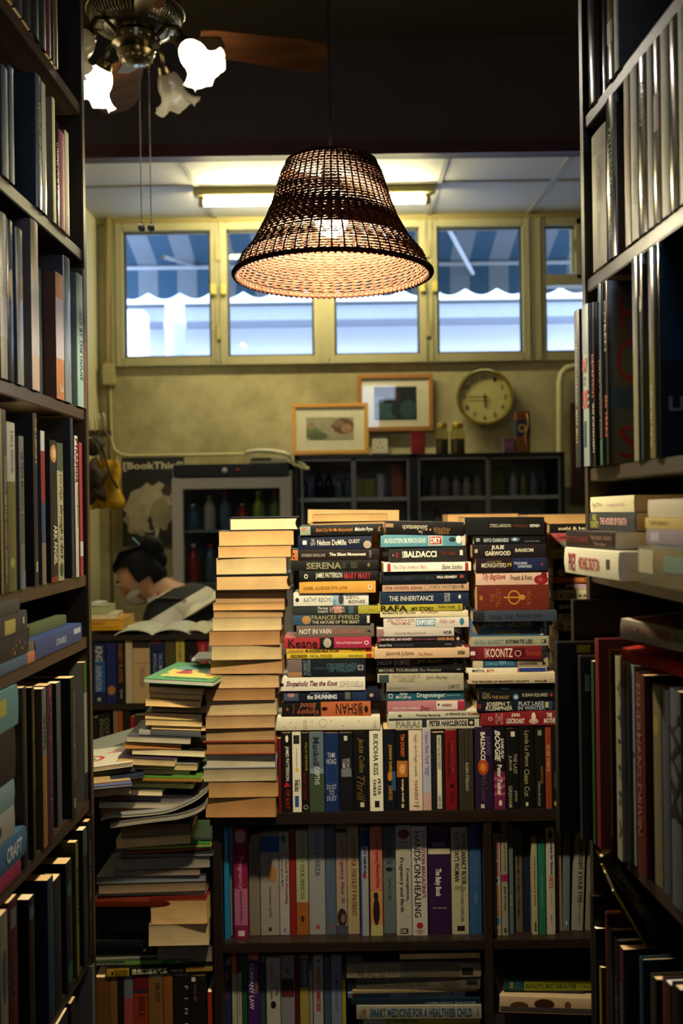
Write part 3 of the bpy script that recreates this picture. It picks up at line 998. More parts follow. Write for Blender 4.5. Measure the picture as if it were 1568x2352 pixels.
# things inside the cabinet
def boxitem(name, label, px0, px1, py0, col, D, cat='box', dep=.06, h=None, zbase=None, grp=None):
    a_, b_ = W(px0, 1100, D).x, W(px1, 1100, D).x
    zb_ = z_s if zbase is None else zbase
    zt_ = W((px0 + px1) / 2, py0, D).z if h is None else zb_ + h
    m = MB(); m.box(-(b_ - a_) / 2, (b_ - a_) / 2, 0, dep, 0, zt_ - zb_, mat(col, .45, 0, .25, 40), bev=.003)
    m.box(-(b_ - a_) / 2 + .004, (b_ - a_) / 2 - .004, -.001, 0, (zt_ - zb_) * .3, (zt_ - zb_) * .7, mat(col, .4, 0, .5, 90))
    tag(m.build(name, at=Vector(((a_ + b_) / 2, D, zb_))), label, cat, grp)
def jaritem(name, label, px0, px1, py0, col, D, cat='jar', neck=.5, zbase=None, grp=None, cap='8a8f95'):
    a_, b_ = W(px0, 1100, D).x, W(px1, 1100, D).x
    zb_ = z_s if zbase is None else zbase
    h = W((px0 + px1) / 2, py0, D).z - zb_
    m = bottle_mesh(h, (b_ - a_) / 2, col, cap, neck)
    tag(m.build(name, smooth=True, ang=40, at=Vector(((a_ + b_) / 2, D + .05, zb_))), label, cat, grp)
DI = Dk + .14
jaritem('glass_bottle', 'dark blue bottle at the near end of the cabinet shelf', 688, 706, 1095, '1c2a52', DI, 'bottle', .4)
jaritem('glass_bottle', 'tall navy bottle beside the near dark blue bottle in the cabinet', 722, 742, 1078, '161f42', DI, 'bottle', .4)
jaritem('glass_bottle', 'tall black-blue bottle, third along the cabinet shelf', 745, 764, 1080, '141a33', DI, 'bottle', .4)
jaritem('storage_jar', 'grey-blue glass jar on the shelf before the first pale upright', 768, 788, 1092, '5d6b82', DI)
jaritem('storage_jar', 'slate glass jar touching the first pale upright', 790, 808, 1088, '566379', DI)
boxitem('tea_box', 'yellow-green tea box on the cabinet shelf', 820, 862, 1100, '9a9a35', DI)
boxitem('tea_box', 'slim white box with red lid beside the yellow-green box', 866, 882, 1088, 'b8b9c4', DI)
boxitem('snack_box', 'orange and green carton in the cabinet', 898, 924, 1068, 'b0522c', DI, 'box')
boxitem('snack_box', 'small dark red carton beside the orange carton', 926, 938, 1097, '7a1f22', DI, 'box')
for i, (a_, b_, y_, c_, nm) in enumerate(((964, 984, 1090, '66748c', 'bluish grey'), (988, 1006, 1086, '9a978f', 'pale grey'), (1010, 1034, 1085, '8e8794', 'mauve grey'), (1040, 1060, 1090, '9b9890', 'cloudy white'), (1064, 1084, 1094, 'a8a59c', 'frosted'), (1088, 1110, 1088, '858079', 'smoky grey'))):
    jaritem('storage_jar', '%s glass jar behind the second pair of sliding doors' % nm, a_, b_, y_, c_, DI)
boxitem('snack_box', 'olive green carton beside the second pale upright', 1132, 1156, 1072, '6c7036', DI, 'box')
jaritem('storage_jar', 'pale blue ceramic bottle beside the olive carton', 1172, 1192, 1075, 'a8b3b4', DI, 'jar', .6)
jaritem('storage_jar', 'yellow-grey bottle between pale blue bottles in the cabinet', 1198, 1214, 1078, '8d8a55', DI, 'jar', .5)
jaritem('storage_jar', 'steel blue jar near the end of the cabinet shelf', 1220, 1240, 1082, '6f8794', DI)
jaritem('storage_jar', 'dark grey jar, last on the cabinet shelf', 1246, 1262, 1086, '3c4246', DI)
zl_ = z_s - .28
for i, (a_, b_, y_, c_, nm) in enumerate(((700, 728, 1165, '8a8778', 'beige'), (770, 800, 1160, '6d7a80', 'grey'), (840, 880, 1168, '556044', 'green'), (990, 1020, 1165, '8f8a90', 'lilac'), (1060, 1090, 1160, 'a5a39a', 'white'), (1165, 1200, 1166, 'c0bca8', 'ivory'), (1230, 1262, 1166, 'b5b09a', 'sand'))):
    jaritem('teapot_jar', '%s rounded jar on the lower cabinet shelf' % nm, a_, b_, y_, c_, DI, 'jar', .4, zbase=zl_)
# ---- things on top of the cabinet
zc_ = ztp
def picture(name, label, px0, px1, py0, py1, D, fc, fc2, fw, mat_w, art, lean=0):
    a_, b_ = W(px0, (py0 + py1) / 2, D), W(px1, (py0 + py1) / 2, D)
    zt_, zb_ = W((px0 + px1) / 2, py0, D).z, W((px0 + px1) / 2, py1, D).z
    w_, h_ = b_.x - a_.x, zt_ - zb_
    t = thing(name, label, 'picture', M=Matrix.Translation((a_.x, D, zb_)) @ Matrix.Rotation(rad(-lean), 4, 'X'))
    F_ = wood(fc, fc2, axis=0)
    m = MB(); m.box(0, w_, 0, .022, 0, fw, F_, bev=.002); m.box(0, w_, 0, .022, h_ - fw, h_, F_, bev=.002)
    m.box(0, fw, 0, .022, fw, h_ - fw, F_, bev=.002); m.box(w_ - fw, w_, 0, .022, fw, h_ - fw, F_, bev=.002); m.build('frame', t)
    MB().box(fw, w_ - fw, .010, .016, fw, h_ - fw, mat('ece6c8', .7)).build('mount', t)
    art(t, w_, h_, fw)
    MB().box(fw, w_ - fw, .004, .006, fw, h_ - fw, glass('#ffffff', .02, 1.3)).build('glass', t)
    return t
def blobs(t, x0, x1, z0, z1, base, lst):
    m = MB(); m.box(x0, x1, .0085, .0098, z0, z1, mat(base, .6, 0, .35, 30))
    for i, (fx, fz, rx, rz, c_) in enumerate(lst):
        N = 18
        cx, cz = x0 + (x1 - x0) * fx, z0 + (z1 - z0) * fz
        m.add([(min(x1, max(x0, cx + rx * (x1 - x0) * math.cos(6.283 * k / N) * (1 + .12 * math.sin(k * 2.9)))), .0083 - .00008 * i, min(z1, max(z0, cz + rz * (z1 - z0) * math.sin(6.283 * k / N)))) for k in range(N)], [tuple(range(N))], mat(c_, .6, 0, .4, 40))
    m.build('print', t)
def art1(t, w_, h_, fw):
    blobs(t, w_ * .19, w_ * .81, h_ * .29, h_ * .73, 'a8a083', [(.78, .6, .24, .36, '6b4a3a'), (.85, .5, .12, .2, 'a88466'), (.68, .72, .12, .16, '8f6f55'), (.12, .3, .2, .25, '6f7a4a'), (.25, .15, .2, .2, '5c6b45'), (.1, .62, .1, .14, 'a58a68')])
picture('framed_print', 'small landscape print in a pale wood frame leaning on the cabinet', 669, 846, 922, 1043, 5.30, 'c9913f', 'dba657', .022, 0, art1, 10)
def art2(t, w_, h_, fw):
    blobs(t, w_ * .22, w_ * .78, h_ * .2, h_ * .78, '141a2a', [(.3, .25, .3, .25, '2f5a5e'), (.8, .3, .2, .3, '2d5054'), (.5, .72, .14, .2, '3a2a2e'), (.5, .3, .1, .2, '1a2226'), (.12, .6, .12, .12, '5a78a8')])
picture('framed_photo', 'dark blue photograph in a brown wood frame behind the pale frame', 821, 995, 859, 990, 5.46, '9c6a2c', 'b07a38', .024, 0, art2, 0)
# clock
pc_ = W(1112, 913, 5.46)
t = thing('wall_clock', 'round wall clock with gold rim and cream face above the cabinet', 'clock', M=Matrix.Translation(pc_) @ Matrix.Rotation(rad(90), 4, 'X'))
Rk = .155
MB().lathe([(Rk * .9, .0), (Rk, .0), (Rk, .022), (Rk * .985, .034), (Rk * .945, .04), (Rk * .9, .03), (Rk * .9, .0)], mat('c9b25a', .18, 1.0), 64).build('rim', t, smooth=True, ang=50)
MB().lathe([(0, .012), (Rk * .91, .012)], mat('d8cb86', .5), 48).build('face', t)
nm = MB(); MK = mat('2a261a', .5)
for k in range(12):
    a_ = rad(90 - 30 * (k + 1)); s_ = str(k + 1)
    gv, gf = glyphs(s_, 0)
    w_ = .017 * (1.5 if len(s_) > 1 else 1)
    cx, cy = Rk * .72 * math.cos(a_), Rk * .72 * math.sin(a_)
    nm.add([(cx + (gx_ - .5) * w_, cy + (gy_ - .5) * .026, .0135) for gx_, gy_ in gv], gf, MK)
    for dd in range(5):
        a2 = rad(90 - 30 * (k + 1) + dd * 6)
        r0, r1 = Rk * .855, Rk * (.885 if dd else .9)
        c_, s2 = math.cos(a2), math.sin(a2); ww = .0007 if dd else .0014
        nm.add([(r0 * c_ - ww * s2, r0 * s2 + ww * c_, .0135), (r0 * c_ + ww * s2, r0 * s2 - ww * c_, .0135), (r1 * c_ + ww * s2, r1 * s2 - ww * c_, .0135), (r1 * c_ - ww * s2, r1 * s2 + ww * c_, .0135)], [(0, 1, 2, 3)], MK)
nm.build('numeral_ring', t)
for nme, ang, ln, wd, z_ in (('hour_hand', -85 - 3, .062, .0045, .019), ('minute_hand', 179, .105, .003, .021)):
    a_ = rad(ang); R_ = Matrix.Rotation(a_, 4, 'Z')
    MB().add([(-.02, -wd * .6, z_), (-.02, wd * .6, z_), (ln * .75, wd, z_), (ln, 0, z_), (ln * .75, -wd, z_), (-.02, -wd * .6, z_ + .0012), (-.02, wd * .6, z_ + .0012), (ln * .75, wd, z_ + .0012), (ln, 0, z_ + .0012), (ln * .75, -wd, z_ + .0012)],
             [(4, 3, 2, 1, 0), (5, 6, 7, 8, 9), (0, 1, 6, 5), (1, 2, 7, 6), (2, 3, 8, 7), (3, 4, 9, 8), (4, 0, 5, 9)], MK, R_).build(nme, t)
MB().lathe([(0, .024), (.007, .024), (.007, .012)], MK, 12).build('hub', t)
MB().lathe([(0, .034), (Rk * .93, .034)], glass('#ffffff', .03, .7), 40).build('glass', t)
# wall socket, tins, jars, tube
a_ = W(873, 1023, 5.45)
t = thing('wall_socket', 'white wall socket between the framed print and the red tin', 'socket', M=Matrix.Translation((a_.x, 5.49, a_.z)))
MB().box(-.044, .044, -.012, .008, -.044, .044, mat('dcd6ba', .4), bev=.004).build('plate', t)
k = MB()
for (x_, z_) in ((0, .018), (-.013, -.01), (.013, -.01)):
    k.box(x_ - .004, x_ + .004, -.0135, -.012, z_ - .003, z_ + .003, mat('2a2822', .5))
k.build('pin_holes', t)
DT = 5.16
def tin(name, label, px0, px1, py0, c1, c2, cat='tin', rnd=True):
    a_, b_ = W(px0, 1030, DT).x, W(px1, 1030, DT).x; h_ = W(px0, py0, DT).z - zc_; r_ = (b_ - a_) / 2
    t = thing(name, label, cat, ((a_ + b_) / 2, DT, zc_))
    if rnd:
        MB().lathe([(0, 0), (r_, 0), (r_, h_ * .86), (r_ * .98, h_ * .87), (0, h_ * .87)], mat(c1, .35, 0, .3, 60), 24).build('can', t, smooth=True, ang=40)
        MB().lathe([(r_ * 1.03, h_ * .84), (r_ * 1.03, h_ * .98), (r_ * .98, h_), (0, h_)], mat(c2, .3), 24).build('lid', t, smooth=True, ang=40)
        MB().lathe([(r_ * 1.006, h_ * .25), (r_ * 1.006, h_ * .62)], mat(c2, .4, 0, .5, 90), 24, a0=rad(210), a1=rad(330)).build('label', t, smooth=True)
    else:
        MB().box(-r_, r_, -r_, r_, 0, h_, mat(c1, .45, 0, .2, 50), bev=.004).build('carton', t)
        MB().box(-r_ * .8, r_ * .8, -r_ - .0008, -r_, h_ * .3, h_ * .75, mat(c2, .45, 0, .4, 90)).build('label', t)
tin('tea_tin', 'red tea tin on the cabinet beside the two glass jars', 944, 975, 992, '8a1418', 'a02424', rnd=False)
tin('cardboard_box', 'small mauve box on the cabinet next to the tall tube', 1155, 1181, 1007, '6d4a66', '7d5a72', 'box', rnd=False)
t_x = W(1199, 1000, DT).x; h_ = W(1199, 946, DT).z - zc_; r_ = (W(1215, 1000, DT).x - W(1184, 1000, DT).x) / 2
t = thing('bottle_carton', 'tall brown and blue bottle carton on the cabinet under the clock', 'box', (t_x, DT, zc_))
MB().box(-r_, r_, -r_, r_, 0, h_, mat('7c4a22', .4, 0, .25, 50), bev=.004).build('carton', t)
k = MB(); k.box(-r_ * 1.01, r_ * 1.01, -r_ - .001, r_, h_ * .42, h_ * .8, mat('1b2a58', .4, 0, .2, 50)); k.build('band', t)
k = MB(); k.lathe([(r_ * .35, 0), (r_ * .62, 0)], mat('c89b2e', .4), 20, M=Matrix.Translation((-r_ * .2, -r_ - .002, h_ * .6)) @ Matrix.Rotation(rad(90), 4, 'X')); k.build('emblem', t)
MB().tube([(r_ * .5, -r_ - .003, h_ * .95), (r_ * .7, -r_ - .006, h_ * .7), (r_ * .2, -r_ - .004, h_ * .4), (r_ * .5, -r_ - .004, h_ * .1)], .003, mat('c9a04a', .5), 6).build('cord', t, smooth=True)
for i, (pa, pb) in enumerate(((1000, 1030), (1034, 1068))):
    a_, b_ = W(pa, 1030, DT).x, W(pb, 1030, DT).x; r_ = (b_ - a_) / 2; h_ = W(pa, 973, DT).z - zc_
    t = thing('storage_jar', ('glass storage jar with brown contents beside the red tin', 'glass storage jar with brown contents nearer the clock')[i], 'jar', ((a_ + b_) / 2, DT, zc_))
    MB().lathe([(0, .001), (r_ * .95, .001), (r_, .01), (r_, h_ * .72), (r_ * .72, h_ * .84), (r_ * .72, h_ * .88)], glass('#e9e4cc', .03, 1.5), 24).build('glass_body', t, smooth=True)
    MB().lathe([(0, .004), (r_ * .92, .004), (r_ * .92, h_ * .5), (0, h_ * .52)], mat('2f2414', .7, 0, .5, 120, .5), 20).build('contents', t, smooth=True, ang=40)
    MB().lathe([(r_ * .8, h_ * .86), (r_ * .8, h_ * .98), (r_ * .74, h_), (0, h_)], mat('b08f3c', .3, .7), 24).build('lid', t, smooth=True, ang=40)
# ================================================================ wicker pendant lamp
DL = 1.70
LS = DL / 1.86
pc_ = W(764, 630, DL)
lamp = thing('pendant_lamp', 'lit dark wicker bell-shaped pendant lamp hanging over the book stacks', 'lamp', pc_)
def wicker():
    m, n, l, p = new_mat('dark_wicker')
    tc = n.new('ShaderNodeTexCoord'); no = n.new('ShaderNodeTexNoise'); no.inputs['Scale'].default_value = 90; no.inputs['Detail'].default_value = 3
    l.new(tc.outputs['Object'], no.inputs['Vector'])
    cr = n.new('ShaderNodeValToRGB'); cr.color_ramp.elements[0].position = .3; cr.color_ramp.elements[0].color = rgb('2a160c')
    cr.color_ramp.elements[1].position = .75; cr.color_ramp.elements[1].color = rgb('43261a')
    l.new(no.outputs['Fac'], cr.inputs['Fac']); l.new(cr.outputs[0], p.inputs['Base Color']); p.inputs['Roughness'].default_value = .7; p.inputs['Specular IOR Level'].default_value = .12
    return m
WK = wicker()
LP = [(.181, 0), (.1675, .033), (.146, .058), (.1335, .08), (.122, .102), (.112, .127), (.105, .149), (.099, .17), (.092, .190), (.083, .205)]
def lr(z):
    for (r0, z0), (r1, z1) in zip(LP, LP[1:]):
        if z <= z1:
            return r0 + (r1 - r0) * (z - z0) / (z1 - z0)
    return LP[-1][0]
NS = 52
m = MB()
for k in range(NS):
    q = 2 * math.pi * k / NS
    pts = [(lr(z) * math.cos(q), lr(z) * math.sin(q), z) for z in [.205 * i / 14 for i in range(15)]]
    m.tube(pts, .0018, WK, 5)
m.build('stake', lamp, smooth=True)
# profile arc length
zz_, acc = [], 0
ar = [(0, 0.0)]
for (r0, z0), (r1, z1) in zip(LP, LP[1:]):
    acc += math.hypot(r1 - r0, z1 - z0); ar.append((acc, z1))
def zat(s):
    for (s0, z0), (s1, z1) in zip(ar, ar[1:]):
        if s <= s1 + 1e-9:
            return z0 + (z1 - z0) * (s - s0) / (s1 - s0)
    return .205
NR = 40
m = MB(); rnd = random.Random(3)
for j in range(NR):
    s_ = acc * (j + .5) / NR
    ph = rnd.uniform(0, math.pi)
    for w in (0, 1):
        pts = []
        NP = NS * 4
        for k in range(NP):
            q = 2 * math.pi * k / NP
            a_ = NS / 2 * q + math.pi * w + ph
            z = zat(min(acc, max(0, s_ + 0.0013 * math.sin(a_) + .0006 * math.sin(3 * q + j))))
            r = lr(z) + .0014 * math.cos(a_)
            pts.append((r * math.cos(q), r * math.sin(q), z))
        m.tube(pts, .0007, WK, 6, closed=True, flat=2.9)
m.build('woven_shade', lamp, smooth=True)
m = MB()
m.tube([(.182 * math.cos(6.2832 * k / 96), .182 * math.sin(6.2832 * k / 96), -.001) for k in range(96)], .0042, WK, 8, closed=True)
m.tube([((.182 + .0052 * math.cos(k * .9)) * math.cos(6.2832 * k / 700), (.182 + .0052 * math.cos(k * .9)) * math.sin(6.2832 * k / 700), -.001 + .0052 * math.sin(k * .9)) for k in range(700)], .0016, WK, 5, closed=True)
m.build('rim', lamp, smooth=True)
m = MB()
m.tube([(.083 * math.cos(6.2832 * k / 64), .083 * math.sin(6.2832 * k / 64), .206) for k in range(64)], .0035, WK, 8, closed=True)
BKM = mat('171413', .45)
for k in range(3):
    q = 2.094 * k + .5
    m.tube([(.012 * math.cos(q), .012 * math.sin(q), .19), (.083 * math.cos(q), .083 * math.sin(q), .205)], .0016, BKM, 6)
m.build('top_ring', lamp, smooth=True)
cx = (W(758, 345, DL).x - pc_.x) / LS
bx = (W(762, 505, DL).x - pc_.x) / LS
MB().lathe([(0, .155), (.017, .155), (.019, .16), (.019, .20), (.008, .215), (0, .215)], BKM, 20, M=Matrix.Translation((bx, 0, 0))).build('socket', lamp, smooth=True, ang=40)
bz = (W(762, 505, DL).z - pc_.z) / LS
m = MB(); m.ball((bx, 0, bz), .031, emit('ffdcae', 40.0), sc=(1, 1, 1.05)); m.lathe([(.013, bz + .022), (.013, .158)], mat('d8d2c0', .4), 16, M=Matrix.Translation((bx, 0, 0)))
m.build('bulb', lamp, smooth=True)
m = MB()
m.tube([(bx - .0016, 0, .21), (cx - .0016, 0, .4), (cx - .003, 0, (CEIL - pc_.z) / LS)], .0016, BKM, 6)
m.tube([(bx + .0016, 0, .21), (cx + .0016, 0, .4), (cx + .003, 0, (CEIL - pc_.z) / LS)], .0016, BKM, 6)
m.build('cord', lamp, smooth=True)
ld = bpy.data.lights.new('pendant_bulb_light', 'POINT'); ld.energy = PENDANT_W; ld.color = (1, .86, .56); ld.shadow_soft_size = .03
lo = bpy.data.objects.new('pendant_bulb_light', ld); COL.objects.link(lo); lo.parent = lamp; lo.location = (bx, 0, bz - .035)
lamp.scale = (LS, LS, LS)

# ================================================================ ceiling fan with a light kit
FD = 3.0
fx = W(312, 90, FD).x
fan = thing('ceiling_fan', 'brass ceiling fan with wooden blades and two lit tulip shades', 'fan', (fx, FD, 2.86))
BR = mat('5a5038', .22, .9, .3, 60); BR2 = mat('3d382c', .3, .8, .3, 60); CRM = mat('a39a80', .15, .8, .2, 80)
m = MB(); m.lathe([(.0, .0), (.03, .002), (.05, .012), (.058, .03), (.05, .045), (.07, .055), (.074, .075), (.06, .09), (.062, .10), (0, .10)], BR, 32); m.build('light_kit_hub', fan, smooth=True, ang=50)
m = MB()
for k in range(16):
    q = 6.2832 * k / 16
    m.ball((.066 * math.cos(q), .066 * math.sin(q), .066), .008, CRM, seg=8, ring=6)
    m.ball((.046 * math.cos(q), .046 * math.sin(q), .012), .006, CRM, seg=8, ring=6)
m.build('hub_beading', fan, smooth=True)
m = MB(); m.lathe([(.05, .10), (.11, .105), (.135, .125), (.142, .15), (.138, .19), (.10, .22), (.05, .235), (0, .235)], BR2, 40)
m.build('motor_housing', fan, smooth=True, ang=40)
m = MB()
for k in range(72):
    q = 6.2832 * k / 72
    c_, s_ = math.cos(q), math.sin(q)
    m.tube([(.095 * c_, .095 * s_, .103), (.128 * c_, .128 * s_, .114), (.145 * c_, .145 * s_, .15)], .0016, CRM, 5)
m.tube([(.144 * math.cos(6.2832 * k / 64), .144 * math.sin(6.2832 * k / 64), .152) for k in range(64)], .004, CRM, 8, closed=True)
m.build('vent_ribs', fan, smooth=True)
MB().tube([(0, 0, .23), (0, 0, CEIL - 2.86 - .03)], .012, BR, 14).build('down_rod', fan, smooth=True)
MB().lathe([(0, CEIL - 2.86), (.07, CEIL - 2.86), (.06, CEIL - 2.86 - .04), (.02, CEIL - 2.86 - .06), (0, CEIL - 2.86 - .06)], BR, 28).build('ceiling_cup', fan, smooth=True, ang=40)
BW = wood('3c2412', '58361c', .8, 0, .5, spec=.05)
for k in range(4):
    q = rad(18 + 90 * k)
    Mb = Matrix.Rotation(q, 4, 'Z') @ Matrix.Translation((0, 0, .092)) @ Matrix.Rotation(rad(-17), 4, 'X')
    prof = [(.19, -.045), (.23, -.055), (.5, -.068), (.58, -.062), (.61, -.035), (.615, 0), (.61, .035), (.58, .062), (.5, .068), (.23, .055), (.19, .045)]
    b_ = MB().prism(prof, -.003, .003, BW, Mb).build('blade', fan)
    MB().prism([(.10, -.012), (.17, -.02), (.25, -.035), (.27, 0), (.25, .035), (.17, .02), (.10, .012)], -.008, -.0035, BR, Mb).build('bracket', b_)
FG, n_, l_, p_ = new_mat('frosted_glass')
n_.remove(p_)
dif = n_.new('ShaderNodeBsdfDiffuse'); dif.inputs[0].default_value = rgb('dcd6c8')
trl = n_.new('ShaderNodeBsdfTranslucent'); trl.inputs[0].default_value = rgb('fff4e0')
gls = n_.new('ShaderNodeBsdfGlossy'); gls.inputs['Roughness'].default_value = .2; gls.inputs[0].default_value = (.9, .9, .9, 1)
a1 = n_.new('ShaderNodeMixShader'); a1.inputs[0].default_value = .5
a2 = n_.new('ShaderNodeMixShader'); a2.inputs[0].default_value = .12
l_.new(dif.outputs[0], a1.inputs[1]); l_.new(trl.outputs[0], a1.inputs[2]); l_.new(a1.outputs[0], a2.inputs[1]); l_.new(gls.outputs[0], a2.inputs[2])
l_.new(a2.outputs[0], n_['Material Output'].inputs[0])
def ruff(r, z, q, i):
    k = max(0, (i - 4) / 6.0)
    return r * (1 + .16 * k * math.cos(7 * q)), z + .012 * k * math.cos(7 * q + .6) + .004 * k * math.cos(14 * q)
for ang, lit, ns in ((-14, 1, 'a'), (66, 0, 'b'), (140, 1, 'c'), (222, 0, 'd')):
    q = rad(ang)
    dx, dy = math.cos(q), math.sin(q)
    arm = MB()
    arm.tube([(dx * .06, dy * .06, .07), (dx * .10, dy * .10, .10), (dx * .135, dy * .135, .09), (dx * .15, dy * .15, .06), (dx * .152, dy * .152, .04)], .008, BR, 10)
    axis = Vector((dx * .62, dy * .62, -.79)).normalized()
    zax = -axis; xax = zax.cross(Vector((0, 0, 1))).normalized(); yax = zax.cross(xax)
    Ms = Matrix.Translation((dx * .15, dy * .15, .045)) @ Matrix((xax, yax, zax)).transposed().to_4x4()
    arm.lathe([(0, .012), (.02, .01), (.026, -.01), (.022, -.025)], BR, 18, M=Ms)
    a_ = arm.build('lamp_arm', fan, smooth=True, ang=50)
    sh = MB()
    sh.lathe([(.022, -.012), (.032, -.025), (.040, -.045), (.042, -.06), (.040, -.075), (.044, -.09), (.052, -.103), (.062, -.113), (.072, -.119)], FG, 56, M=Ms, wob=ruff)
    sh.build('tulip_shade', a_, smooth=True)
    bl = MB(); bl.ball((0, 0, -.06), .021, emit('fff2dc', 60.0) if lit else mat('d8d4c8', .3), M=Ms, sc=(1, 1, 1.4))
    bl.build('bulb', a_, smooth=True)
    if lit:
        ld = bpy.data.lights.new('fan_bulb_light', 'POINT'); ld.energy = FAN_W; ld.color = (1, .9, .74); ld.shadow_soft_size = .022
        lo = bpy.data.objects.new('fan_bulb_light', ld); COL.objects.link(lo); lo.parent = fan
        lo.location = Ms @ Vector((0, 0, -.085))
for px in (325, 347):
    pb = W(px, 523, FD); dz = pb.z - 2.86; xx = pb.x - fx
    m = MB(); m.tube([(xx, 0, .02), (xx, 0, dz + .01)], .0016, mat('8b8577', .3, .6), 5)
    z_ = .02
    while z_ > dz + .012:
        m.ball((xx, 0, z_), .0027, mat('8b8577', .3, .6), seg=6, ring=4); z_ -= .011
    ch = m.build('pull_chain', fan, smooth=True)
    MB().ball((xx, 0, dz), .0115, mat('4a4742', .3)).build('pull_ball', ch, smooth=True)

# ================================================================ person at the counter
PD = 3.95
def PP(px, py, dd=0.0): return W(px, py, PD + dd)
def skin_mesh(name, pts, edges, radii, m, parent, sub=2, root=0):
    me = bpy.data.meshes.new(name); me.from_pydata([tuple(p) for p in pts], edges, [])
    o = bpy.data.objects.new(name, me); COL.objects.link(o)
    md = o.modifiers.new('skin', 'SKIN'); md.use_smooth_shade = True
    for i, r in enumerate(radii):
        sv = me.skin_vertices[0].data[i]
        sv.radius = (r, r) if not isinstance(r, tuple) else r
        sv.use_root = (i == root)
    s = o.modifiers.new('sub', 'SUBSURF'); s.levels = sub; s.render_levels = sub
    dg = bpy.context.evaluated_depsgraph_get(); dg.update()
    me2 = bpy.data.meshes.new_from_object(o.evaluated_get(dg))
    bpy.data.objects.remove(o)
    me2.name = name
    me2.materials.clear(); me2.materials.append(m)
    for p in me2.polygons: p.use_smooth = True
    o = bpy.data.objects.new(name, me2); COL.objects.link(o)
    if parent is not None: o.parent = parent
    return o
hips = Vector((PP(462, 1600).x, PD + .02, .52))
person = thing('person', 'person bent over the counter in a black and white striped top and face mask', 'person', (hips.x, hips.y, 0))
off = -Vector((hips.x, hips.y, 0))
SK = mat('b98a66', .55, 0, .08, 12)
hc_ = PP(318, 1322)             # head centre
neck = PP(366, 1352); sh_c = PP(392, 1378)
chest = PP(425, 1420); waist = PP(455, 1500)
pts, rr, ed = [], [], []
def add(p, r, frm=None):
    pts.append(Vector(p) + off); rr.append(r); i = len(pts) - 1
    if frm is not None: ed.append((frm, i))
    return i
a_h = add(hips, .15); a_w = add(waist, .125, a_h); a_c = add(chest, .13, a_w); a_s = add(sh_c, .10, a_c); a_n = add(neck, .052, a_s)
hd = (hc_ - neck).normalized()
a_m = add(neck + (hc_ - neck) * .55, .06, a_n)
a_hd = add(hc_ + Vector((0, 0, .004)), .088, a_m)
a_jaw = add(hc_ + Vector((-.03, 0, -.035)), .072, a_hd)
hands = []
for sy in (-1, 1):
    s1 = add(sh_c + Vector((.01, sy * .115, -.04)), .062, a_s)
    el = Vector((PP(372, 1440).x + (0.02 if sy < 0 else -.03), PD + sy * .21, PP(372, 1462).z - .03))
    e1 = add(el, .043, s1)
    wr = Vector((PP(318, 1440).x - .03, PD - .02 + sy * .10, PP(318, 1452).z + .01))
    w1 = add(wr, .026, e1)
    pm_ = add(wr + Vector((-.05, -sy * .015, -.005)), .032, w1)
    hands.append((wr + Vector((-.05, -sy * .015, -.005)), sy))
    # thigh, shin (behind the counter, seated)
    kn = add(Vector((hips.x - .42, PD + sy * .12, .50)), .075, a_h)
    an = add(Vector((hips.x - .40, PD + sy * .12, .08)), .045, kn)
    add(Vector((hips.x - .54, PD + sy * .13, .045)), .04, an)
    for f in range(4):
        base = wr + Vector((-.085, -sy * .015 + (f - 1.5) * .02, -.004))
        L = (.030, .035, .033, .026)[f]
        b0 = add(base, .0095, pm_)
        b1 = add(base + Vector((-L, 0, .004)), .0085, b0)
        b2 = add(base + Vector((-L * 1.7, 0, -.008)), .0078, b1)
        add(base + Vector((-L * 2.0, 0, -.022)), .007, b2)
    tb = add(wr + Vector((-.035, -sy * .045, -.006)), .011, pm_)
    tb2 = add(wr + Vector((-.06, -sy * .062, -.010)), .0095, tb)
    add(wr + Vector((-.085, -sy * .062, -.018)), .008, tb2)
body = skin_mesh('body', pts, ed, rr, SK, person)
# head frame: looks down and to one side
fwd = Vector((-.80, -.12, -.59)).normalized()
upv = Vector((-.55, 0, .83)); upv = (upv - fwd * upv.dot(fwd)).normalized()
sid = upv.cross(fwd).normalized()
H = Matrix.Translation(hc_ + off) @ Matrix((fwd, sid, upv)).transposed().to_4x4() @ Matrix.Scale(.92, 4)     # x forward, z up
hm = MB()
b_ = bmesh.new(); bmesh.ops.create_uvsphere(b_, u_segments=28, v_segments=20, radius=1)
for v in b_.verts:
    x, y, z = v.co
    X, Y, Z = x * .096, y * .078, z * .112
    if z < 0:
        k = -z
        Y *= 1 - .38 * k * k; X *= 1 - .12 * k
        if x < 0: X *= 1 - .35 * k
    if x > .6:
        X += .004 * math.cos(min(1, abs(z) * 2) * 3.14)
        if abs(y) > .22 and abs(y) < .5 and .0 < z < .3: X -= .006
    v.co = (X, Y, Z - .008)
hm.bm(b_, SK, H)
hm.ball((.094, 0, -.018), .014, SK, H, sc=(1.1, .8, 1.6), seg=12, ring=8)       # nose
for sy in (-1, 1):
    hm.ball((-.004, sy * .077, -.012), .026, SK, H, sc=(.65, .28, 1.15), seg=14, ring=8)   # ear
o = hm.build('face', body, smooth=True)
ey = MB()
for sy in (-1, 1):
    ey.ball((.082, sy * .03, .012), .011, mat('e8e2d8', .3), H, sc=(.6, 1.2, .55), seg=10, ring=6)
    ey.ball((.088, sy * .03, .011), .005, mat('1e1410', .2), H, seg=8, ring=6)
    ey.tube([H @ Vector((.084, sy * .016, .028)), H @ Vector((.089, sy * .03, .032)), H @ Vector((.078, sy * .048, .028))], .003, mat('120d0b', .6), 5)
ey.build('eyes', body, smooth=True)
hr = MB(); HB = mat('0b0909', .75, 0, .3, 60, 0, .2)
b_ = bmesh.new(); bmesh.ops.create_uvsphere(b_, u_segments=36, v_segments=26, radius=1)
dele = []
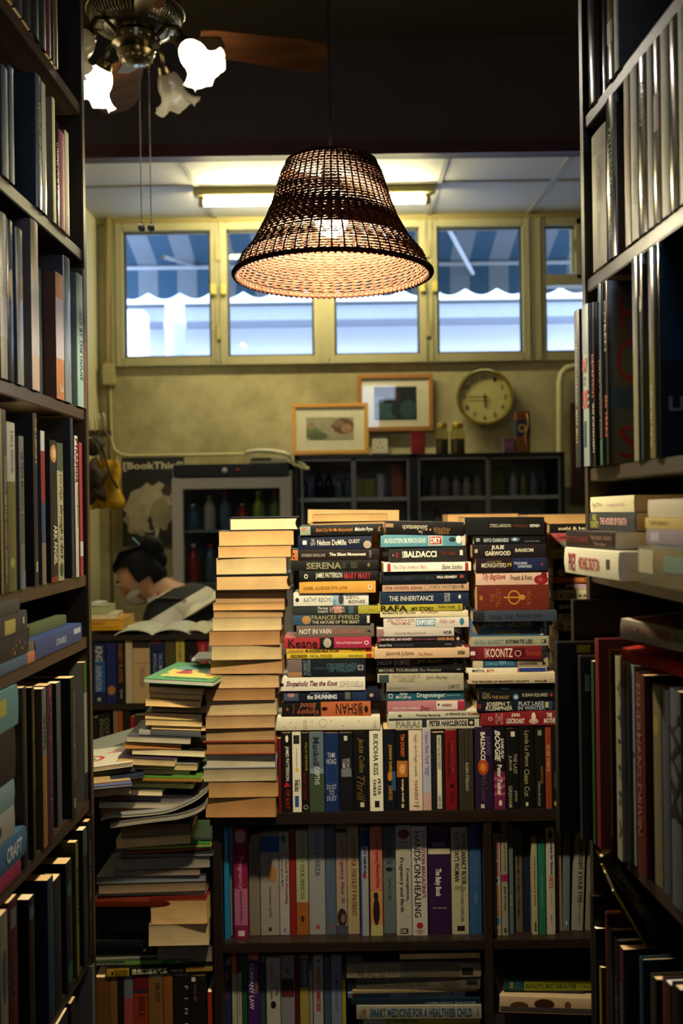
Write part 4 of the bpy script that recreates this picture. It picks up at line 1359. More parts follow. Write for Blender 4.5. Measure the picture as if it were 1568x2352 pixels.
for v in b_.verts:
    x, y, z = v.co
    k = 1 + .018 * math.sin(x * 30 + z * 22)
    X, Y, Z = x * .112 * k, y * .092 * k, z * .124 * k
    if (x > .30 and z < .42 + .2 * (1 - abs(y))) or (z < -.3 and x > -.25) or z < -.62: dele.append(v)
    v.co = (X - .006, Y, Z - .002)
bmesh.ops.delete(b_, geom=dele, context='VERTS')
hr.bm(b_, HB, H)
hr.ball((-.118, 0, .062), .05, HB, H, sc=(1, .95, 1.15))
hr.ball((-.10, 0, .015), .045, HB, H, sc=(1.1, .9, 1.2))
for k in range(9):
    hr.tube([H @ Vector((.06, (-4 + k) * .016, .088)), H @ Vector((.0, (-4 + k) * .018, .121)), H @ Vector((-.08, (-4 + k) * .012, .095))], .005, HB, 5)
hr.build('hair', body, smooth=True)
MB().tube([H @ Vector((-.085, -.03, .075)), H @ Vector((-.075, -.03, .15))], .004, mat('6aa3c4', .3), 6).build('hair_stick', body, smooth=True)
mk = MB()
b_ = bmesh.new(); bmesh.ops.create_uvsphere(b_, u_segments=24, v_segments=16, radius=1)
dele = [v for v in b_.verts if v.co.x < .25 or v.co.z > .35]
for v in b_.verts:
    x, y, z = v.co; v.co = (x * .112 + .002 * math.sin(z * 24), y * .068, z * .07 - .052)
bmesh.ops.delete(b_, geom=dele, context='VERTS')
mk.bm(b_, mat('b0b0a2', .7, 0, .1, 20), H)
for sy in (-1, 1):
    mk.tube([H @ Vector((.05, sy * .068, -.035)), H @ Vector((-.005, sy * .082, -.02))], .0015, mat('d8d8d4', .6), 5)
mk.build('face_mask', body, smooth=True)
# striped shirt: bands follow the bent back
SHM, n_, l_, p_ = new_mat('striped_cloth')
tc = n_.new('ShaderNodeTexCoord'); dp = n_.new('ShaderNodeVectorMath'); dp.operation = 'DOT_PRODUCT'
axb = (waist - neck).normalized(); dp.inputs[1].default_value = tuple(axb)
l_.new(tc.outputs['Object'], dp.inputs[0])
base = (neck + off).dot(axb)
mr = n_.new('ShaderNodeMath'); mr.operation = 'SUBTRACT'; mr.inputs[1].default_value = base + .03
l_.new(dp.outputs['Value'], mr.inputs[0])
mo = n_.new('ShaderNodeMath'); mo.operation = 'MODULO'; ab = n_.new('ShaderNodeMath'); ab.operation = 'ADD'; ab.inputs[1].default_value = 1.2
l_.new(mr.outputs[0], ab.inputs[0]); l_.new(ab.outputs[0], mo.inputs[0]); mo.inputs[1].default_value = .12
gt = n_.new('ShaderNodeMath'); gt.operation = 'LESS_THAN'; gt.inputs[1].default_value = .058
l_.new(mo.outputs[0], gt.inputs[0])
mx = n_.new('ShaderNodeMix'); mx.data_type = 'RGBA'; mx.inputs[6].default_value = rgb('e2dcc4'); mx.inputs[7].default_value = rgb('141416')
l_.new(gt.outputs[0], mx.inputs[0]); l_.new(mx.outputs[2], p_.inputs['Base Color']); p_.inputs['Roughness'].default_value = .85
pts, rr, ed = [], [], []
s_h = add(hips + Vector((0, 0, .05)), .165); s_w = add(waist, .165, s_h); s_c = add(chest, .168, s_w); s_s = add(sh_c, .14, s_c); s_n = add(neck + (sh_c - neck) * .22, .072, s_s)
for sy in (-1, 1):
    s1 = add(sh_c + Vector((.01, sy * .115, -.04)), .075, s_s)
    el = Vector((PP(372, 1440).x + (0.02 if sy < 0 else -.03), PD + sy * .21, PP(372, 1462).z - .03))
    e1 = add(el, .054, s1)
    wr = Vector((PP(318, 1440).x - .03, PD - .02 + sy * .10, PP(318, 1452).z + .01))
    add(wr + (el - wr) * .12, .036, e1)
skin_mesh('striped_top', pts, ed, rr, SHM, body)
pts, rr, ed = [], [], []
t_h = add(hips, .165)
for sy in (-1, 1):
    kn = add(Vector((hips.x - .42, PD + sy * .12, .50)), .088, t_h)
    an = add(Vector((hips.x - .40, PD + sy * .12, .12)), .06, kn)
skin_mesh('trousers', pts, ed, rr, mat('23252c', .8), body)
pc2 = MB()
pc2.tube([H @ Vector((-.05, -.05, -.085)), H @ Vector((-.10, -.02, -.10)), H @ Vector((-.06, .04, -.095))], .011, mat('b87a2a', .6), 8)
pc2.build('collar', body, smooth=True)
# stool
st = thing('stool', 'plain wooden stool under the person behind the counter', 'stool', (hips.x, hips.y, 0))
MB().lathe([(0, .33), (.16, .33), (.17, .345), (.165, .355), (0, .355)], wood('5a3a20', '7a5230'), 24).build('seat', st, smooth=True, ang=40)
for k in range(4):
    q = .785 + 1.5708 * k
    MB().tube([(.12 * math.cos(q), .12 * math.sin(q), .33), (.16 * math.cos(q), .16 * math.sin(q), 0)], .014, wood('5a3a20', '7a5230'), 8).build('leg', st, smooth=True)
# ================================================================ dark wooden book cases
DWX = wood('17100c', '2a1e15', .38, 0, name='dark_wood')
DWY = wood('17100c', '2a1e15', .38, 1, name='dark_wood')
DWZ = wood('17100c', '2a1e15', .38, 2, name='dark_wood')
FB = 2.285
zB1 = W(880, 1864, FB).z; zB1b = W(880, 1892, FB).z
zB2 = W(810, 2166, FB).z; zB2b = W(810, 2188, FB).z
zB3 = zB2 - (zB1 - zB2)
def xa(px, py=2050): return W(px, py, FB).x
low = thing('low_bookcase', 'low dark wooden bookcase under the book stacks, with two columns of shelves', 'bookcase', (xa(500), FB, 0))
o0 = Vector((-xa(500), -FB, 0))
def lb(name, x0, x1, y0, y1, z0, z1, m):
    MB().box(x0, x1, y0, y1, z0, z1, m, M=Matrix.Translation(o0), bev=.0015).build(name, low)
XR0 = xa(1500)
lb('top_board', xa(484), XR0, FB, FB + .32, zB1b, zB1, DWX)
for i, (p0, p1) in enumerate(((489, 509), (1113, 1131))):
    lb('side_panel', xa(p0), xa(p1), FB + .002, FB + .32, 0, zB1b, DWZ)
lb('side_panel', XR0 - .02, XR0, FB + .002, FB + .32, 0, zB1b, DWZ)
for zz in (zB2, zB3):
    lb('shelf_board', xa(509), xa(1113), FB + .004, FB + .31, zz - (zB2 - zB2b), zz, DWX)
    lb('shelf_board', xa(1131), XR0 - .02, FB + .004, FB + .31, zz - (zB2 - zB2b), zz, DWX)
lb('back_panel', xa(509), XR0 - .02, FB + .31, FB + .318, 0, zB1b, DWZ)
# shelf unit under the untidy pile
zQ = W(350, 2234, 2.25).z
px_l = W(200, 2100, 2.2).x
pu = thing('floor_bookcase', 'dark floor-level shelf unit under the untidy paperback heap', 'bookcase', (px_l, FB, 0))
o1 = Vector((-px_l, -FB, 0))
zPB = zQ - .252
MB().box(px_l - .25, xa(489) - .001, FB - .06, FB + .32, zPB - .02, zPB, DWX, M=Matrix.Translation(o1)).build('shelf_board', pu)
MB().box(px_l - .25, px_l - .23, FB - .06, FB + .32, 0, .84, DWZ, M=Matrix.Translation(o1)).build('side_panel', pu)
MB().box(px_l - .25, xa(489) - .001, FB + .32, FB + .33, 0, .84, DWZ, M=Matrix.Translation(o1)).build('back_panel', pu)
MB().box(px_l - .23, xa(489) - .001, FB - .04, FB - .02, 0, zPB - .02, DWX, M=Matrix.Translation(o1)).build('plinth', pu)
# counter with two rows of books, seen behind the heap
CD = 3.3
cx0, cx1 = W(150, 1500, CD).x, W(640, 1500, CD).x
zC = W(350, 1457, CD).z
zX1 = W(350, 1612, CD + .03).z; zX2 = zX1 - .30
ct = thing('counter', 'dark counter with book shelves in front of the seated person', 'counter', (cx0, CD, 0))
o2 = Vector((-cx0, -CD, 0))
def cb(n, *a):
    MB().box(*a[:6], a[6], M=Matrix.Translation(o2), bev=.0015).build(n, ct)
cb('counter_top', cx0, cx1, CD - .01, CD + .27, zC - .018, zC, DWX)
cb('side_panel', cx0, cx0 + .02, CD, CD + .26, 0, zC - .018, DWZ)
cb('side_panel', cx1 - .02, cx1, CD, CD + .26, 0, zC - .018, DWZ)
cb('back_panel', cx0 + .02, cx1 - .02, CD + .25, CD + .26, 0, zC - .018, DWZ)
for zz in (zX1, zX2, zX2 - .3):
    cb('shelf_board', cx0 + .02, cx1 - .02, CD + .0, CD + .25, zz - .02, zz, DWX)
dk = thing('desk', 'plain desk the person leans on behind the counter', 'desk', (-1.0, 4.0, 0))
MB().box(-.3, .19, -.38, .35, .955, .98, wood('6b5030', '8a6a42', .5), bev=.003).build('desk_top', dk)
for sx in (-.28, .16):
    for sy in (-.35, .32):
        MB().box(sx - .02, sx + .02, sy - .02, sy + .02, 0, .955, wood('6b5030', '8a6a42', .5)).build('leg', dk)
# side cases
LC = Case((W(207, 1176, 1.75).x, 1.75, 0), (math.sin(rad(1.4)), math.cos(rad(1.4)), 0), (math.cos(rad(1.4)), -math.sin(rad(1.4)), 0), 'L')
RC = Case((W(1343, 1176, 1.5).x, 1.5, 0), (-math.sin(rad(3.35)), math.cos(rad(3.35)), 0), (-math.cos(rad(3.35)), -math.sin(rad(3.35)), 0), 'R')
def sidecase(case, name, label, zs_, ztop, depth=.26, near=-.85):
    case.boards = list(zs_)
    M = Matrix.Translation(case.P0) @ Matrix((case.u, -case.n, Vector((0, 0, 1)))).transposed().to_4x4()
    t = thing(name, label, 'bookcase', M=M)
    MB().box(-.018, 0, 0, depth, 0, ztop, DWZ, bev=.0015).build('side_panel', t)
    MB().box(near, near + .018, 0, depth, 0, ztop, DWZ, bev=.0015).build('side_panel', t)
    MB().box(near + .018, -.018, depth - .008, depth, 0, ztop, DWZ).build('back_panel', t)
    for z in zs_:
        MB().box(near + .018, -.018, .003, depth - .008, z - .02, z, DWX, bev=.0015).build('shelf_board', t)
    return t
LZ = [LC.hit(168, 210)[1], LC.hit(188, 570)[1], LC.hit(196, 939)[1], LC.hit(196, 1321)[1], LC.hit(197, 1465)[1], LC.hit(205, 1840)[1], LC.hit(208, 2196)[1]]
sidecase(LC, 'tall_bookcase', 'tall dark bookcase of spines beside the corner bag', LZ + [LZ[-1] - .30, .08, 2.54], 2.56)
RZ = [RC.hit(1340, 265)[1], RC.hit(1343, 642)[1], RC.hit(1350, 1076)[1], RC.hit(1354, 1307)[1], 1.5 - .468, .66, .3]
sidecase(RC, 'tall_bookcase', 'tall dark bookcase of glossy hardcovers on the side of the clock', RZ + [RZ[0] + .30, .08, 2.54], 2.56)
# ================================================================ the spine stacks in the middle
c1 = (640, 1150, 1568 / 440.0); c2 = (1050, 1150, 1553 / 350.0); c3 = (460, 1160, 784 / 240.0); c4 = (620, 1640, 1568 / 680.0)
SD = 2.29
WH = 'e9e2cf'
# --- standing row carrying the stacks
row(c4, SD, [
 (42, 60, 130, 515, '5a1518', 'slim dark red paperback'),
 (62, 115, 100, 515, '141312', 'black thriller with white and red lettering', [T('JAMES PATTERSON', 170, 350, WH, .25, .68), O(112, 150, WH, .3, .6), T('4', 355, 385, 'b3202a', .2, .8, 0, 1), T('OF JULY', 395, 500, 'b3202a', .25, .7)]),
 (118, 165, 95, 518, 'ddd5bf', 'cream novel with a yellow dot', [R(112, 158, '2a2622', .15, .85), T('I was of older than your lodge meet', 180, 280, '6a6050', .4, .6), O(285, 303, 'd8b020', .3, .65), T('THILLIEZ', 345, 410, '26231f', .35, .75, 0, 1), T('FRANCK', 345, 395, '26231f', .12, .3), R(432, 490, '2b4a86', .3, .75)]),
 (168, 206, 100, 515, '17120f', 'black paperback with dim red and gold title', [T('STILL AT THE BORDER', 150, 300, 'a08a2a', .2, .5), T('BLACK COFFEE', 310, 450, '7a2018', .4, .8), G(478, 502, 'cfc8b4')]),
 (208, 285, 95, 512, '5d6b74', 'blue-grey novel with green hills at the foot', [R(300, 512, '3e4a34'), R(285, 312, '7a8a90'), T('Mankell', 122, 268, '1e2730', .3, .75), T('DEPTHS', 280, 370, 'c9d0cc', .3, .65)]),
 (288, 365, 100, 512, '182a55', 'navy novel with a thin framed panel', [R(262, 365, '2d4c86', .15, .85), R(266, 361, '1a2f60', .18, .82), T('TAMI\nHOAG', 203, 262, 'b9bfd0', .18, .85, 90), T('DUST\nTO\nDUST', 370, 455, 'a9b2c8', .18, .85, 90)]),
 (368, 440, 100, 512, '15161a', 'black novel with a pale grey band', [T('TAMI', 235, 285, 'b5b5bb', .55, .8), T('HOAG', 235, 290, 'b5b5bb', .22, .5), R(290, 330, '6d7076', .12, .88), R(115, 140, 'c0bfba', .4, .65)]),
 (443, 525, 95, 512, '131213', 'thick black novel with dull gold script', [T('Jackie Collins', 125, 310, '7d6a30', .3, .75, 0, 0, 1), T('Thrill', 325, 460, '6b4f26', .3, .8, 0, 0, 1), R(465, 490, 'c5bda8', .35, .6)]),
 (527, 598, 80, 512, 'e3dcc4', 'cream paperback with dark green title', [T('BUDDHA KISS', 105, 320, '2d4034', .35, .72), T('PETER', 342, 425, '2a2a2a', .18, .42), T('TASKER', 342, 432, '2a2a2a', .52, .76), R(458, 492, '221f1c', .3, .65)]),
 (602, 665, 80, 505, '121621', 'black paperback with gold title and blue flames', [T('JOHNNY DARKNESS', 160, 345, 'c08a28', .3, .62, 0, 1), R(300, 400, '2a5076', .0, .35), O(300, 350, 'c06a2a', .3, .7), T('& DAVID SHEA', 375, 450, 'c08a28', .3, .62)]),
 (668, 732, 85, 505, '15110e', 'black paperback with an orange picture square', [T('TIM DORSEY', 105, 225, 'b9622a', .3, .62, 0, 1), R(245, 330, 'a8642a', .05, .95), O(260, 315, 'd89a50', .25, .75), T('orange crush', 340, 460, 'e0d0b0', .35, .62, 0, 1), R(470, 490, 'c9b48a', .4, .6)]),
 (735, 806, 88, 515, 'd9c6ae', 'pale pink-beige paperback with faint title', [T('high tech high touch', 110, 330, 'a38b70', .35, .65), T('NAISBITT', 355, 480, 'a3745c', .35, .6), T('F', 486, 500, '8a5040')]),
 (808, 853, 80, 512, 'a8a9bc', 'pale lilac paperback with pink script', [T('I heart New York', 95, 265, 'b05a78', .25, .7, 0, 0, 1), T('Lindsey\nKelk', 275, 330, '6a6a90', .25, .75), R(420, 512, 'c29a90', .02, .98)]),
 (857, 925, 97, 508, '1b1c1b', 'dark paperback with a cream strip down the spine', [R(112, 500, 'd2cab2', .25, .6), T('HOW NOT TO ALL THIS LOST COUNTRY', 120, 290, '2a2622', .3, .55), T('EUGENE LINDEN', 430, 492, '2a2622', .32, .53)]),
 (927, 990, 85, 500, '6f1218', 'dark red book with black hatching', [T('ROBERT LUDLUM', 140, 300, '8f3a30', .25, .5), T('THE MATARESE CIRCLE', 150, 330, '4a0c10', .55, .8), R(365, 382, '1a0a0a', .3, .6), R(400, 460, '5a0f14', .3, .6)]),
 (995, 1080, 75, 500, '151412', 'black book striped by fine pale lines', [R(75, 500, '5f5a48', a, a + .03) for a in (.1, .2, .3, .42, .52, .64, .75, .86)] + [T('ROBIN STERLING', 255, 400, 'b3a98a', .35, .55)]),
 (1085, 1180, 68, 498, '2a1a35', 'purple-black thriller with a glowing orange planet', [T('BALDACCI', 95, 240, WH, .42, .68, 0, 1), T('DAVID', 120, 215, '5d4a78', .12, .36, 0, 1), O(235, 318, 'a8451c', .25, .85), O(255, 300, 'd07a30', .4, .7), T("Hell's Corner", 320, 455, '5d4560', .35, .65), R(470, 490, 'c5bda8', .5, .7)]),
 (1183, 1245, 70, 498, '17131c', 'black thriller over pink rays', [T('BOOGIE', 85, 250, 'ded6c8', .4, .88, 0, 1, 1), T('SAMURAI', 125, 235, 'c9c0b4', .08, .36, 0, 1, 1), R(300, 498, '6b2346', .02, .98), R(330, 345, 'a04a6c'), R(370, 384, 'a04a6c'), R(410, 424, 'a04a6c'), T('Peter Tasker', 265, 425, 'e3d9c8', .3, .7, 0, 1), O(450, 480, 'd8cdb8', .3, .6)]),
 (1248, 1318, 75, 490, '131312', 'black legal thriller with plain caps', [R(92, 118, 'd8d0ba', .3, .6), T('THE LAST', 205, 310, 'a9a08a', .15, .42), T('JUROR', 215, 295, 'a9a08a', .55, .82), T('JOHN', 395, 450, 'a9a08a', .15, .42), T('GRISHAM', 370, 480, 'a9a08a', .55, .82)]),
 (1320, 1400, 65, 490, '14130f', 'black novel with tall beige lettering', [T('Lynda La Plante', 88, 270, 'a39a78', .35, .72), T('Clean Cut', 285, 425, 'a39a78', .35, .7), R(455, 475, 'c5bda0', .45, .62)]),
 (1403, 1455, 65, 488, '161311', 'black paperback with small gold type', [R(85, 112, '8a8478', .3, .7), T('RAISE THE CHILD', 270, 360, '9a7424', .2, .45), T('THERESA MONSOUR', 345, 475, '9a907c', .5, .75)]),
 (1458, 1490, 68, 490, '8a3c22', 'rust red book with tan title', [T('SILVER WRECK', 160, 300, 'cfa878', .25, .8)]),
 (1492, 1524, 75, 490, '171512', 'thin black paperback at the folder side', [T('NATURE BOY', 300, 390, '6f6a5a', .35, .65), O(452, 478, 'b3a02a', .3, .7)]),
], 'from the fore-edge pile, standing row', 'paperbacks standing on the low bookcase', zb=zB1)
# --- first spine stack
stack(c1, SD, [
 (175, 855, 195, 280, '171713', 'black paperback with orange and white script', [R(175, 260, '8fa08a', .1, .9), O(190, 222, 'c0705a', .15, .6), T("Don't Cry For Me Aberystwyth", 305, 605, 'd8883a', .28, .72, 0, 0, 1), T('Malcolm Pryce', 622, 768, 'eeeade', .28, .72, 0, 0, 1), T('K', 810, 835, 'd8883a', .25, .7, 0, 0, 1)], {'tilt': -.5}),
 (158, 760, 285, 395, '1a2343', 'navy thriller with tall white lettering', [R(195, 228, 'e6e0d0', .35, .65), T('THE\nQUEST', 258, 300, 'c8c4b8', .25, .75), T('Nelson DeMille', 315, 552, 'e9e2d0', .3, .72), T('QUEST', 570, 663, 'ddd5c0', .3, .62), O(692, 757, 'b5a68a', .4, 1.0)]),
 (90, 822, 396, 487, '271a18', 'dark brown paperback with an orange end', [R(90, 156, 'c9783c', .02, .98), O(115, 130, '3a1a10', .3, .5), O(115, 130, '3a1a10', .65, .85), T('SHOBHA NIHALANI', 185, 378, 'a8a094', .38, .68), T('The Silent Monument', 413, 712, 'e8dfcc', .33, .62, 0, 1), T('rupa', 740, 762, 'a39a90', .15, .8, 90)]),
 (100, 815, 487, 570, '1d1b16', 'black paperback with big grey-green title', [T('SERENA', 225, 512, '8c8862', .2, .85, 0, 1), G(520, 545, '7a7662', .3, .8), T('RON\nRASH', 590, 640, '6a6552', .2, .8), O(725, 745, '8a7a48', .3, .7)], {'hc': 0}),
 (168, 815, 570, 660, '191a17', 'black thriller with cream and bright red caps', [G(208, 238, 'e6e0cf', .3, .72, .35), T('JAMES PATTERSON', 302, 520, 'e8e0c4', .2, .8), T('MARY MARY', 535, 752, 'c2303a', .2, .8)]),
 (168, 792, 660, 754, 'e9a63c', 'golden yellow paperback with thin brown title', [T('ISABEL ALLENDE', 205, 420, '7a4a12', .42, .68), T('EVA LUNA', 432, 562, '8a5418', .38, .66), O(728, 762, 'd8e0c8', .3, .72), O(735, 756, 'd0702a', .35, .6)]),
 (120, 735, 756, 860, 'd9d6c8', 'off-white paperback with a blue picture patch', [R(440, 535, '8fb0c8', .04, .96), O(488, 530, '4a4038', .1, .9), R(440, 468, '6f9cc0', .5, .96), T('KATHY REICHS', 205, 430, '6a6c6c', .33, .68), O(135, 165, '2a2824', .35, .68), T('DEVIL', 548, 660, '5c5c58', .22, .46), T('BONES', 570, 705, '5c5c58', .56, .82)]),
 (120, 825, 861, 930, '353c3a', 'slate paperback with a yellow-green end', [R(650, 825, 'b3ab34', .02, .98), R(450, 515, 'c8773a', .04, .9), R(572, 612, '4c6478', .04, .96), T('The Last\nLeopard', 318, 402, 'e0dccb', .1, .9), T('LAUREN\nST JOHN', 415, 537, 'cbb4c0', .1, .9), T('Orion', 735, 790, 'c07a2a', .35, .65)]),
 (118, 750, 931, 1016, '1f2a2c', 'dark teal paperback with olive caps', [R(118, 265, '35577a', .05, .95), O(190, 262, 'c08a4c', .1, .9), R(722, 742, 'd8cfb4', .15, .85), T('FRANCES FYFIELD', 270, 658, 'b0a468', .08, .48), T('THE NATURE OF THE BEAST', 272, 660, 'd9cfa8', .58, .88)]),
 (145, 780, 1018, 1107, '7a6a60', 'taupe paperback with white and coral title', [T('NOT IN VAIN', 170, 428, 'e8e0d0', .3, .72), T('Gerald Green', 440, 692, 'c06a60', .3, .74), O(724, 750, '221e1a', .45, .62)]),
 (42, 755, 1118, 1206, 'c03038', 'bright red autobiography with black name', [R(335, 452, '1c1a1c', .0, 1), O(365, 430, 'b0a89c', .05, .95), R(452, 755, 'c02c50', .02, .98), T('Keane', 78, 316, '1c1414', .12, .9), T('THE AUTOBIOGRAPHY', 467, 685, 'eac0c0', .4, .62), G(700, 735, 'eee6da', .32, .7, .3)]),
 (62, 775, 1207, 1245, 'dfb02c', 'thin yellow paperback with bold black title', [T('HORRIBLE HISTORIES', 78, 200, '7a5a50', .3, .75), O(215, 242, '6a3a28', .2, .8), T('INCREDIBLE INCAS', 250, 492, '1e1a10', .18, .82, 0, 1), T('TERRY DEARY', 590, 698, '3a2c14', .3, .75), R(708, 762, 'c8342c', .12, .88)]),
 (64, 776, 1246, 1286, 'e2c52e', 'thin yellow paperback with a black label box', [R(98, 232, '1c1a16', .25, .8), T('HORRIBLE SCIENCE', 103, 228, 'e2c52e', .35, .7), T('FATAL FORCES', 257, 432, '7a5420', .22, .76), T('NICK ARNOLD', 572, 687, '2a2414', .32, .72), R(715, 762, 'c8342c', .15, .85)]),
 (75, 710, 1290, 1438, '1a1f26', 'thick dark paperback with a tan cloudy end', [R(75, 190, '7d6a66', .02, .98), R(75, 190, 'b9835a', .72, .98), T('ROBERT\nJORDAN', 203, 268, '7a96a0', .08, .92, 90), R(280, 700, '24384a', .45, .6), T('CROSSROADS', 395, 640, '50788a', .26, .48), T('OF TWILIGHT', 412, 625, '50788a', .52, .74), R(646, 692, '8a8f90', .36, .66), O(655, 682, '1c2024', .4, .6)]),
 (-5, 706, 1442, 1541, 'e3dcc8', 'cream paperback with purple hand-drawn title', [T('Shopaholic Ties the Knot', 60, 480, '7a2a50', .25, .75, 0, 1, 1), O(8, 42, '2a2824', .4, .66), T('SOPHIE KINSELLA', 497, 690, 'a8a4a0', .3, .72)]),
 (42, 830, 1552, 1636, '1a2038', 'dark blue paperback with white small caps', [R(42, 160, '4a5a78', .1, .9), O(70, 130, 'b08078', .2, .6), R(600, 720, '24385e', .1, .95), O(740, 775, 'c09888', .3, .65), T('BEVERLY LEWIS', 262, 412, '8090b0', .12, .3), T('the SHUNNING', 232, 475, 'dfe2ea', .36, .78, 0, 1), R(542, 585, '6a6a60', .15, .85)]),
 (25, 752, 1645, 1766, 'd56a38', 'orange and black paperback printed upside down', [R(25, 345, '1b1614', .0, 1), T('SHAN', 467, 640, '1e1410', .12, .86, 180), T('DARREN', 646, 685, '1e1410', .1, .9, 90), T('Vampire\nBlood', 150, 325, 'c0633a', .08, .92, 180, 0, 1), T('TRILOGY', 113, 130, 'a05030', .15, .85, 90), O(60, 80, 'c0563a', .4, .6), O(350, 400, '26180f', .35, .6), O(700, 730, '2a1810', .3, .75)]),
 (-28, 828, 1768, 1879, 'dcd5b8', 'thick cream book dotted with tiny flowers', [O(90, 102, 'a89078', .35, .45), O(38, 50, 'a89078', .7, .8), O(128, 138, 'a89078', .75, .85), O(268, 278, 'a8907a', .3, .4), O(425, 436, 'a8907a', .25, .35), O(520, 531, 'a8907a', .6, .7), O(650, 660, 'a8907a', .3, .4), T('Lovely\nEngland', 195, 232, 'd0a0a8', .2, .95, 90), G(330, 395, '8a8a70', .15, .75, .06), T('Home', 765, 800, 'd0b0b0', .3, .8, 90)], {'hc': 1}),
], 'the stack beside the fore-edge pile', 'spine-out books in the first stack')
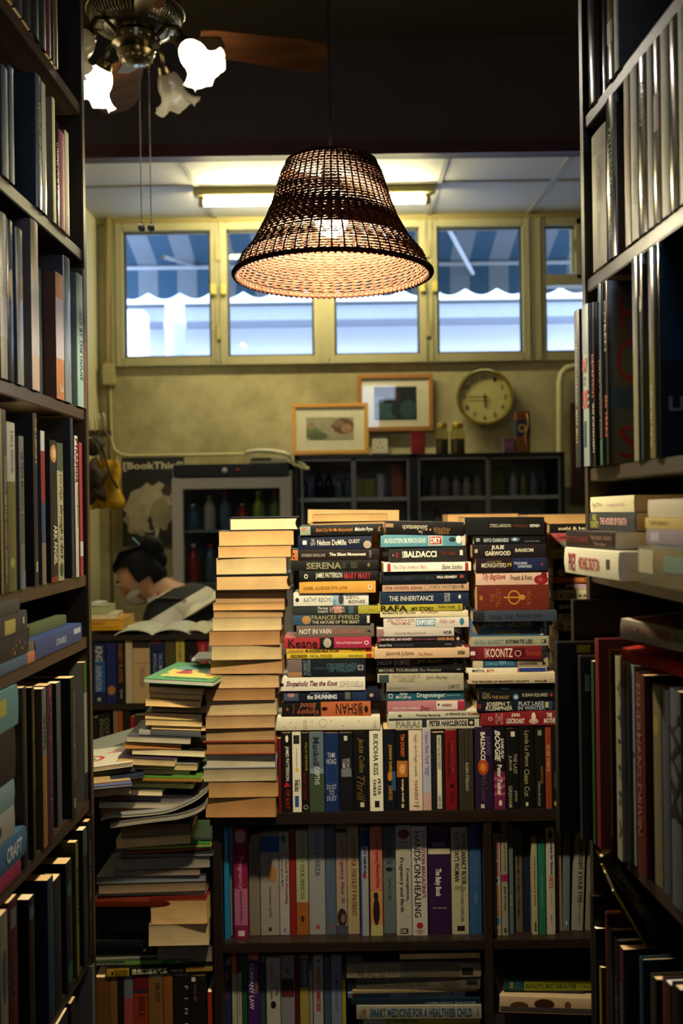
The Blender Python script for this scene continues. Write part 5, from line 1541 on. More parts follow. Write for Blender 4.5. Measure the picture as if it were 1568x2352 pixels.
# --- second spine stack
stack(c1, SD, [
 (872, 1510, 170, 272, '181410', 'black paperback printed upside down, gold ends', [R(872, 935, 'a8835a', .2, .5), T('Sündentuch', 1010, 1212, 'cdc3a8', .3, .7, 180), T('Das', 1142, 1172, 'cdc3a8', .72, .95, 180), R(1230, 1243, 'c08a3a', .55, .72), T('ISABELL\nPFEIFFER', 1258, 1395, '9a7048', .45, .98, 180)], {'tilt': 1.8}),
 (833, 1525, 275, 372, '5a9fb2', 'sky blue paperback with a red and white label', [T('AUGUSTEN BURROUGHS', 862, 1200, 'e2e6d8', .3, .7), R(1226, 1337, 'e8e0d0', .12, .9), R(1231, 1332, 'b9342c', .18, .84), T('DRY', 1240, 1324, 'f0e8da', .27, .75, 0, 1), O(1390, 1450, '28384a', .25, .65), O(1450, 1495, 'e6ddd0', .1, .8), R(1497, 1525, 'd8c4ae', .05, .95)]),
 (907, 1540, 375, 497, '262523', 'charcoal thriller with heavy white surname', [T('BALDACCI', 1028, 1292, 'efe8cf', .28, .68, 0, 1), T('DAVID', 1010, 1026, 'efe8cf', .28, .7, 90), T('The Guilty', 1330, 1446, '8f2a26', .33, .6), R(1482, 1506, 'dcd5c0', .25, .58), T('4', 930, 940, 'c0b8a0', .45, .6), R(955, 980, '7a2420', .35, .7)]),
 (855, 1568, 505, 571, 'ebe4d2', 'white paperback with red bars at both ends', [R(885, 912, 'c2282a', .04, .96), R(1520, 1546, 'c2282a', .04, .96), T('The Only Street in Paris', 928, 1208, 'c08a90', .2, .8, 0, 0, 1), T('Elaine Sciolino', 1330, 1495, '4a4644', .2, .78, 0, 0, 1)], {'dy': -.012}),
 (830, 1532, 576, 670, '161922', 'blue-black book with dim title and white name', [T('THE PARLIAMENT OF MAN', 850, 1272, '303c4c', .42, .74), T('PAUL KENNEDY', 1293, 1457, 'e8e2d4', .4, .62, 0, 1), O(1478, 1512, 'b04a3c', .34, .62)]),
 (848, 1555, 674, 741, 'c9a184', 'pinkish tan paperback with lower case title', [T('the middle place', 868, 1172, '944a34', .25, .85), G(1190, 1235, '8a7a4a', .2, .8, .12), T('kelly corrigan', 1242, 1480, '8c7c52', .15, .72), O(1488, 1515, '8a6a44', .2, .7)]),
 (830, 1555, 742, 848, '1d3152', 'deep blue hardback look with wide white title', [T('THE INHERITANCE', 902, 1266, 'dcd8cc', .34, .72), T('DAVID E.\nSANGER', 1356, 1402, 'c0c4c8', .12, .82, 90), O(1472, 1492, 'dcd8cc', .3, .62)]),
 (812, 1502, 850, 903, 'c2b32c', 'yellow biography with huge black letters', [T('RAFA', 835, 1050, '1e1c12', .08, .98, 0, 1), T('MY STORY', 1087, 1267, '26230f', .35, .92, 0, 1), T('Rafael Nadal', 1305, 1440, '57501c', .1, .6), R(1470, 1484, '8a8024', .1, .9)]),
 (830, 1550, 904, 950, 'e0d3a8', 'thin cream paperback with small green caps', [T('MOMENTS OF TRUTH', 847, 1118, '2e3a26', .08, .45, 0, 1), T('JAN CARLZON', 1162, 1305, 'a85a48', .06, .42, 0, 1)]),
 (858, 1555, 953, 1035, 'd8cfc2', 'greyish white paperback with a tilted blue stamp', [T('GIRL WITH A ONE\nTRACK MIND', 888, 1110, 'b03a40', .15, .72), R(1122, 1282, '6f9fc0', .18, .85), T('EXPOSED', 1130, 1275, 'eef0ee', .28, .74, 0, 1), T('Abby Lee', 1310, 1440, 'c88a8a', .18, .68, 0, 0, 1), O(1480, 1518, '3a7f9c', .12, .78)]),
 (803, 1435, 1042, 1111, 'ccc0b6', 'pale mauve paperback with small black caps', [R(803, 860, 'a87a78', .1, .95), T('CHUCK PALAHNIUK', 945, 1205, '8a8078', .5, .75), T('NOIR', 1348, 1415, '26221f', .38, .75, 0, 1)]),
 (808, 1480, 1112, 1152, '1c1718', 'thin black paperback with pink and orange caps', [R(808, 835, 'b03a60', .05, .95), T('NO MONEY, NO HONEY!', 836, 1088, 'e2c4c4', .2, .8, 0, 1), T('True love in Singapore', 1096, 1290, 'b05a78', .3, .75), T('DAVID BRAZIL', 1298, 1437, 'd8925c', .2, .8, 0, 1), O(1452, 1478, 'd0a09a', .15, .85)]),
 (808, 1440, 1153, 1203, '15161a', 'thin black autobiography with small white name', [T('Dennis Wise', 820, 925, 'dcd8cc', .3, .68), T('The autobiography', 942, 1100, '5c6068', .3, .75), R(1355, 1415, '5c5c5c', .35, .6)]),
 (780, 1555, 1204, 1277, 'dfb58a', 'peach paperback with plain dark title', [T('JEANNE JUGAN', 872, 1100, '4c3c30', .32, .75), T('Paul Milcent', 1140, 1255, 'b8683a', .4, .72), R(1460, 1516, '1e1a17', .3, .66), T('DLT', 1466, 1510, 'dfb58a', .36, .6)], {'dy': -.01}),
 (800, 1508, 1284, 1358, '2a1716', 'maroon-black thriller, cream then yellow caps', [R(950, 1140, '7a3624', .1, .9), T('SHADOW OF EMPIRE', 803, 1072, 'ddd0b0', .2, .85), T('JAY ALLAN', 1135, 1340, 'd8b83c', .22, .72), G(1430, 1462, '8a8278', .2, .8, .25)]),
 (800, 1508, 1359, 1413, '171718', 'black paperback with spaced beige capitals', [T('MICHEL TOURNIER', 820, 1142, 'b3aa98', .3, .75), T('The Fetishist', 1150, 1330, '9a9484', .3, .75, 0, 0, 1), O(1455, 1490, '8a8478', .35, .6)]),
 (808, 1512, 1414, 1484, 'bdb496', 'grey-cream paperback with a teal picture end', [R(820, 900, '3c5054', .1, .98), T("WIDOWER'S\nHOUSE", 930, 1155, '9c8c6a', .1, .9), T('John Bayley', 1205, 1380, '7a7250', .25, .72), G(1432, 1497, 'a89c7c', .3, .65, .1)]),
 (882, 1512, 1486, 1556, 'a79d8c', 'dull beige-grey paperback with worn lettering', [T('SHARMINI', 900, 1060, '8c8272', .45, .7), T('LIMITS', 1380, 1482, '6c6458', .28, .7, 0, 0, 1)]),
 (882, 1515, 1557, 1635, '1c6580', 'teal blue paperback with white rounded title', [R(900, 930, 'dfe2dc', .28, .72), R(905, 925, '1c3848', .34, .66), T('Anne\nMcCaffrey', 960, 1085, 'd8e2e0', .1, .88), T('Dragonsinger:', 1132, 1365, 'e4ebe6', .22, .82), T('Harper of Pern', 1376, 1485, '90b4bc', .38, .66)]),
 (888, 1520, 1637, 1722, 'c77a86', 'pink paperback with a dancing figure panel', [R(1290, 1462, 'ddcfc2', .05, .85), R(1465, 1520, 'c02a50', .1, .9), O(1330, 1420, 'b0808a', .3, .6), O(1300, 1316, '241c1a', .25, .5), T('ONCE UPON A PROM #2', 932, 1155, 'ecd8d4', .55, .82), T('Dress', 1158, 1232, 'a8303c', .45, .9, 0, 0, 1)], {'tilt': -.4}),
 (895, 1640, 1724, 1778, 'cbc5ae', 'silvery cream paperback with grey and red caps', [T('Nicolas Baverez', 1122, 1322, '6a675c', .3, .7, 0, 1), T('LA FRANCE QUI', 1362, 1530, '26221e', .22, .6, 0, 1), T('TOMBE', 1540, 1635, '9c2a26', .22, .6, 0, 1), O(975, 1005, '4a463e', .4, .75)]),
 (892, 1640, 1780, 1872, 'c8c1a6', 'thick pale paperback with an outlined military title', [T('PARA!', 958, 1152, '8a8778', .22, .8, 0, 1), R(1172, 1210, '23314a', .12, .82), T('PETER HARCLERODE', 1233, 1540, '1e2630', .22, .7, 0, 1), R(1548, 1602, '1c1a17', .14, .72), O(1560, 1590, 'c8c1a6', .3, .6)], {'hc': 0}),
], 'the middle spine stack', 'spine-out books in the middle stack')
# --- third spine stack
stack(c2, SD, [
 (75, 885, 168, 346, '191a18', 'thick black novel with small beige, red, white type', [T('STIEG LARSSON', 330, 542, 'c8bea0', .38, .56), T('Verblendung', 562, 712, '7a3a2c', .38, .6), T('HEYNE<', 735, 838, 'e6ded0', .40, .56, 0, 1)], {'tilt': .6, 'd': .125}),
 (170, 900, 350, 440, '14161a', 'black paperback with silvery letters and a flash', [R(192, 230, '9aa0a4', .3, .7), T('INTO DARKNESS', 272, 525, 'b9c0bd', .35, .78, 0, 1), O(545, 640, '5a7488', .25, .75), O(565, 610, 'b0c8d4', .35, .65), T('NEW YORK TIMES', 692, 840, '8a8c8a', .65, .82)]),
 (150, 902, 442, 574, '241c24', 'aubergine romance with cream two-line name', [R(175, 205, 'b5ad98', .35, .62), T('JULIE', 345, 475, 'e2dac0', .08, .44, 0, 1), T('GARWOOD', 280, 540, 'e2dac0', .50, .84, 0, 1), T('RANSOM', 588, 772, 'd6cdb2', .32, .60, 0, 1)]),
 (185, 915, 580, 714, '2b1620', 'maroon to navy paperback with lilac subtitle', [R(560, 900, '1e2c58', .02, .98), T('westerfeld', 295, 440, '9c7a50', .18, .34), T('MIDNIGHTERS', 242, 492, 'dcd2b0', .38, .72), T('2', 503, 545, 'c8b23c', .36, .66, 90, 1), T('TOUCHING', 570, 706, 'b8bcd8', .32, .52, 0, 1), T('DARKNESS', 612, 752, 'b8bcd8', .56, .76, 0, 1), O(842, 868, '98305a', .42, .64)]),
 (190, 925, 716, 856, 'ddb7a0', 'rose-cream paperback with a red flower corner', [O(780, 925, 'a8242a', .3, 1.0), O(850, 915, '8a1a22', .05, .6), O(820, 870, 'c2484a', .5, .8), T('Tilly Bagshawe', 255, 490, 'b8363c', .15, .72, 0, 0, 1), T('Friends & Rivals', 540, 762, '6a4438', .3, .66)], {'d': .125}),
 (200, 930, 858, 1108, '7c2a1c', 'very thick red paperback with a gold ring emblem', [G(510, 640, 'd0882e', .2, .78, .2), R(470, 690, 'd0882e', .46, .52), O(625, 690, 'd0882e', .38, .6), O(222, 258, 'c0642a', .4, .6), T('THE\nTRILOGY', 335, 440, 'b8562c', .12, .88, 90), T('BOOK', 705, 745, 'b8562c', .2, .8, 90)], {'d': .13}),
 (145, 990, 1115, 1218, '3c4a5e', 'slate blue book jutting out, faded dark lettering', [R(145, 262, '262a30', .0, 1), T('Namita Tahir', 300, 552, '28323e', .2, .72), T('Kanchan Jhari', 582, 838, '28323e', .2, .72)], {'dy': -.022, 'd': .14}),
 (130, 885, 1222, 1380, '47719c', 'blue paperback with a bronze coin', [O(155, 243, 'a88660', .14, .82), G(160, 238, '7a5a3c', .18, .78, .12), T('JEFFREY ARCHER', 260, 768, 'd8d2b0', .08, .5, 0, 1), T('KANE & ABEL', 375, 640, 'b49a62', .58, .88), R(790, 862, '2e5070', .1, .6), R(845, 878, 'b8c0c4', .5, .95)]),
 (140, 928, 1385, 1479, 'aaa68e', 'grey-green paperback with slate and black caps', [T('MARIA BARRETT', 172, 470, '7f8c8e', .3, .72, 0, 1), T('INTIMATE LIES', 490, 765, '35363a', .3, .72, 0, 1), R(858, 905, '3a3834', .32, .72), R(863, 882, 'aaa68e', .38, .66)]),
 (80, 858, 1484, 1612, '8c1f28', 'crimson thriller with tall white surname', [R(80, 200, '6a1c30', .02, .98), R(122, 180, 'd8c8b8', .35, .66), T('DEAN', 272, 290, 'd8b0a8', .12, .85, 90), T('KOONTZ', 296, 560, 'ecdccc', .15, .84), R(572, 686, '5a1218', .15, .82), G(580, 650, 'd8a898', .3, .8, .25), T('The Husband', 692, 842, 'c8502c', .35, .74)]),
 (160, 932, 1615, 1703, 'a89478', 'tan paperback with a blue picture half', [R(160, 260, 'cdbd98', .02, .98), R(262, 615, '33567e', .02, .98), O(420, 500, '6d94b0', .0, .6), T('DAMAGE CONTROL', 290, 582, '52a0b4', .28, .72, 0, 1), T('ALASTAIR MACNEILL', 630, 822, '2e2822', .4, .66, 0, 1), O(868, 900, '26221e', .35, .75)]),
 (92, 910, 1705, 1749, 'e4dac8', 'thin white guide with a blue half', [R(612, 628, 'd06a2c', .02, .98), R(629, 905, '24409c', .04, .96), T('BRISTOL', 150, 280, '24346c', .22, .78, 0, 1), T('BATH', 298, 374, 'c85a34', .22, .78, 0, 1)]),
 (110, 992, 1751, 1845, 'd8c3a0', 'cream rounded hardcover with tiny brown caps', [T('THE BRIDGES OF MADISON COUNTY  ·  WALLER', 140, 905, '5a4630', .66, .86, 0, 1), G(925, 960, 'b09a9a', .62, .9, .2)], {'hc': 1, 'dy': -.01, 'd': .13}),
 (180, 1005, 1857, 1930, '0f1a1a', 'dark green-black paperback with faint teal shapes', [O(430, 550, '1f4a48', .1, .9), T('THE HUNCHBACK', 210, 385, '2e4a44', .3, .55), T('SHADOW', 590, 700, '22403a', .35, .6)]),
 (215, 1002, 1932, 2034, '14161c', 'black romance with gold script and a white spark', [T('One', 252, 325, 'a08458', .12, .45, 0, 0, 1), T('WITH THE NIGHT', 250, 528, 'b89a60', .48, .82), O(560, 625, '4a6a98', .3, .95), O(575, 612, 'b8c8dc', .45, .85), T('SUSAN SQUIRES', 655, 915, 'cfc4a4', .28, .66), O(936, 966, 'c0302c', .28, .62)]),
 (195, 1000, 2036, 2132, '16202e', 'navy-black thriller with two-line cream caps', [O(205, 240, '9c2a26', .25, .75), T('JOSEPH T.\nKLEMPNER', 285, 560, 'cfc7ac', .08, .92, 0, 1), T('FLAT LAKE\nIN WINTER', 612, 890, 'a9b0bc', .08, .92, 0, 1), R(892, 924, 'cabb86', .15, .72), R(926, 965, '2c5078', .05, .95)]),
 (238, 1000, 2140, 2290, 'a02430', 'thick crimson thriller with a pale cone of light', [T('NEW YORK\nTIMES\nBESTSELLER', 385, 462, 'd89a98', .12, .88, 90), G(315, 355, 'ecd4cc', .38, .64, .25), T('JOHN', 548, 632, 'ecdcc4', .15, .45, 0, 1), T('LESCROART', 498, 682, 'ecdcc4', .5, .85, 0, 1), O(725, 822, 'dcb09c', .5, .9), O(752, 795, 'ecd0bc', .1, .7), T('THE', 905, 960, 'ecdcc4', .14, .44, 0, 1), T('MOTIVE', 878, 992, 'ecdcc4', .5, .85, 0, 1)], {'d': .12}),
], 'the black folder stack', 'spine-out books in the third stack')
# --- narrow stack half hidden by the tall bookcase
xs = 1440
fill = [(1030, xs, 1322, 1425, '2a1a12', 'dark brown paperback'), (1010, xs, 1427, 1560, 'a8884e', 'tan paperback'), (1030, xs, 1562, 1720, '2a2420', 'dark paperback'), (1000, xs, 1722, 1900, '8a6a4a', 'brown paperback'),
        (1020, xs, 1902, 2080, '4a3c30', 'dark brown novel'), (1010, xs, 2082, 2300, '6a5a44', 'grey-brown novel'), (1020, xs, 2302, 2500, '3a3430', 'dark grey novel'), (1010, xs, 2502, 2700, '5a4c3c', 'brown novel'), (1015, xs, 2702, 2930, '2a2622', 'blackish novel'), (1010, xs, 2932, 3160, '443a30', 'dark umber novel')]
stack(c2, 2.42, [
 (940, xs, 238, 326, '221a14', 'black-brown paperback with cream food title', [T('sushi & beyond', 1028, 1425, 'e4d6a2', .28, .78, 0, 1)]),
 (945, xs, 328, 405, 'd05a58', 'coral pink paperback with black script', [T('Confessions', 1012, 1200, '3a1c1c', .2, .75, 0, 0, 1)]),
 (935, xs, 412, 494, '8c8474', 'grey-beige paperback with a brown dot', [O(1000, 1050, '4a3028', .25, .75), T('The', 1120, 1170, '4a4440', .3, .7, 0, 0, 1)]),
 (940, xs, 496, 572, 'cfc88c', 'pale yellow paperback with green title', [T('nuggets', 1020, 1080, '6a9078', .3, .7)]),
 (975, xs, 590, 672, '17150f', 'black paperback with small cream name', [T('Haruki', 1065, 1140, 'cfc6a8', .3, .6)], {'pg': 'e0c678'}),
 (975, xs, 682, 766, '221a18', 'dark brown novel with a pale figure', [O(1010, 1108, '8a7268', .05, .95), O(1030, 1075, 'c0a498', .2, .9), T('a swift pure cry', 1165, 1425, 'c87a86', .3, .72)]),
 (975, xs, 771, 836, 'd8641e', 'bright orange paperback', [T('LARRY WATSON', 1030, 1284, 'eec08a', .25, .72)]),
 (972, xs, 840, 903, '1c181c', 'black paperback with a lilac-pink end', [R(1175, xs, 'cfa4b8', .03, .97), T('JANE', 1097, 1220, 'e4dcd8', .15, .8, 0, 1), T('EYRE', 1020, 1050, '9a9494', .1, .9, 90)]),
 (1020, xs, 906, 1008, 'd2ca9e', 'cream paperback with grey capitals', [O(1042, 1070, '2a2824', .42, .7), T('TERRY McMILLAN', 1097, 1425, '5e5a48', .38, .74)]),
 (985, xs, 1016, 1132, '191a1a', 'black paperback with spaced cream caps', [T('BARNES', 1035, 1240, 'd8d0b8', .3, .62, 0, 1)]),
 (1030, xs, 1150, 1248, 'd8d3ae', 'cream paperback with big teal letters', [T('CODY', 1070, 1210, '1c7a70', .1, .62, 0, 1), R(1035, 1060, '9cbaa0', .5, 1.0)]),
 (1075, xs, 1256, 1320, 'dcc898', 'pale tan paperback with a red word', [T('THE', 1110, 1160, 'b8303a', .3, .8, 0, 1)]),
] + fill, 'the narrow half-hidden stack', 'books in the narrow half-hidden stack', zb=zB1 if False else None)
# --- second rank of stacks behind, page edges out
random.seed(11)
def rear(g, D, x0, x1, tops, place, group):
    rows = []
    for i in range(len(tops) - 1):
        jx = random.uniform(-9, 9)
        rows.append((x0 + jx + random.uniform(-4, 4), x1 + jx, tops[i], tops[i + 1] - .5, random.choice(('3a2a20', '6a2a24', '2a3040', 'b8a888', '1e1c1a')),
                     random.choice(('tan page-edged paperback', 'yellowed page-edged paperback', 'brown-edged paperback')), (), {'code': 'E', 'd': .1, 'pg': random.choice(('d2a86a', 'c79a5c', 'd9b47c'))}))
    stack(g, D, rows, place, group, zb=None)
px1 = (0, 0, 1.0)
def tl(a, b, n):
    st = (b - a) / n
    return [a + st * i + (random.uniform(-.18, .18) * st if 0 < i < n else 0) for i in range(n + 1)]
zrb = 1700
rear(px1, 2.43, 706, 880, [1180, 1198] + tl(1214, 1836, 17), 'the rank behind the first stack', 'page-edged books in the second rank')
rear(px1, 2.43, 896, 1052, tl(1222, 1836, 18), 'the rank behind the middle stack', 'page-edged books in the second rank')
rear(px1, 2.43, 1072, 1240, tl(1190, 1836, 18), 'the rank behind the third stack', 'page-edged books in the second rank')
# loose books lying across the tops of the rear rank
zt1 = W(800, 1180, 2.43).z
def loose(px0, px1_, y0, y1, D, code, colr, label, pg=None, tilt=0, yaw=0, d=.11, hc=0, prints=(), group=None, name=None):
    pc = (y0 + y1) / 2; xc = (px0 + px1_) / 2
    z1, z0 = W(xc, y0, D).z, W(xc, y1, D).z
    XL, XR = W(px0, pc, D).x, W(px1_, pc, D).x
    wd = XR - XL; t = z1 - z0 - .0002
    h, dd = (wd, d) if code in 'SE' else (d, wd)
    org = {'S': (XR, D, (z0 + z1) / 2), 'E': (XL, D + dd, (z0 + z1) / 2), 'L': (XL, D + h, (z0 + z1) / 2), 'R': (XR, D + h, (z0 + z1) / 2)}[code]
    M = about(Vector(((XL + XR) / 2, D, z0)), Matrix.Rotation(rad(yaw), 3, 'Z') @ Matrix.Rotation(rad(tilt), 3, 'Y'), Matrix.Translation(org) @ FLAT[code].to_4x4())
    return book(h, t, dd, colr, M, label, group, scale_prints(prints, D / FPX, px0), hc, pg, 0, 0, name=name)
loose(706, 916, 1170, 1204, 2.44, 'E', '2a2a2c', 'broad page-edged book lying on top of the rank behind the first stack', pg='e0b478', tilt=1.2, d=.13)
loose(1028, 1190, 1180, 1199, 2.45, 'E', '5a4a3a', 'tan page-edged book showing behind the thick black novel', pg='d9a868', d=.13)
loose(1212, 1420, 1180, 1203, 2.46, 'E', '3a322a', 'long tan page-edged book behind the narrow half-hidden stack', pg='d9a868', d=.13)
PGF[0] = .88
# ================================================================ fore-edge stack
def E(x0, x1, y0, y1, colr, desc, pg, **k):
    o = {'code': 'E', 'd': .11, 'pg': pg}; o.update(k)
    return (x0, x1, y0, y1, colr, desc, (), o)
stack(c3, 2.25, [
 E(216, 740, 88, 186, '20223a', 'navy hardcover with cream pages', 'e6d3a4', code='L', hc=1, d=.16, yaw=2),
 E(140, 700, 192, 304, '6a5a44', 'thick paperback with orange-tan pages', 'e0ae6e', yaw=5),
 E(135, 680, 305, 393, '2a2622', 'paperback with orange-tan pages', 'dcaa6c', yaw=4),
 E(120, 645, 395, 516, 'b0a080', 'thick paperback with paler cream pages', 'd9bc86', yaw=2),
 E(115, 680, 518, 642, '1e1c1e', 'black-covered hardcover with tan pages', 'dcb47a', code='L', hc=1, d=.15),
 E(108, 630, 642, 737, '4a3a28', 'paperback with shaded brown pages', 'a8865a', dy=.012),  # brown page colour holds the shadow lying on this book
 E(92, 630, 737, 788, 'c9a060', 'paperback with a curled lower page edge', 'dba868'),
 E(96, 618, 790, 846, '5a4630', 'thin paperback with dull brown pages', 'b58e5a', dy=.006),  # added book, coloured as the dark shadow notch under the one above
 E(90, 608, 846, 942, 'b9a884', 'paperback with pale straw pages', 'd8bd88'),
 E(65, 597, 942, 1052, '8a5a34', 'paperback with mottled brown-spotted pages', 'c28e58', d=.12),
 E(85, 608, 1052, 1158, 'b5a27c', 'paperback with straw pages flaring at one end', 'd2b682'),
 E(72, 614, 1160, 1268, '7a5230', 'paperback with darker tan pages', 'c69560', yaw=-2),
 E(40, 588, 1270, 1372, 'c8a470', 'paperback with sagging cream-tan pages', 'd9b07a', bow=-.004),
 E(34, 560, 1374, 1464, '5a3a20', 'paperback with reddish brown pages', 'b5824c'),
 E(42, 572, 1466, 1577, 'a89a74', 'thick paperback with greenish straw pages', 'cbb280'),
 E(40, 560, 1578, 1672, 'a85a4a', 'paperback with smooth buff pages', 'c49c68'),
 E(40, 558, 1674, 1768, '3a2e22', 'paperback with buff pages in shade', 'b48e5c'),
 E(20, 565, 1770, 1868, 'b0452c', 'orange-red hardcover with brown pages', 'b5834e', code='R', hc=1, d=.16),
 E(16, 566, 1870, 1975, '9aa4ac', 'pale hardcover with off-white pages', 'cbbfa0', code='R', hc=1, d=.16),
 E(22, 568, 1977, 2074, '4a463e', 'paperback with grey-beige pages', 'b8a680'),
 E(60, 582, 2076, 2195, '6a4a2c', 'thick paperback with plain tan pages', 'c4945a'),
 E(35, 565, 2197, 2318, '7a4f28', 'thick paperback with orange-brown pages', 'c08a4c', d=.12),
], 'the fore-edge stack', 'books in the fore-edge stack', zb=zB1)
PGF[0] = 1.0
# ================================================================ shelves of the low bookcase
c5 = (500, 1870, 1568 / 630.0); c6 = (1100, 1860, 4.78)
row(c5, 2.335, [
 (36, 65, 65, 712, '1f6f92', 'bright cyan slim book', [T('COCKTAILS', 110, 260, '9ac4d0', .3, .7)], {'dy': -.02}),
 (67, 90, 70, 670, '6f6a66', 'thin grey book'),
 (92, 170, 75, 700, '7a1c42', 'magenta handbook', [R(420, 625, 'a05a78', .02, .98), O(90, 165, 'a88a7c', .1, .9), T('Pregnancy', 240, 420, 'c88a9c', .3, .72), T('Questions & Answers', 432, 610, '6a2a48', .35, .6), R(655, 685, 'c9b8b8', .25, .72)], {'dy': -.018, 'pg': 'efe8d8'}),
 (178, 240, 170, 628, '726a58', 'dull olive-beige paperback', [T('NATURAL\nBIRTH', 190, 320, '4c4436', .2, .8)]),
 (243, 350, 128, 630, '8d867c', 'cream book with a blue cap', [R(128, 208, '1f4a80', .0, 1), O(280, 362, '9a6a3a', .1, .6), T('The Baby', 215, 275, '8a5048', .3, .6), T('companion guide', 380, 540, '5a5450', .38, .58), O(588, 610, '3a3834', .4, .6)], {'d': .15}),
 (352, 408, 105, 630, '9c968e', 'whitish guide with red-brown title', [O(115, 160, '4a5a30', .3, .75), G(165, 205, '6a6a5a', .25, .8, .12), T('Dr. Spock On Parenting', 205, 470, '743030', .1, .45), T('Benjamin Spock, M.D.', 205, 385, '383a40', .6, .85), O(595, 615, '5a7a9a', .35, .65)]),
 (410, 446, 98, 635, '7c1f1c', 'red paperback'),
 (448, 517, 95, 640, '9a987c', 'cream and orange paperback', [R(470, 640, '8f5220', .0, 1), T('YOUR CHILD YOUR PRINCESS', 110, 450, '6f7a3c', .3, .65), O(540, 575, '3a2418', .35, .65)]),
 (520, 613, 58, 650, '8b8a88', 'tall pale grey novel', [T('ROBIN BARKER', 80, 335, '4c5a68', .28, .62), O(598, 622, '9c4038', .35, .6)]),
 (615, 674, 60, 648, '4c5a68', 'slate blue paperback', [O(592, 618, 'a04038', .35, .6)]),
 (676, 738, 55, 635, '968679', 'pink-grey guide with a face at the foot', [R(80, 102, '2a2624', .0, 1), T('Your Pregnancy After 30', 130, 470, '8f3846', .2, .7), O(500, 600, '2c221e', .05, .95), R(590, 635, '3c4450', .0, 1), O(530, 575, '7a5a4a', .2, .6)]),
 (740, 808, 58, 648, 'a08a68', 'tan handbook with brown capitals', [T('SUCCESSFUL FERTILITY PATIENT', 120, 550, '6a4426', .25, .65)]),
 (815, 862, 90, 670, '8f8f94', 'dark blue and white striped book', [R(90, 180, '1c2a50', .0, 1), R(90, 670, '26407a', .82, 1), T('BABY MINDS', 150, 330, '30486e', .25, .62, 0, 1), O(320, 358, '8a2a34', .3, .7)], {'dy': -.012}),
 (870, 942, 70, 678, 'b06a52', 'salmon guide with a standing figure silhouette', [R(430, 620, 'b08a4a', .1, .9), O(435, 480, '1e1418', .35, .75), O(465, 620, '2a1820', .25, .8), R(620, 678, 'a8a068', .02, .98), T('Your Pregnancy Week-by-Week', 140, 410, 'a82c34', .25, .6, 0, 1)], {'dy': -.012}),
 (945, 1015, 65, 645, '5a6462', 'grey-green paperback with a dark lozenge', [O(288, 312, '1c2020', .2, .8), T('THE ART OF FEEDING CHILDREN', 90, 270, '3a4442', .25, .75), T('Well', 340, 460, '3a4442', .35, .6)]),
 (1018, 1107, 62, 685, 'a8a292', 'wide cream handbook with a publisher box', [O(85, 140, '6a2a28', .1, .85), T('Dr MIRIAM\nSTOPPARD', 148, 195, '6a5a52', .15, .85, 90), T('Conception,', 305, 490, '26262e', .12, .4), T('Pregnancy and Birth', 245, 550, '26262e', .5, .8), R(645, 675, '1c1c22', .25, .75), T('DK', 650, 670, 'b8b2a4', .32, .68, 90, 1)], {'dy': -.012}),
 (1110, 1197, 70, 690, 'b5b0a6', 'white handbook with large slanting title', [T("PREVENTION MAGAZINE'S", 95, 475, '8a3434', .1, .36), T('HANDS-ON-HEALING', 98, 585, '1e1e20', .42, .86), O(615, 650, '8f2a2e', .3, .75), T('RODALE\nPRESS', 655, 680, '8f2a2e', .25, .8, 90)], {'dy': -.014, 'd': .16}),
 (1203, 1330, 75, 690, '2e1638', 'thick purple book with a white band', [R(195, 228, 'b9aa8e', .0, 1), T('SEARS', 160, 185, '9a8aa0', .2, .8, 90), T('The Baby Book', 310, 470, 'd8cfc4', .42, .75, 0, 1), T('parenting', 530, 542, 'a898a8', .2, .8, 90)], {'dy': -.012, 'd': .16}),
 (1335, 1432, 75, 680, 'a8a186', 'cream handbook with two black title lines', [T('THE PREGNANCY BOOK', 95, 400, '26241e', .12, .42), T("FOR TODAY'S WOMAN", 105, 380, '26241e', .52, .82), T('REVISED', 405, 428, '4a6a4a', .2, .8, 90), T('BY HOWARD I. SHAPIRO, M.D.', 432, 610, '3c3a30', .3, .5), R(632, 660, '1c1a16', .25, .7)], {'dy': -.01, 'd': .15}),
 (1436, 1505, 40, 675, '2f4f78', 'tall blue book', [T('SPIRITUAL MIDWIFERY', 240, 400, '4a6a94', .3, .6), T('GASKIN', 440, 500, '6a8ab0', .3, .6)], {'dy': -.01}),
], 'from the tall heap, parenting shelf', 'books on the parenting shelf', zb=zB2, zmax=zB1b)
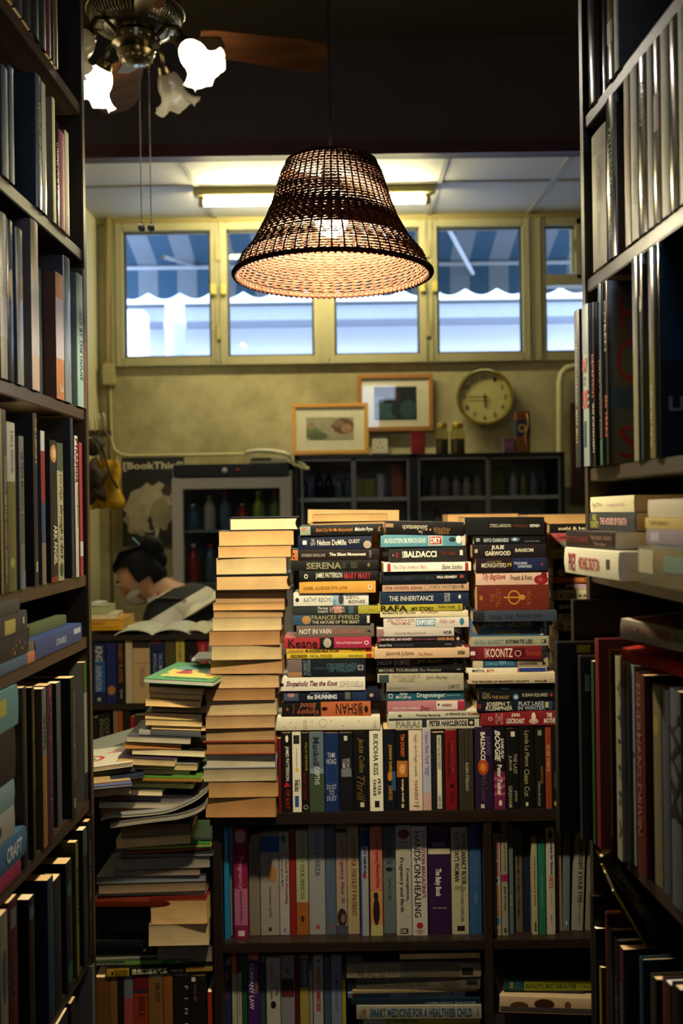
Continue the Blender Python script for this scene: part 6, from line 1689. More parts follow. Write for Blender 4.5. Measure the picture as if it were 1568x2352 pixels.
row(c6, 2.335, [
 (157, 235, 262, 1335, 'a39d8a', 'cream pamphlet with red and orange title', [T('SUPERFAST MAKES', 290, 715, '8f3030', .25, .7, 0, 1), O(738, 775, '243a3a', .35, .75), T('ALWAYS EAST SIDE', 800, 1135, 'b0642a', .25, .75, 0, 1), R(1150, 1220, '35658a', .2, .75), T('V', 1265, 1305, 'a02c2c', .3, .7, 90, 1)], {'dy': -.02}),
 (243, 315, 125, 1335, '8a8272', 'beige book with a pink band', [R(690, 765, '8f1f4c', .0, 1), T('DIET GUIDE COOK', 180, 650, '6f6858', .3, .6), T('Jane Scrivner', 815, 1080, '2c2a26', .28, .7), O(1250, 1310, '3c3a34', .3, .7)], {'dy': -.02}),
 (317, 375, 170, 1305, '58666e', 'blue-grey slim book', [T('MARIE TOWN', 900, 1010, '9ab0b4', .35, .6)], {'dy': -.012}),
 (377, 472, 205, 1250, '5e5644', 'drab brown textbook', [T('THE PARENTING ART OF GREAT TEACHING', 270, 1100, '2e2a22', .3, .6)]),
 (476, 574, 240, 1250, '181c34', 'navy book with embossed dark title', [T('LIFE OF PLATE', 260, 1060, '262c4a', .25, .75)]),
 (578, 640, 295, 1333, 'a29b78', 'straw coloured slim book', [T('CHILDREN NOT KIDS', 500, 1020, '6a6450', .35, .65), R(1200, 1300, '3a3830', .3, .6)], {'dy': -.018}),
 (650, 728, 325, 1340, '246a56', 'teal green book', [T('THE FATHERHOOD BOOK', 700, 1060, '7ab09c', .4, .6)], {'dy': -.018}),
 (738, 832, 190, 1345, 'b3a898', 'cream book with blue then red title', [O(225, 320, '2a221c', .25, .75), T('Recipes for Success', 335, 700, '3c5078', .2, .6, 0, 1), T('UNLOCK', 715, 850, 'a8403c', .2, .7), T('a parents guide', 890, 1040, '98946a', .35, .6), R(1130, 1200, '6a7a94', .4, .55)], {'dy': -.018}),
 (836, 905, 135, 1295, '86796c', 'grey-brown book with a faint red circle', [R(170, 215, '2e2a26', .25, .7), G(1060, 1120, '8a4a44', .2, .8, .12), T('EATING WELL', 520, 900, '8a5a54', .3, .6)]),
 (908, 984, 225, 1288, '626a70', 'grey-blue book', [O(1180, 1230, 'b8c0c2', .35, .6)], {'lean': -1.2}),
 (1008, 1130, 165, 1290, '8a8679', 'wide pale grey diet book', [T('COOK RIGHT 4 YOUR TYPE', 300, 990, '2c2c2a', .2, .6), T('Peter J. D Adamo', 1000, 1220, '4a4a46', .3, .5)], {'lean': -2.5}),
 (1160, 1220, 190, 1290, '7c7468', 'faded beige book with mauve type', [T('BABY FOOD', 360, 620, '6a4a54', .3, .65)], {'lean': -2.5}),
], 'from the divider, narrow upper cubby', 'books in the narrow upper cubby', zb=zB2, zmax=zB1b)
# thin books lying on the standing parenting books
loose(572, 745, 1888, 1898, 2.37, 'S', '6a6458', 'thin grey magazine lying over the parenting shelf, divider side', d=.17)
loose(748, 1075, 1886, 1894, 2.37, 'S', '4c5058', 'long thin slate magazine lying over the parenting shelf', d=.17)
c7 = (500, 2140, 1568 / 630.0)
row(c7, 2.335, [
 (30, 78, 190, 900, '1c2a4a', 'dark blue paperback', [O(250, 300, '9a5a3a', .25, .8), T('Jane Boucher', 290, 440, '8a3a44', .3, .65)], {'pg': 'd8c6a0'}),
 (83, 111, 122, 900, 'a09a86', 'orange-capped cream booklet', [R(122, 270, 'c0601c', .0, 1)]),
 (113, 139, 124, 900, 'a39c88', 'purple-capped cream booklet', [R(124, 262, '4c1640', .0, 1), T('How to Raise a Child', 310, 560, '5a5448', .3, .6)]),
 (141, 172, 126, 900, '1e4a26', 'green thin book'),
 (174, 240, 122, 900, '3a1c5c', 'violet textbook with a red number patch', [R(122, 172, 'a8341c', .0, 1), T('11th', 130, 165, 'd8c4b0', .15, .85, 90), T('HONG KONG', 210, 400, 'a8801c', .12, .38), T('COMPANY LAW', 190, 510, 'c0b8cc', .45, .85, 0, 1)], {'dy': -.01}),
 (243, 275, 175, 900, '2a3c42', 'thin dark teal book'),
 (280, 360, 150, 900, 'a49e90', 'cream book with a cat silhouette', [T('Your Baby', 270, 420, '5a5650', .12, .4), T('Your Baby Your Problems', 180, 440, '6a3038', .48, .78), O(455, 510, '1c1a18', .3, .7)]),
 (363, 442, 135, 900, '77767a', 'grey book with a dark portrait block', [R(300, 430, '231e22', .05, .95), O(380, 430, '5a2226', .1, .9), O(228, 258, '3a4a54', .35, .65)]),
 (445, 470, 128, 900, '4a1218', 'dark red narrow book'),
 (472, 523, 135, 900, '6c5f4c', 'tan and blue book', [R(160, 360, '3c4a5a', .05, .95), T('PRENATAL PARENTING', 170, 340, '8a9298', .3, .6), R(360, 900, '8f8238', .0, 1)]),
 (526, 545, 225, 900, '8a847c', 'pale pamphlet'),
 (548, 605, 138, 900, '96928a', 'pale grey book with red capitals', [T('THE YEAST CONNECTION', 215, 530, '9a2a2c', .25, .7, 0, 1), R(165, 180, '4a4844', .3, .6)]),
 (610, 648, 172, 900, '39495e', 'steel blue slim book'),
 (650, 712, 136, 900, '6b7488', 'lavender-grey book', [O(308, 335, '2c3444', .35, .6), T('The Mighty Common Guide', 340, 530, '4a5266', .3, .7)]),
 (714, 735, 275, 900, '9a8a24', 'yellow booklet'),
], 'from the side panel, bottom cubby', 'books standing in the bottom cubby', zb=zB3, zmax=zB2b)
stack(c7, 2.325, [
 (1040, 1500, 122, 158, '8a6a34', 'thin tan magazine with bright edges', [], {'pg': 'e8c67c', 'code': 'E', 'd': .17}),
 (830, 1480, 124 + 34, 182, '2c1c2c', 'plum coloured paperback', []),
 (735, 1500, 172, 248, '9b8a66', 'tan encyclopedia with grey characters', [R(1045, 1380, '6f654e', .0, 1), T('育兒百科全書', 790, 1140, '6f7068', .12, .88), R(1390, 1455, '2a2824', .3, .85)], {'hc': 0, 'dy': -.01, 'd': .16}),
 (790, 1497, 250, 325, '6b6454', 'drab paperback with dim capitals', [T('THE NEW WELL PREGNANCY BOOK', 810, 1205, '3a382e', .3, .72), T('SAMUELS\nSAMUELS', 1275, 1375, '5c3a34', .2, .85), R(1420, 1480, '26241e', .3, .65)], {'d': .15}),
 (770, 1485, 326, 346, 'a08a5a', 'very thin tan booklet', [], {'pg': 'c8b080'}),
 (742, 1414, 346, 376, '8f979c', 'thin pale blue booklet with Chinese title', [R(742, 988, '4e7280', .0, 1), O(762, 790, 'a04030', .15, .85), T('新手媽媽育兒手册', 1090, 1350, '3a3c40', .15, .85)]),
 (760, 1500, 378, 412, '15283c', 'dark blue booklet with white base lettering', [T('MACHINE INVESTMENT', 1180, 1470, '9aa8b0', .55, .95, 180)]),
 (792, 1503, 413, 486, '9a937e', 'grey handbook with tall blue title', [T('SMART MEDICINE FOR A HEALTHIER CHILD', 868, 1450, '24506e', .18, .82, 0, 1), T('FULL\nHOME', 812, 846, '9a4a2c', .15, .9, 90), T('Avery', 1475, 1490, '6a3a2c', .2, .8, 90)], {'d': .16, 'dy': -.008}),
 (830, 1500, 488, 527, 'b0a83c', 'yellow-green booklet with Chinese title', [T('嬰幼兒健康與營養食譜', 965, 1140, '4a4828', .2, .8), R(830, 960, 'a8a69c', .0, 1)]),
 (812, 1500, 529, 610, '4a5a3a', 'green handbook'), (800, 1500, 612, 700, '6a4a3a', 'brown handbook'), (805, 1500, 702, 810, '3a4a5a', 'blue-grey handbook'),
], 'the flat pile in the bottom cubby', 'books lying in the bottom cubby', zb=zB3 + .001)
stack(c6, 2.33, [
 (268, 1270, 1850, 1985, '16525c', 'teal handbook with a lime yellow title panel', [R(490, 1270, 'a8aa1e', .2, .98), T('50', 330, 370, 'b8a83c', .25, .8, 90, 1), T('THINGS\nTO BE A', 390, 460, '4a7a80', .2, .9), T('FANTASTIC FIRST-TIME FATHER', 505, 1068, '47621c', .42, .78, 0, 1), T('Tim Mungeam', 1095, 1245, '6a7420', .5, .78)], {'tilt': 1.5, 'd': .15}),
 (385, 1150, 1987, 2010, '3a3a44', 'very thin grey booklet', [], {'tilt': 1.5}),
 (205, 1270, 2012, 2195, 'c8ab84', 'cream hardcover with brown splashes', [O(320, 520, '6a3820', .3, .8), O(580, 800, '4a2414', .1, .7), O(910, 980, '7a4a2a', .2, .7), R(215, 1265, '56504e', .6, .88)], {'hc': 1, 'tilt': 2.2, 'd': .17, 'dy': -.02}),
], 'the lower narrow cubby pile', 'books lying in the lower narrow cubby')
row(c6, 2.34, [
 (175, 290, 2245, 3000, '8a8a86', 'pale grey book'), (294, 370, 2205, 3000, '4a3c34', 'brown book'), (374, 480, 2225, 3000, '2a3a4a', 'blue book', [], {}),
 (484, 620, 2225, 3000, '3a3438', 'dark mauve book'), (624, 760, 2230, 3000, '26282c', 'charcoal book'), (764, 900, 2240, 3000, '2c3440', 'slate book'), (904, 1060, 2235, 3000, '30282a', 'dark brown book'), (1064, 1200, 2240, 3000, '26303a', 'dark slate book'),
], 'from the divider, lower narrow cubby', 'books standing in the lower narrow cubby', zb=zB3)
# ================================================================ untidy heap beside the fore-edge stack
PGF[0] = 1.22
c8 = (200, 1480, 4.9); c9 = (200, 1900, 4.9)
HD = 2.24
# books standing at the foot of the heap
row(c9, 2.30, [
 (92, 262, 1690, 2900, '5c3a18', 'wide golden brown book'), (264, 345, 1690, 2900, '6a4a22', 'brown book'), (347, 418, 1668, 2900, '15130f', 'black book'),
 (420, 520, 1660, 2900, '5a5e66', 'grey and pink book', [R(1960, 2900, '8a3a38', .0, 1)]),
 (524, 690, 1665, 2900, '58151c', 'dark red book with a navy band', [R(1860, 1890, '1c2040', .0, 1), R(1895, 2900, '7a2c18', .0, 1), T('BIBLE', 1940, 2200, '3a1414', .2, .6)]),
 (694, 858, 1685, 2900, '6a4c26', 'tan leather book', [T('THE CITY', 1740, 2000, '3c2a14', .2, .5)]),
 (864, 966, 1668, 2900, '7a4a1c', 'orange-brown book'),
 (970, 1160, 1668, 2900, '14120f', 'black book with spaced white letters', [T('F   I   N   N   E   Y', 1800, 2700, 'a8a594', .1, .3)]),
 (1164, 1345, 1672, 2900, '17110f', 'black book with a white sticker', [R(1690, 1745, 'c9c3ae', .65, .9), T('FIND ME', 1790, 2000, '6a5448', .6, .75)]),
 (1360, 1410, 1855, 2900, '9c2a1c', 'thin red booklet'),
], 'from the bookcase, foot of the heap', 'books standing under the heap', zb=zPB)
def H(x0, x1, y0, y1, colr, desc, pg='c4a676', **k):
    o = {'code': 'E', 'd': .15, 'pg': pg}; o.update(k)
    return (x0, x1, y0, y1, colr, desc, (), o)
HP = 'the untidy heap'
low_rows = [
 (330, 1165, 110, 225, 'b8a070', 'tan paperback sloping upward', (), {'code': 'E', 'd': .14, 'pg': 'b89a64', 'tilt': -3}),
 (440, 1390, 208, 258, '3a7a2c', 'green and yellow magazine', [R(440, 1390, 'c9b23c', .35, .62)], {'tilt': -2.2, 'd': .18}),
 (442, 1385, 259, 292, 'b8482c', 'thin red booklet', [], {'tilt': -2.4, 'd': .18}),
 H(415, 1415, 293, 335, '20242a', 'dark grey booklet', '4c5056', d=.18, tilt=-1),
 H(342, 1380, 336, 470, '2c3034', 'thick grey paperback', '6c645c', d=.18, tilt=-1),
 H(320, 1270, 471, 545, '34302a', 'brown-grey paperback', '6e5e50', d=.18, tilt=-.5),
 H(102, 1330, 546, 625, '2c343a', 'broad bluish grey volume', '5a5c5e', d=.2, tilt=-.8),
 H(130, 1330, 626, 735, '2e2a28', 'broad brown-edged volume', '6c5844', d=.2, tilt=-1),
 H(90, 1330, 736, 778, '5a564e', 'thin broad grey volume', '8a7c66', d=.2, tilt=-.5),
 (88, 1330, 779, 905, '7a2412', 'glossy rust red softcover', [R(88, 700, '8f3418', .1, .5)], {'d': .2, 'gloss': 1, 'hc': 1}),
]
zq_top = stack(c9, 2.30, [
 (232, 1415, 1560, 1655, '15130f', 'black manual with yellow ends and white characters', [R(228, 480, 'b08a1a', .02, .98), R(1115, 1412, 'a88424', .2, .75), T('BUSINESS\nENGLISH', 320, 460, '3a3012', .2, .9), O(280, 305, '2a2412', .4, .8), T('进出口通关实务', 508, 910, 'd8cfa8', .12, .85, 0, 1), T('黎孝先 主编', 955, 1080, '8a8266', .4, .65)], {'tilt': -1, 'd': .19}),
 (88, 1415, 1500, 1558, '3c4a34', 'green and grey textbook', [R(415, 1060, '6a9a38', .1, .9), R(88, 240, '4a3438', .3, 1), R(830, 1060, '2a6a3a', .1, .9), T('Cambridge IGCSE First Language', 92, 410, 'b8b4ac', .35, .8), T('English', 1000, 1050, 'c0c8a0', .3, .75), T('CAMBRIDGE', 1230, 1360, '9a8a98', .3, .6)], {'tilt': -1, 'd': .2}),
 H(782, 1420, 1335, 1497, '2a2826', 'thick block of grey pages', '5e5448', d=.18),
], 'the base of the heap', 'books at the base of the heap', zb=zQ)
stack(c9, 2.31, [
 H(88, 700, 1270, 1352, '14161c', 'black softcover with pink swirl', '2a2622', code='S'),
 (88, 700, 1353, 1452, '101820', 'black novel with teal lettering', [T('THE DESIRE', 315, 550, '5a4a40', .15, .45), T('CHRISTIE', 110, 280, '164a66', .3, .7), R(625, 660, 'b8ac88', .25, .6)], {}),
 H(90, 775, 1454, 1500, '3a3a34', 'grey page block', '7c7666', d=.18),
], 'the short dark pile', 'books in the short dark pile', zb=None)
stack(c9, 2.27, [
 H(712, 1352, 815, 1078, '9c2c18', 'thick paperback under a red mottled cover', 'ab8a58', d=.15, tilt=-1.5, yaw=-4),
 H(692, 1366, 1092, 1334, '8a7a5c', 'very thick pale paperback', 'a08a66', d=.15, tilt=1, yaw=3),
], 'the thick pair under rust red softcover', 'two thick paperbacks in the heap')
stack(c9, HD + .03, low_rows, 'the layers below the bent magazines', 'books in the lower heap')
# filler carrying the heap behind
stack(c9, 2.36, [H(90, 700, 905, 1268, '1a1614', 'dark folded bundle of papers', '1c1a18', d=.16)], 'the hollow in the heap', 'paper bundle in the heap')
up_rows = [
 (695, 1330, 432, 480, '5c6a78', 'slate blue booklet', [T('LITTLE', 750, 880, '9aa4a0', .6, .95)], {'tilt': 3, 'd': .15}),
 H(690, 1310, 482, 545, '8a7a58', 'slim tan paperback', 'c6a878', tilt=3),
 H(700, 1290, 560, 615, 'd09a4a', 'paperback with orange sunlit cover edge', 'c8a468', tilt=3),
 H(668, 1275, 617, 690, 'd8a252', 'tan paperback jutting out one end', 'd2ae72', tilt=3, dy=-.015),
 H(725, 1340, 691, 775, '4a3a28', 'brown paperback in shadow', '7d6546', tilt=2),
 H(650, 1285, 776, 850, '6a6a2c', 'paperback with an olive cover', 'b89a68', tilt=3),
 H(655, 1290, 851, 920, '8a8040', 'straw-edged paperback', 'bfa26e', tilt=3),
 H(720, 1330, 921, 970, '8a7048', 'slim straw-edged paperback', 'c0a068', tilt=3),
 (580, 1270, 971, 1035, '66686c', 'grey softcover with a white end', [R(580, 705, 'b9b4a4', .05, .95)], {'tilt': 3, 'd': .16}),
 H(445, 1160, 1036, 1108, '46525a', 'grey-edged hardback', 'a39a82', tilt=3, d=.17),
 H(415, 1055, 1110, 1178, '8a5a28', 'orange-brown-edged paperback', 'a87038', tilt=2),
 H(500, 1320, 1180, 1245, '1c1a1c', 'black-covered paperback with cream pages', 'c0b48a', tilt=3, d=.15),
 H(360, 1000, 1262, 1335, '3c2440', 'purple-covered paperback', 'b39a6c', tilt=3, d=.17, dy=-.02),
 H(540, 1235, 1337, 1410, '8a8a80', 'grey-covered paperback', 'a48e64', tilt=2),
 H(310, 1150, 1411, 1462, 'cfc6ae', 'pale paperback with a leaf drawing', 'b99a68', tilt=2, d=.18),
 (215, 1300, 1464, 1512, '5a8a2c', 'green magazine with an orange edge', [R(215, 1300, 'c8842c', .3, .95)], {'tilt': 2, 'd': .2, 'dy': -.02}),
 H(395, 1100, 1514, 1558, '7a7464', 'thin cream-edged paperback', 'aca080', tilt=2),
 H(240, 1190, 1560, 1620, '98983c', 'yellow-green magazine', 'b0a85c', tilt=2, d=.18),
 H(215, 850, 1622, 1682, 'b5ad92', 'short cream-edged paperback', 'c2b288', tilt=2, dy=-.01),
 H(150, 1190, 1684, 1770, '2c2038', 'broad dark purple album', '4c4248', tilt=2, d=.2),
 H(135, 1060, 1772, 1840, '8a8a84', 'broad grey-white magazine', '948a76', tilt=1, d=.2),
 H(150, 1000, 1842, 1925, '5a3418', 'broad brown-edged volume', '6a4220', d=.2),
 H(380, 1150, 2020, 2160, '3a2c1e', 'thick brown-edged volume', '6a5436', d=.17),
]
stack(c8, HD, up_rows[:-1], 'the heap by the fore-edge pile', 'books in the upper heap')
stack(c8, HD + .04, [up_rows[-1]], 'the block under the bent magazines', 'thick volume in the heap')
# children's book with a bright cover lying on top of the heap
zk = W(405, 1568, HD).z + .004
kx0, kx1 = W(332, 1560, HD - .02).x, W(474, 1570, HD - .02).x
kb = thing('picture_book', "green and yellow children's picture book lying on top of the heap", 'book', M=Matrix.Translation((kx0, HD - .03, zk + .003)) @ Matrix.Rotation(rad(2.4), 4, 'Y') @ Matrix.Rotation(rad(-8), 4, 'Z'))
kw, kd = kx1 - kx0 + .02, .25
MB().box(.001, kw - .001, .0005, kd - .001, 0, .0075, pages('d8d4c4')).build('page_block', kb)
MB().box(0, kw, 0, kd, .0078, .0088, mat('4f9a58', .35)).box(0, kw, 0, kd, -.001, -.0002, mat('4f9a58', .35)).build('cover', kb)
m = MB(); m.box(.022, kw - .015, .045, kd * .63, .0089, .0092, mat('e6cf62', .4))
m.build('picture_panel', kb)
m = MB()
for (fx_, fy_, rx_, ry_, c_) in ((.3, .52, .03, .02, '5a9a90'), (.38, .34, .014, .016, 'c0342c'), (.38, .27, .02, .012, 'c0342c'), (.36, .42, .01, .01, '3a3030'), (.68, .5, .03, .022, '4a7a70'), (.74, .34, .012, .018, 'd07a80'), (.86, .38, .018, .02, '4a5a94'), (.62, .36, .014, .012, '7a8a3a'), (.12, .2, .01, .01, '6aa06a')):
    m.add([(kw * (.02 + fx_) + rx_ * math.cos(6.283 * k / 14), .03 + kd * fy_ + ry_ * math.sin(6.283 * k / 14) * 1.3, .00935) for k in range(14)], [tuple(range(14))], mat(c_, .4))
gv, gf = glyphs('THE CHILDREN OF THE FARM', 1); m.add([(.05 + .10 * a, kd * .76 + .022 * b, .0094) for a, b in gv], gf, mat('1f4a2a', .5))
gv, gf = glyphs('THE FROG AND THE FOX', 1); m.add([(.04 + .10 * a, .018 + .014 * b, .0094) for a, b in gv], gf, mat('1f4a2a', .5))
m.build('cover_print', kb)
loose(440, 486, 1513, 1519, HD + .14, 'S', 'b9bcae', 'thin pale booklet half under the picture book and the fore-edge stack', d=.12)
# bent magazines sagging across the heap
def bent(label, pts, D, dep, th, colr, pg, name='bent_magazine'):
    P = [W(x, y, D) for x, y in pts]
    # smooth the profile
    Q = []
    for i in range(len(P) - 1):
        for k in range(5):
            t_ = k / 5
            p0, p1, p2, p3 = P[max(i - 1, 0)], P[i], P[i + 1], P[min(i + 2, len(P) - 1)]
            Q.append(.5 * ((2 * p1) + (p2 - p0) * t_ + (2 * p0 - 5 * p1 + 4 * p2 - p3) * t_ ** 2 + (3 * p1 - p0 - 3 * p2 + p3) * t_ ** 3))
    Q.append(P[-1])
    o_ = Q[0].copy()
    root = thing(name, label, 'magazine', o_, group=None)
    def sheet(nm, a, b, m_, ins):
        mb = MB(); vs = []; n = len(Q)
        for q in Q:
            q = q - o_
            for (dy, dz) in ((ins, a), (dep - ins, a), (dep - ins, b), (ins, b)):
                vs.append((q.x, q.y + dy, q.z + dz))
        fs = []
        for i in range(n - 1):
            for k in range(4):
                fs.append((i * 4 + k, (i + 1) * 4 + k, (i + 1) * 4 + (k + 1) % 4, i * 4 + (k + 1) % 4))
        fs += [(0, 1, 2, 3), tuple((n - 1) * 4 + k for k in (3, 2, 1, 0))]
        mb.add(vs, fs, m_); mb.build(nm, root)
    sheet('pages', .0008, th - .0008, pages(pg), .001)
    sheet('cover', th - .0007, th, mat(colr, .3), 0)
    sheet('cover', 0, .0007, mat(colr, .3), 0)
bent('long pale magazine bending up towards the fore-edge stack', [(231, 1888), (250, 1880), (310, 1876), (380, 1868), (425, 1852), (455, 1836), (475, 1820)], HD - .03, .2, .006, '8a8a86', 'bab29a')
bent('second bent magazine with grey pages under the pale one', [(253, 1903), (300, 1896), (360, 1888), (410, 1882), (450, 1870), (470, 1858)], HD - .035, .2, .011, '6f6e6a', 'a59c86')
# colourful books at the bookcase side of the heap
def slab(label, px, py, D, w_, d_, h_, rz, top, side, extra=(), name='picture_book', ry=0, rx=0):
    p = W(px, py, D)
    t = thing(name, label, 'book', M=Matrix.Translation(p) @ Matrix.Rotation(rad(rz), 4, 'Z') @ Matrix.Rotation(rad(ry), 4, 'Y') @ Matrix.Rotation(rad(rx), 4, 'X'))
    MB().box(-w_ / 2 + .001, w_ / 2 - .001, -d_ / 2 + .001, d_ / 2 - .001, .001, h_ - .001, pages(side)).build('page_block', t)
    MB().box(-w_ / 2, w_ / 2, -d_ / 2, d_ / 2, h_ - .001, h_, mat(top, .35)).box(-w_ / 2, w_ / 2, -d_ / 2, d_ / 2, 0, .001, mat(top, .35)).build('cover', t)
    if extra:
        m = MB()
        for i, (x, y, rx_, ry_, c_, kind) in enumerate(extra):
            z = h_ + .0002 + .0002 * i
            N = 24
            if kind == 'o':
                m.add([(x + rx_ * math.cos(6.283 * k / N), y + ry_ * math.sin(6.283 * k / N), z) for k in range(N)], [tuple(range(N))], mat(c_, .4))
            else:
                m.add([(x + r * math.cos(6.283 * k / N), y + r * ry_ / rx_ * math.sin(6.283 * k / N), z) for k in range(N) for r in (rx_, rx_ * .72)], [(2 * k, 2 * k + 1, (2 * k + 3) % (2 * N), (2 * k + 2) % (2 * N)) for k in range(N)], mat(c_, .4))
        m.build('cover_print', t)
slab('white picture book with a pink ring lying at the bookcase side of the heap', 238, 1748, 2.28, .13, .17, .010, 12, 'd2ccb8', 'a89a78', [(-.03, -.01, .034, .028, 'c03a60', 'g'), (-.035, -.015, .02, .016, '5a8a58', 'g'), (.035, .03, .03, .004, 'd07090', 'o')], ry=-4)
slab('black book under the white picture book', 240, 1760, 2.29, .14, .17, .012, 12, '1a1814', '3a342a', ry=-4)
slab('yellow patterned magazine behind the white picture book', 250, 1728, 2.44, .13, .12, .004, 10, 'a8a028', 'b0a878', [(-.02, 0, .03, .01, '3a4018', 'o'), (.03, .02, .02, .008, '4a4a1c', 'o')], rx=10)
slab('grey magazine leaning behind the heap', 285, 1718, 2.44, .15, .16, .004, 20, '7c8078', '9a9684', [(0, 0, .04, .02, '3a3e3a', 'o')], ry=-12, rx=14)
slab('blue booklet with a light green picture by the bookcase edge', 232, 1790, 2.22, .12, .16, .006, 18, '4a5a8c', 'a89878', [(-.01, -.02, .04, .03, 'a3b878', 'o'), (-.02, -.02, .014, .02, '5a8a58', 'o')])
slab('thick tan block of pages under the blue booklet', 232, 1808, 2.23, .11, .15, .030, 20, 'b89c6c', 'b0946a')
slab('dark blue folder low beside the heap', 258, 1772, 2.27, .13, .18, .006, 16, '2c3248', '4a4844', ry=-3)
PGF[0] = 1.0
# ================================================================ books in the counter
c10 = (190, 1400, 4.752)
row(c10, CD + .012, [
 (104, 250, 285, 990, '14233f', 'thick blue-black hardcover with white caps', [R(520, 860, '24508a', .05, .8), T('KING', 350, 520, 'a8aab0', .2, .75, 0, 1), T('INSPIRATION', 570, 850, 'a8aab0', .3, .75), O(920, 965, '9a9888', .35, .65)], {'hc': 1}),
 (256, 366, 285, 990, '1c2258', 'royal blue hardcover with a tan shape', [O(790, 895, '9a6a34', .1, .9)], {'hc': 1}),
 (370, 458, 290, 985, '17120f', 'black hardcover with brown capitals', [T('ROBERT PLAYERS', 330, 760, '7a5028', .25, .75, 0, 1), R(830, 930, '6a6458', .3, .6)], {'hc': 1}),
 (466, 542, 300, 985, 'b3a284', 'narrow buff book'),
 (545, 732, 300, 965, 'b59668', 'wide buff book with a red rule', [R(545, 550, '8a3a20', .05, .95), R(300, 385, '2a2018', .0, 1), T('TREASURY', 580, 810, '6a5a40', .3, .6)]),
 (738, 895, 290, 985, '142040', 'navy book with pale double lettering', [T('THE COMPLETE', 440, 700, '8a9ab8', .15, .42), T('ANTHOLOGY', 440, 700, '8a9ab8', .55, .8), R(290, 330, '7a2028', .2, .9)]),
 (900, 1012, 290, 985, '4a4420', 'olive brown book'),
 (1018, 1112, 295, 985, 'b3a444', 'yellow-cream book', [T('PARLIAMENT', 320, 560, '6a6030', .3, .7)]),
 (1118, 1248, 290, 985, '16130f', 'black book with grey capitals', [T('ROCK', 470, 590, '6a665a', .3, .6)]),
 (1254, 1366, 285, 985, '8f1c24', 'crimson book', [T('HISTORY', 350, 560, 'c88a84', .3, .65)]),
 (1372, 1480, 310, 985, '8a8a86', 'pale grey book'),
 (1484, 1600, 300, 985, '3c4a54', 'slate book'),
 (1604, 1740, 300, 985, '4c2c20', 'chestnut book'),
], 'from the bookcase, counter upper row', 'books in the counter upper row', zb=zX1, zmax=zC - .018)
row(c10, CD + .012, [
 (110, 165, 1180, 1800, '1c1814', 'black narrow book'),
 (170, 310, 1140, 1800, '14120f', 'thick black dictionary with dim caps', [T('OXFORD\nENGLISH', 1170, 1460, '5c564a', .1, .9, 0, 1)], {'hc': 1}),
 (335, 388, 1075, 1800, '86684c', 'cream-brown book'), (390, 436, 1075, 1800, '9c4a1c', 'orange book'),
 (440, 520, 1120, 1800, '1c1410', 'near-black book'), (524, 566, 1170, 1800, '9c1c20', 'bright red book'), (570, 700, 1150, 1800, '3c3222', 'dark khaki book'), (704, 820, 1150, 1800, '2a241c', 'brown-black book'),
 (824, 960, 1150, 1800, '3a2a20', 'umber book'), (964, 1100, 1160, 1800, '2a2e34', 'iron grey book'),
], 'from the bookcase, counter lower row', 'books in the counter lower row', zb=zX2, zmax=zX1 - .02)
# items on the counter
zc0 = zC
def slabc(name, label, cat, px0, px1_, h_, D, dd, col, side, z=zc0, rz=0):
    a_, b_ = W(px0, 1440, D).x, W(px1_, 1440, D).x
    t = thing(name, label, cat, ((a_ + b_) / 2, D, z), rz=rad(rz)); w_ = b_ - a_
    MB().box(-w_ / 2 + .001, w_ / 2 - .001, .001, dd - .001, .001, h_ - .001, pages(side)).build('page_block', t)
    MB().box(-w_ / 2, w_ / 2, 0, dd, h_ - .001, h_, mat(col, .4)).box(-w_ / 2, w_ / 2, 0, dd, 0, .001, mat(col, .4)).box(-w_ / 2, w_ / 2, 0, .0012, 0, h_, mat(col, .4)).build('cover', t)
    return t
t = slabc('directory_book', 'thick yellow directory with black lettering lying on the counter', 'book', 196, 281, .036, CD + .02, .2, 'c9921e', 'c9a24a')
gv, gf = glyphs('DISTRICT'); MB().add([(-.045 + .05 * a, -.0006, .018 + .010 * b) for a, b in gv], gf, mat('3a2a10', .5)).build('spine_print', t)
slabc('directory_book', 'thin yellow directory under the thick yellow one', 'book', 193, 276, .012, CD + .015, .2, 'c08a1c', 'b08a3a')
for o_ in [x for x in bpy.data.objects if x.name.startswith('directory_book')]:
    if 'thick' in o_['label']: o_.location.z += .0125
slabc('notepad', 'cream folded leaflet on the thick yellow directory', 'notepad', 200, 268, .016, CD + .03, .15, 'd8caa0', 'e0d4b0', z=zc0 + .049, rz=4)
slabc('notepad', 'pale green pad on the cream leaflet', 'notepad', 204, 248, .026, CD + .05, .12, 'a3ab78', 'b5b890', z=zc0 + .0655)
slabc('notepad', 'white pad topmost of the papers by the bookcase', 'notepad', 206, 232, .010, CD + .05, .1, 'd8d8cc', 'd0cfc0', z=zc0 + .092)
t = thing('eraser_box', 'small white box on the counter before the person', 'box', (W(303, 1445, CD + .06).x, CD + .08, zc0 + .0))
MB().box(-.018, .018, -.01, .01, 0, .022, mat('d8d4c8', .5), bev=.002).build('body', t)
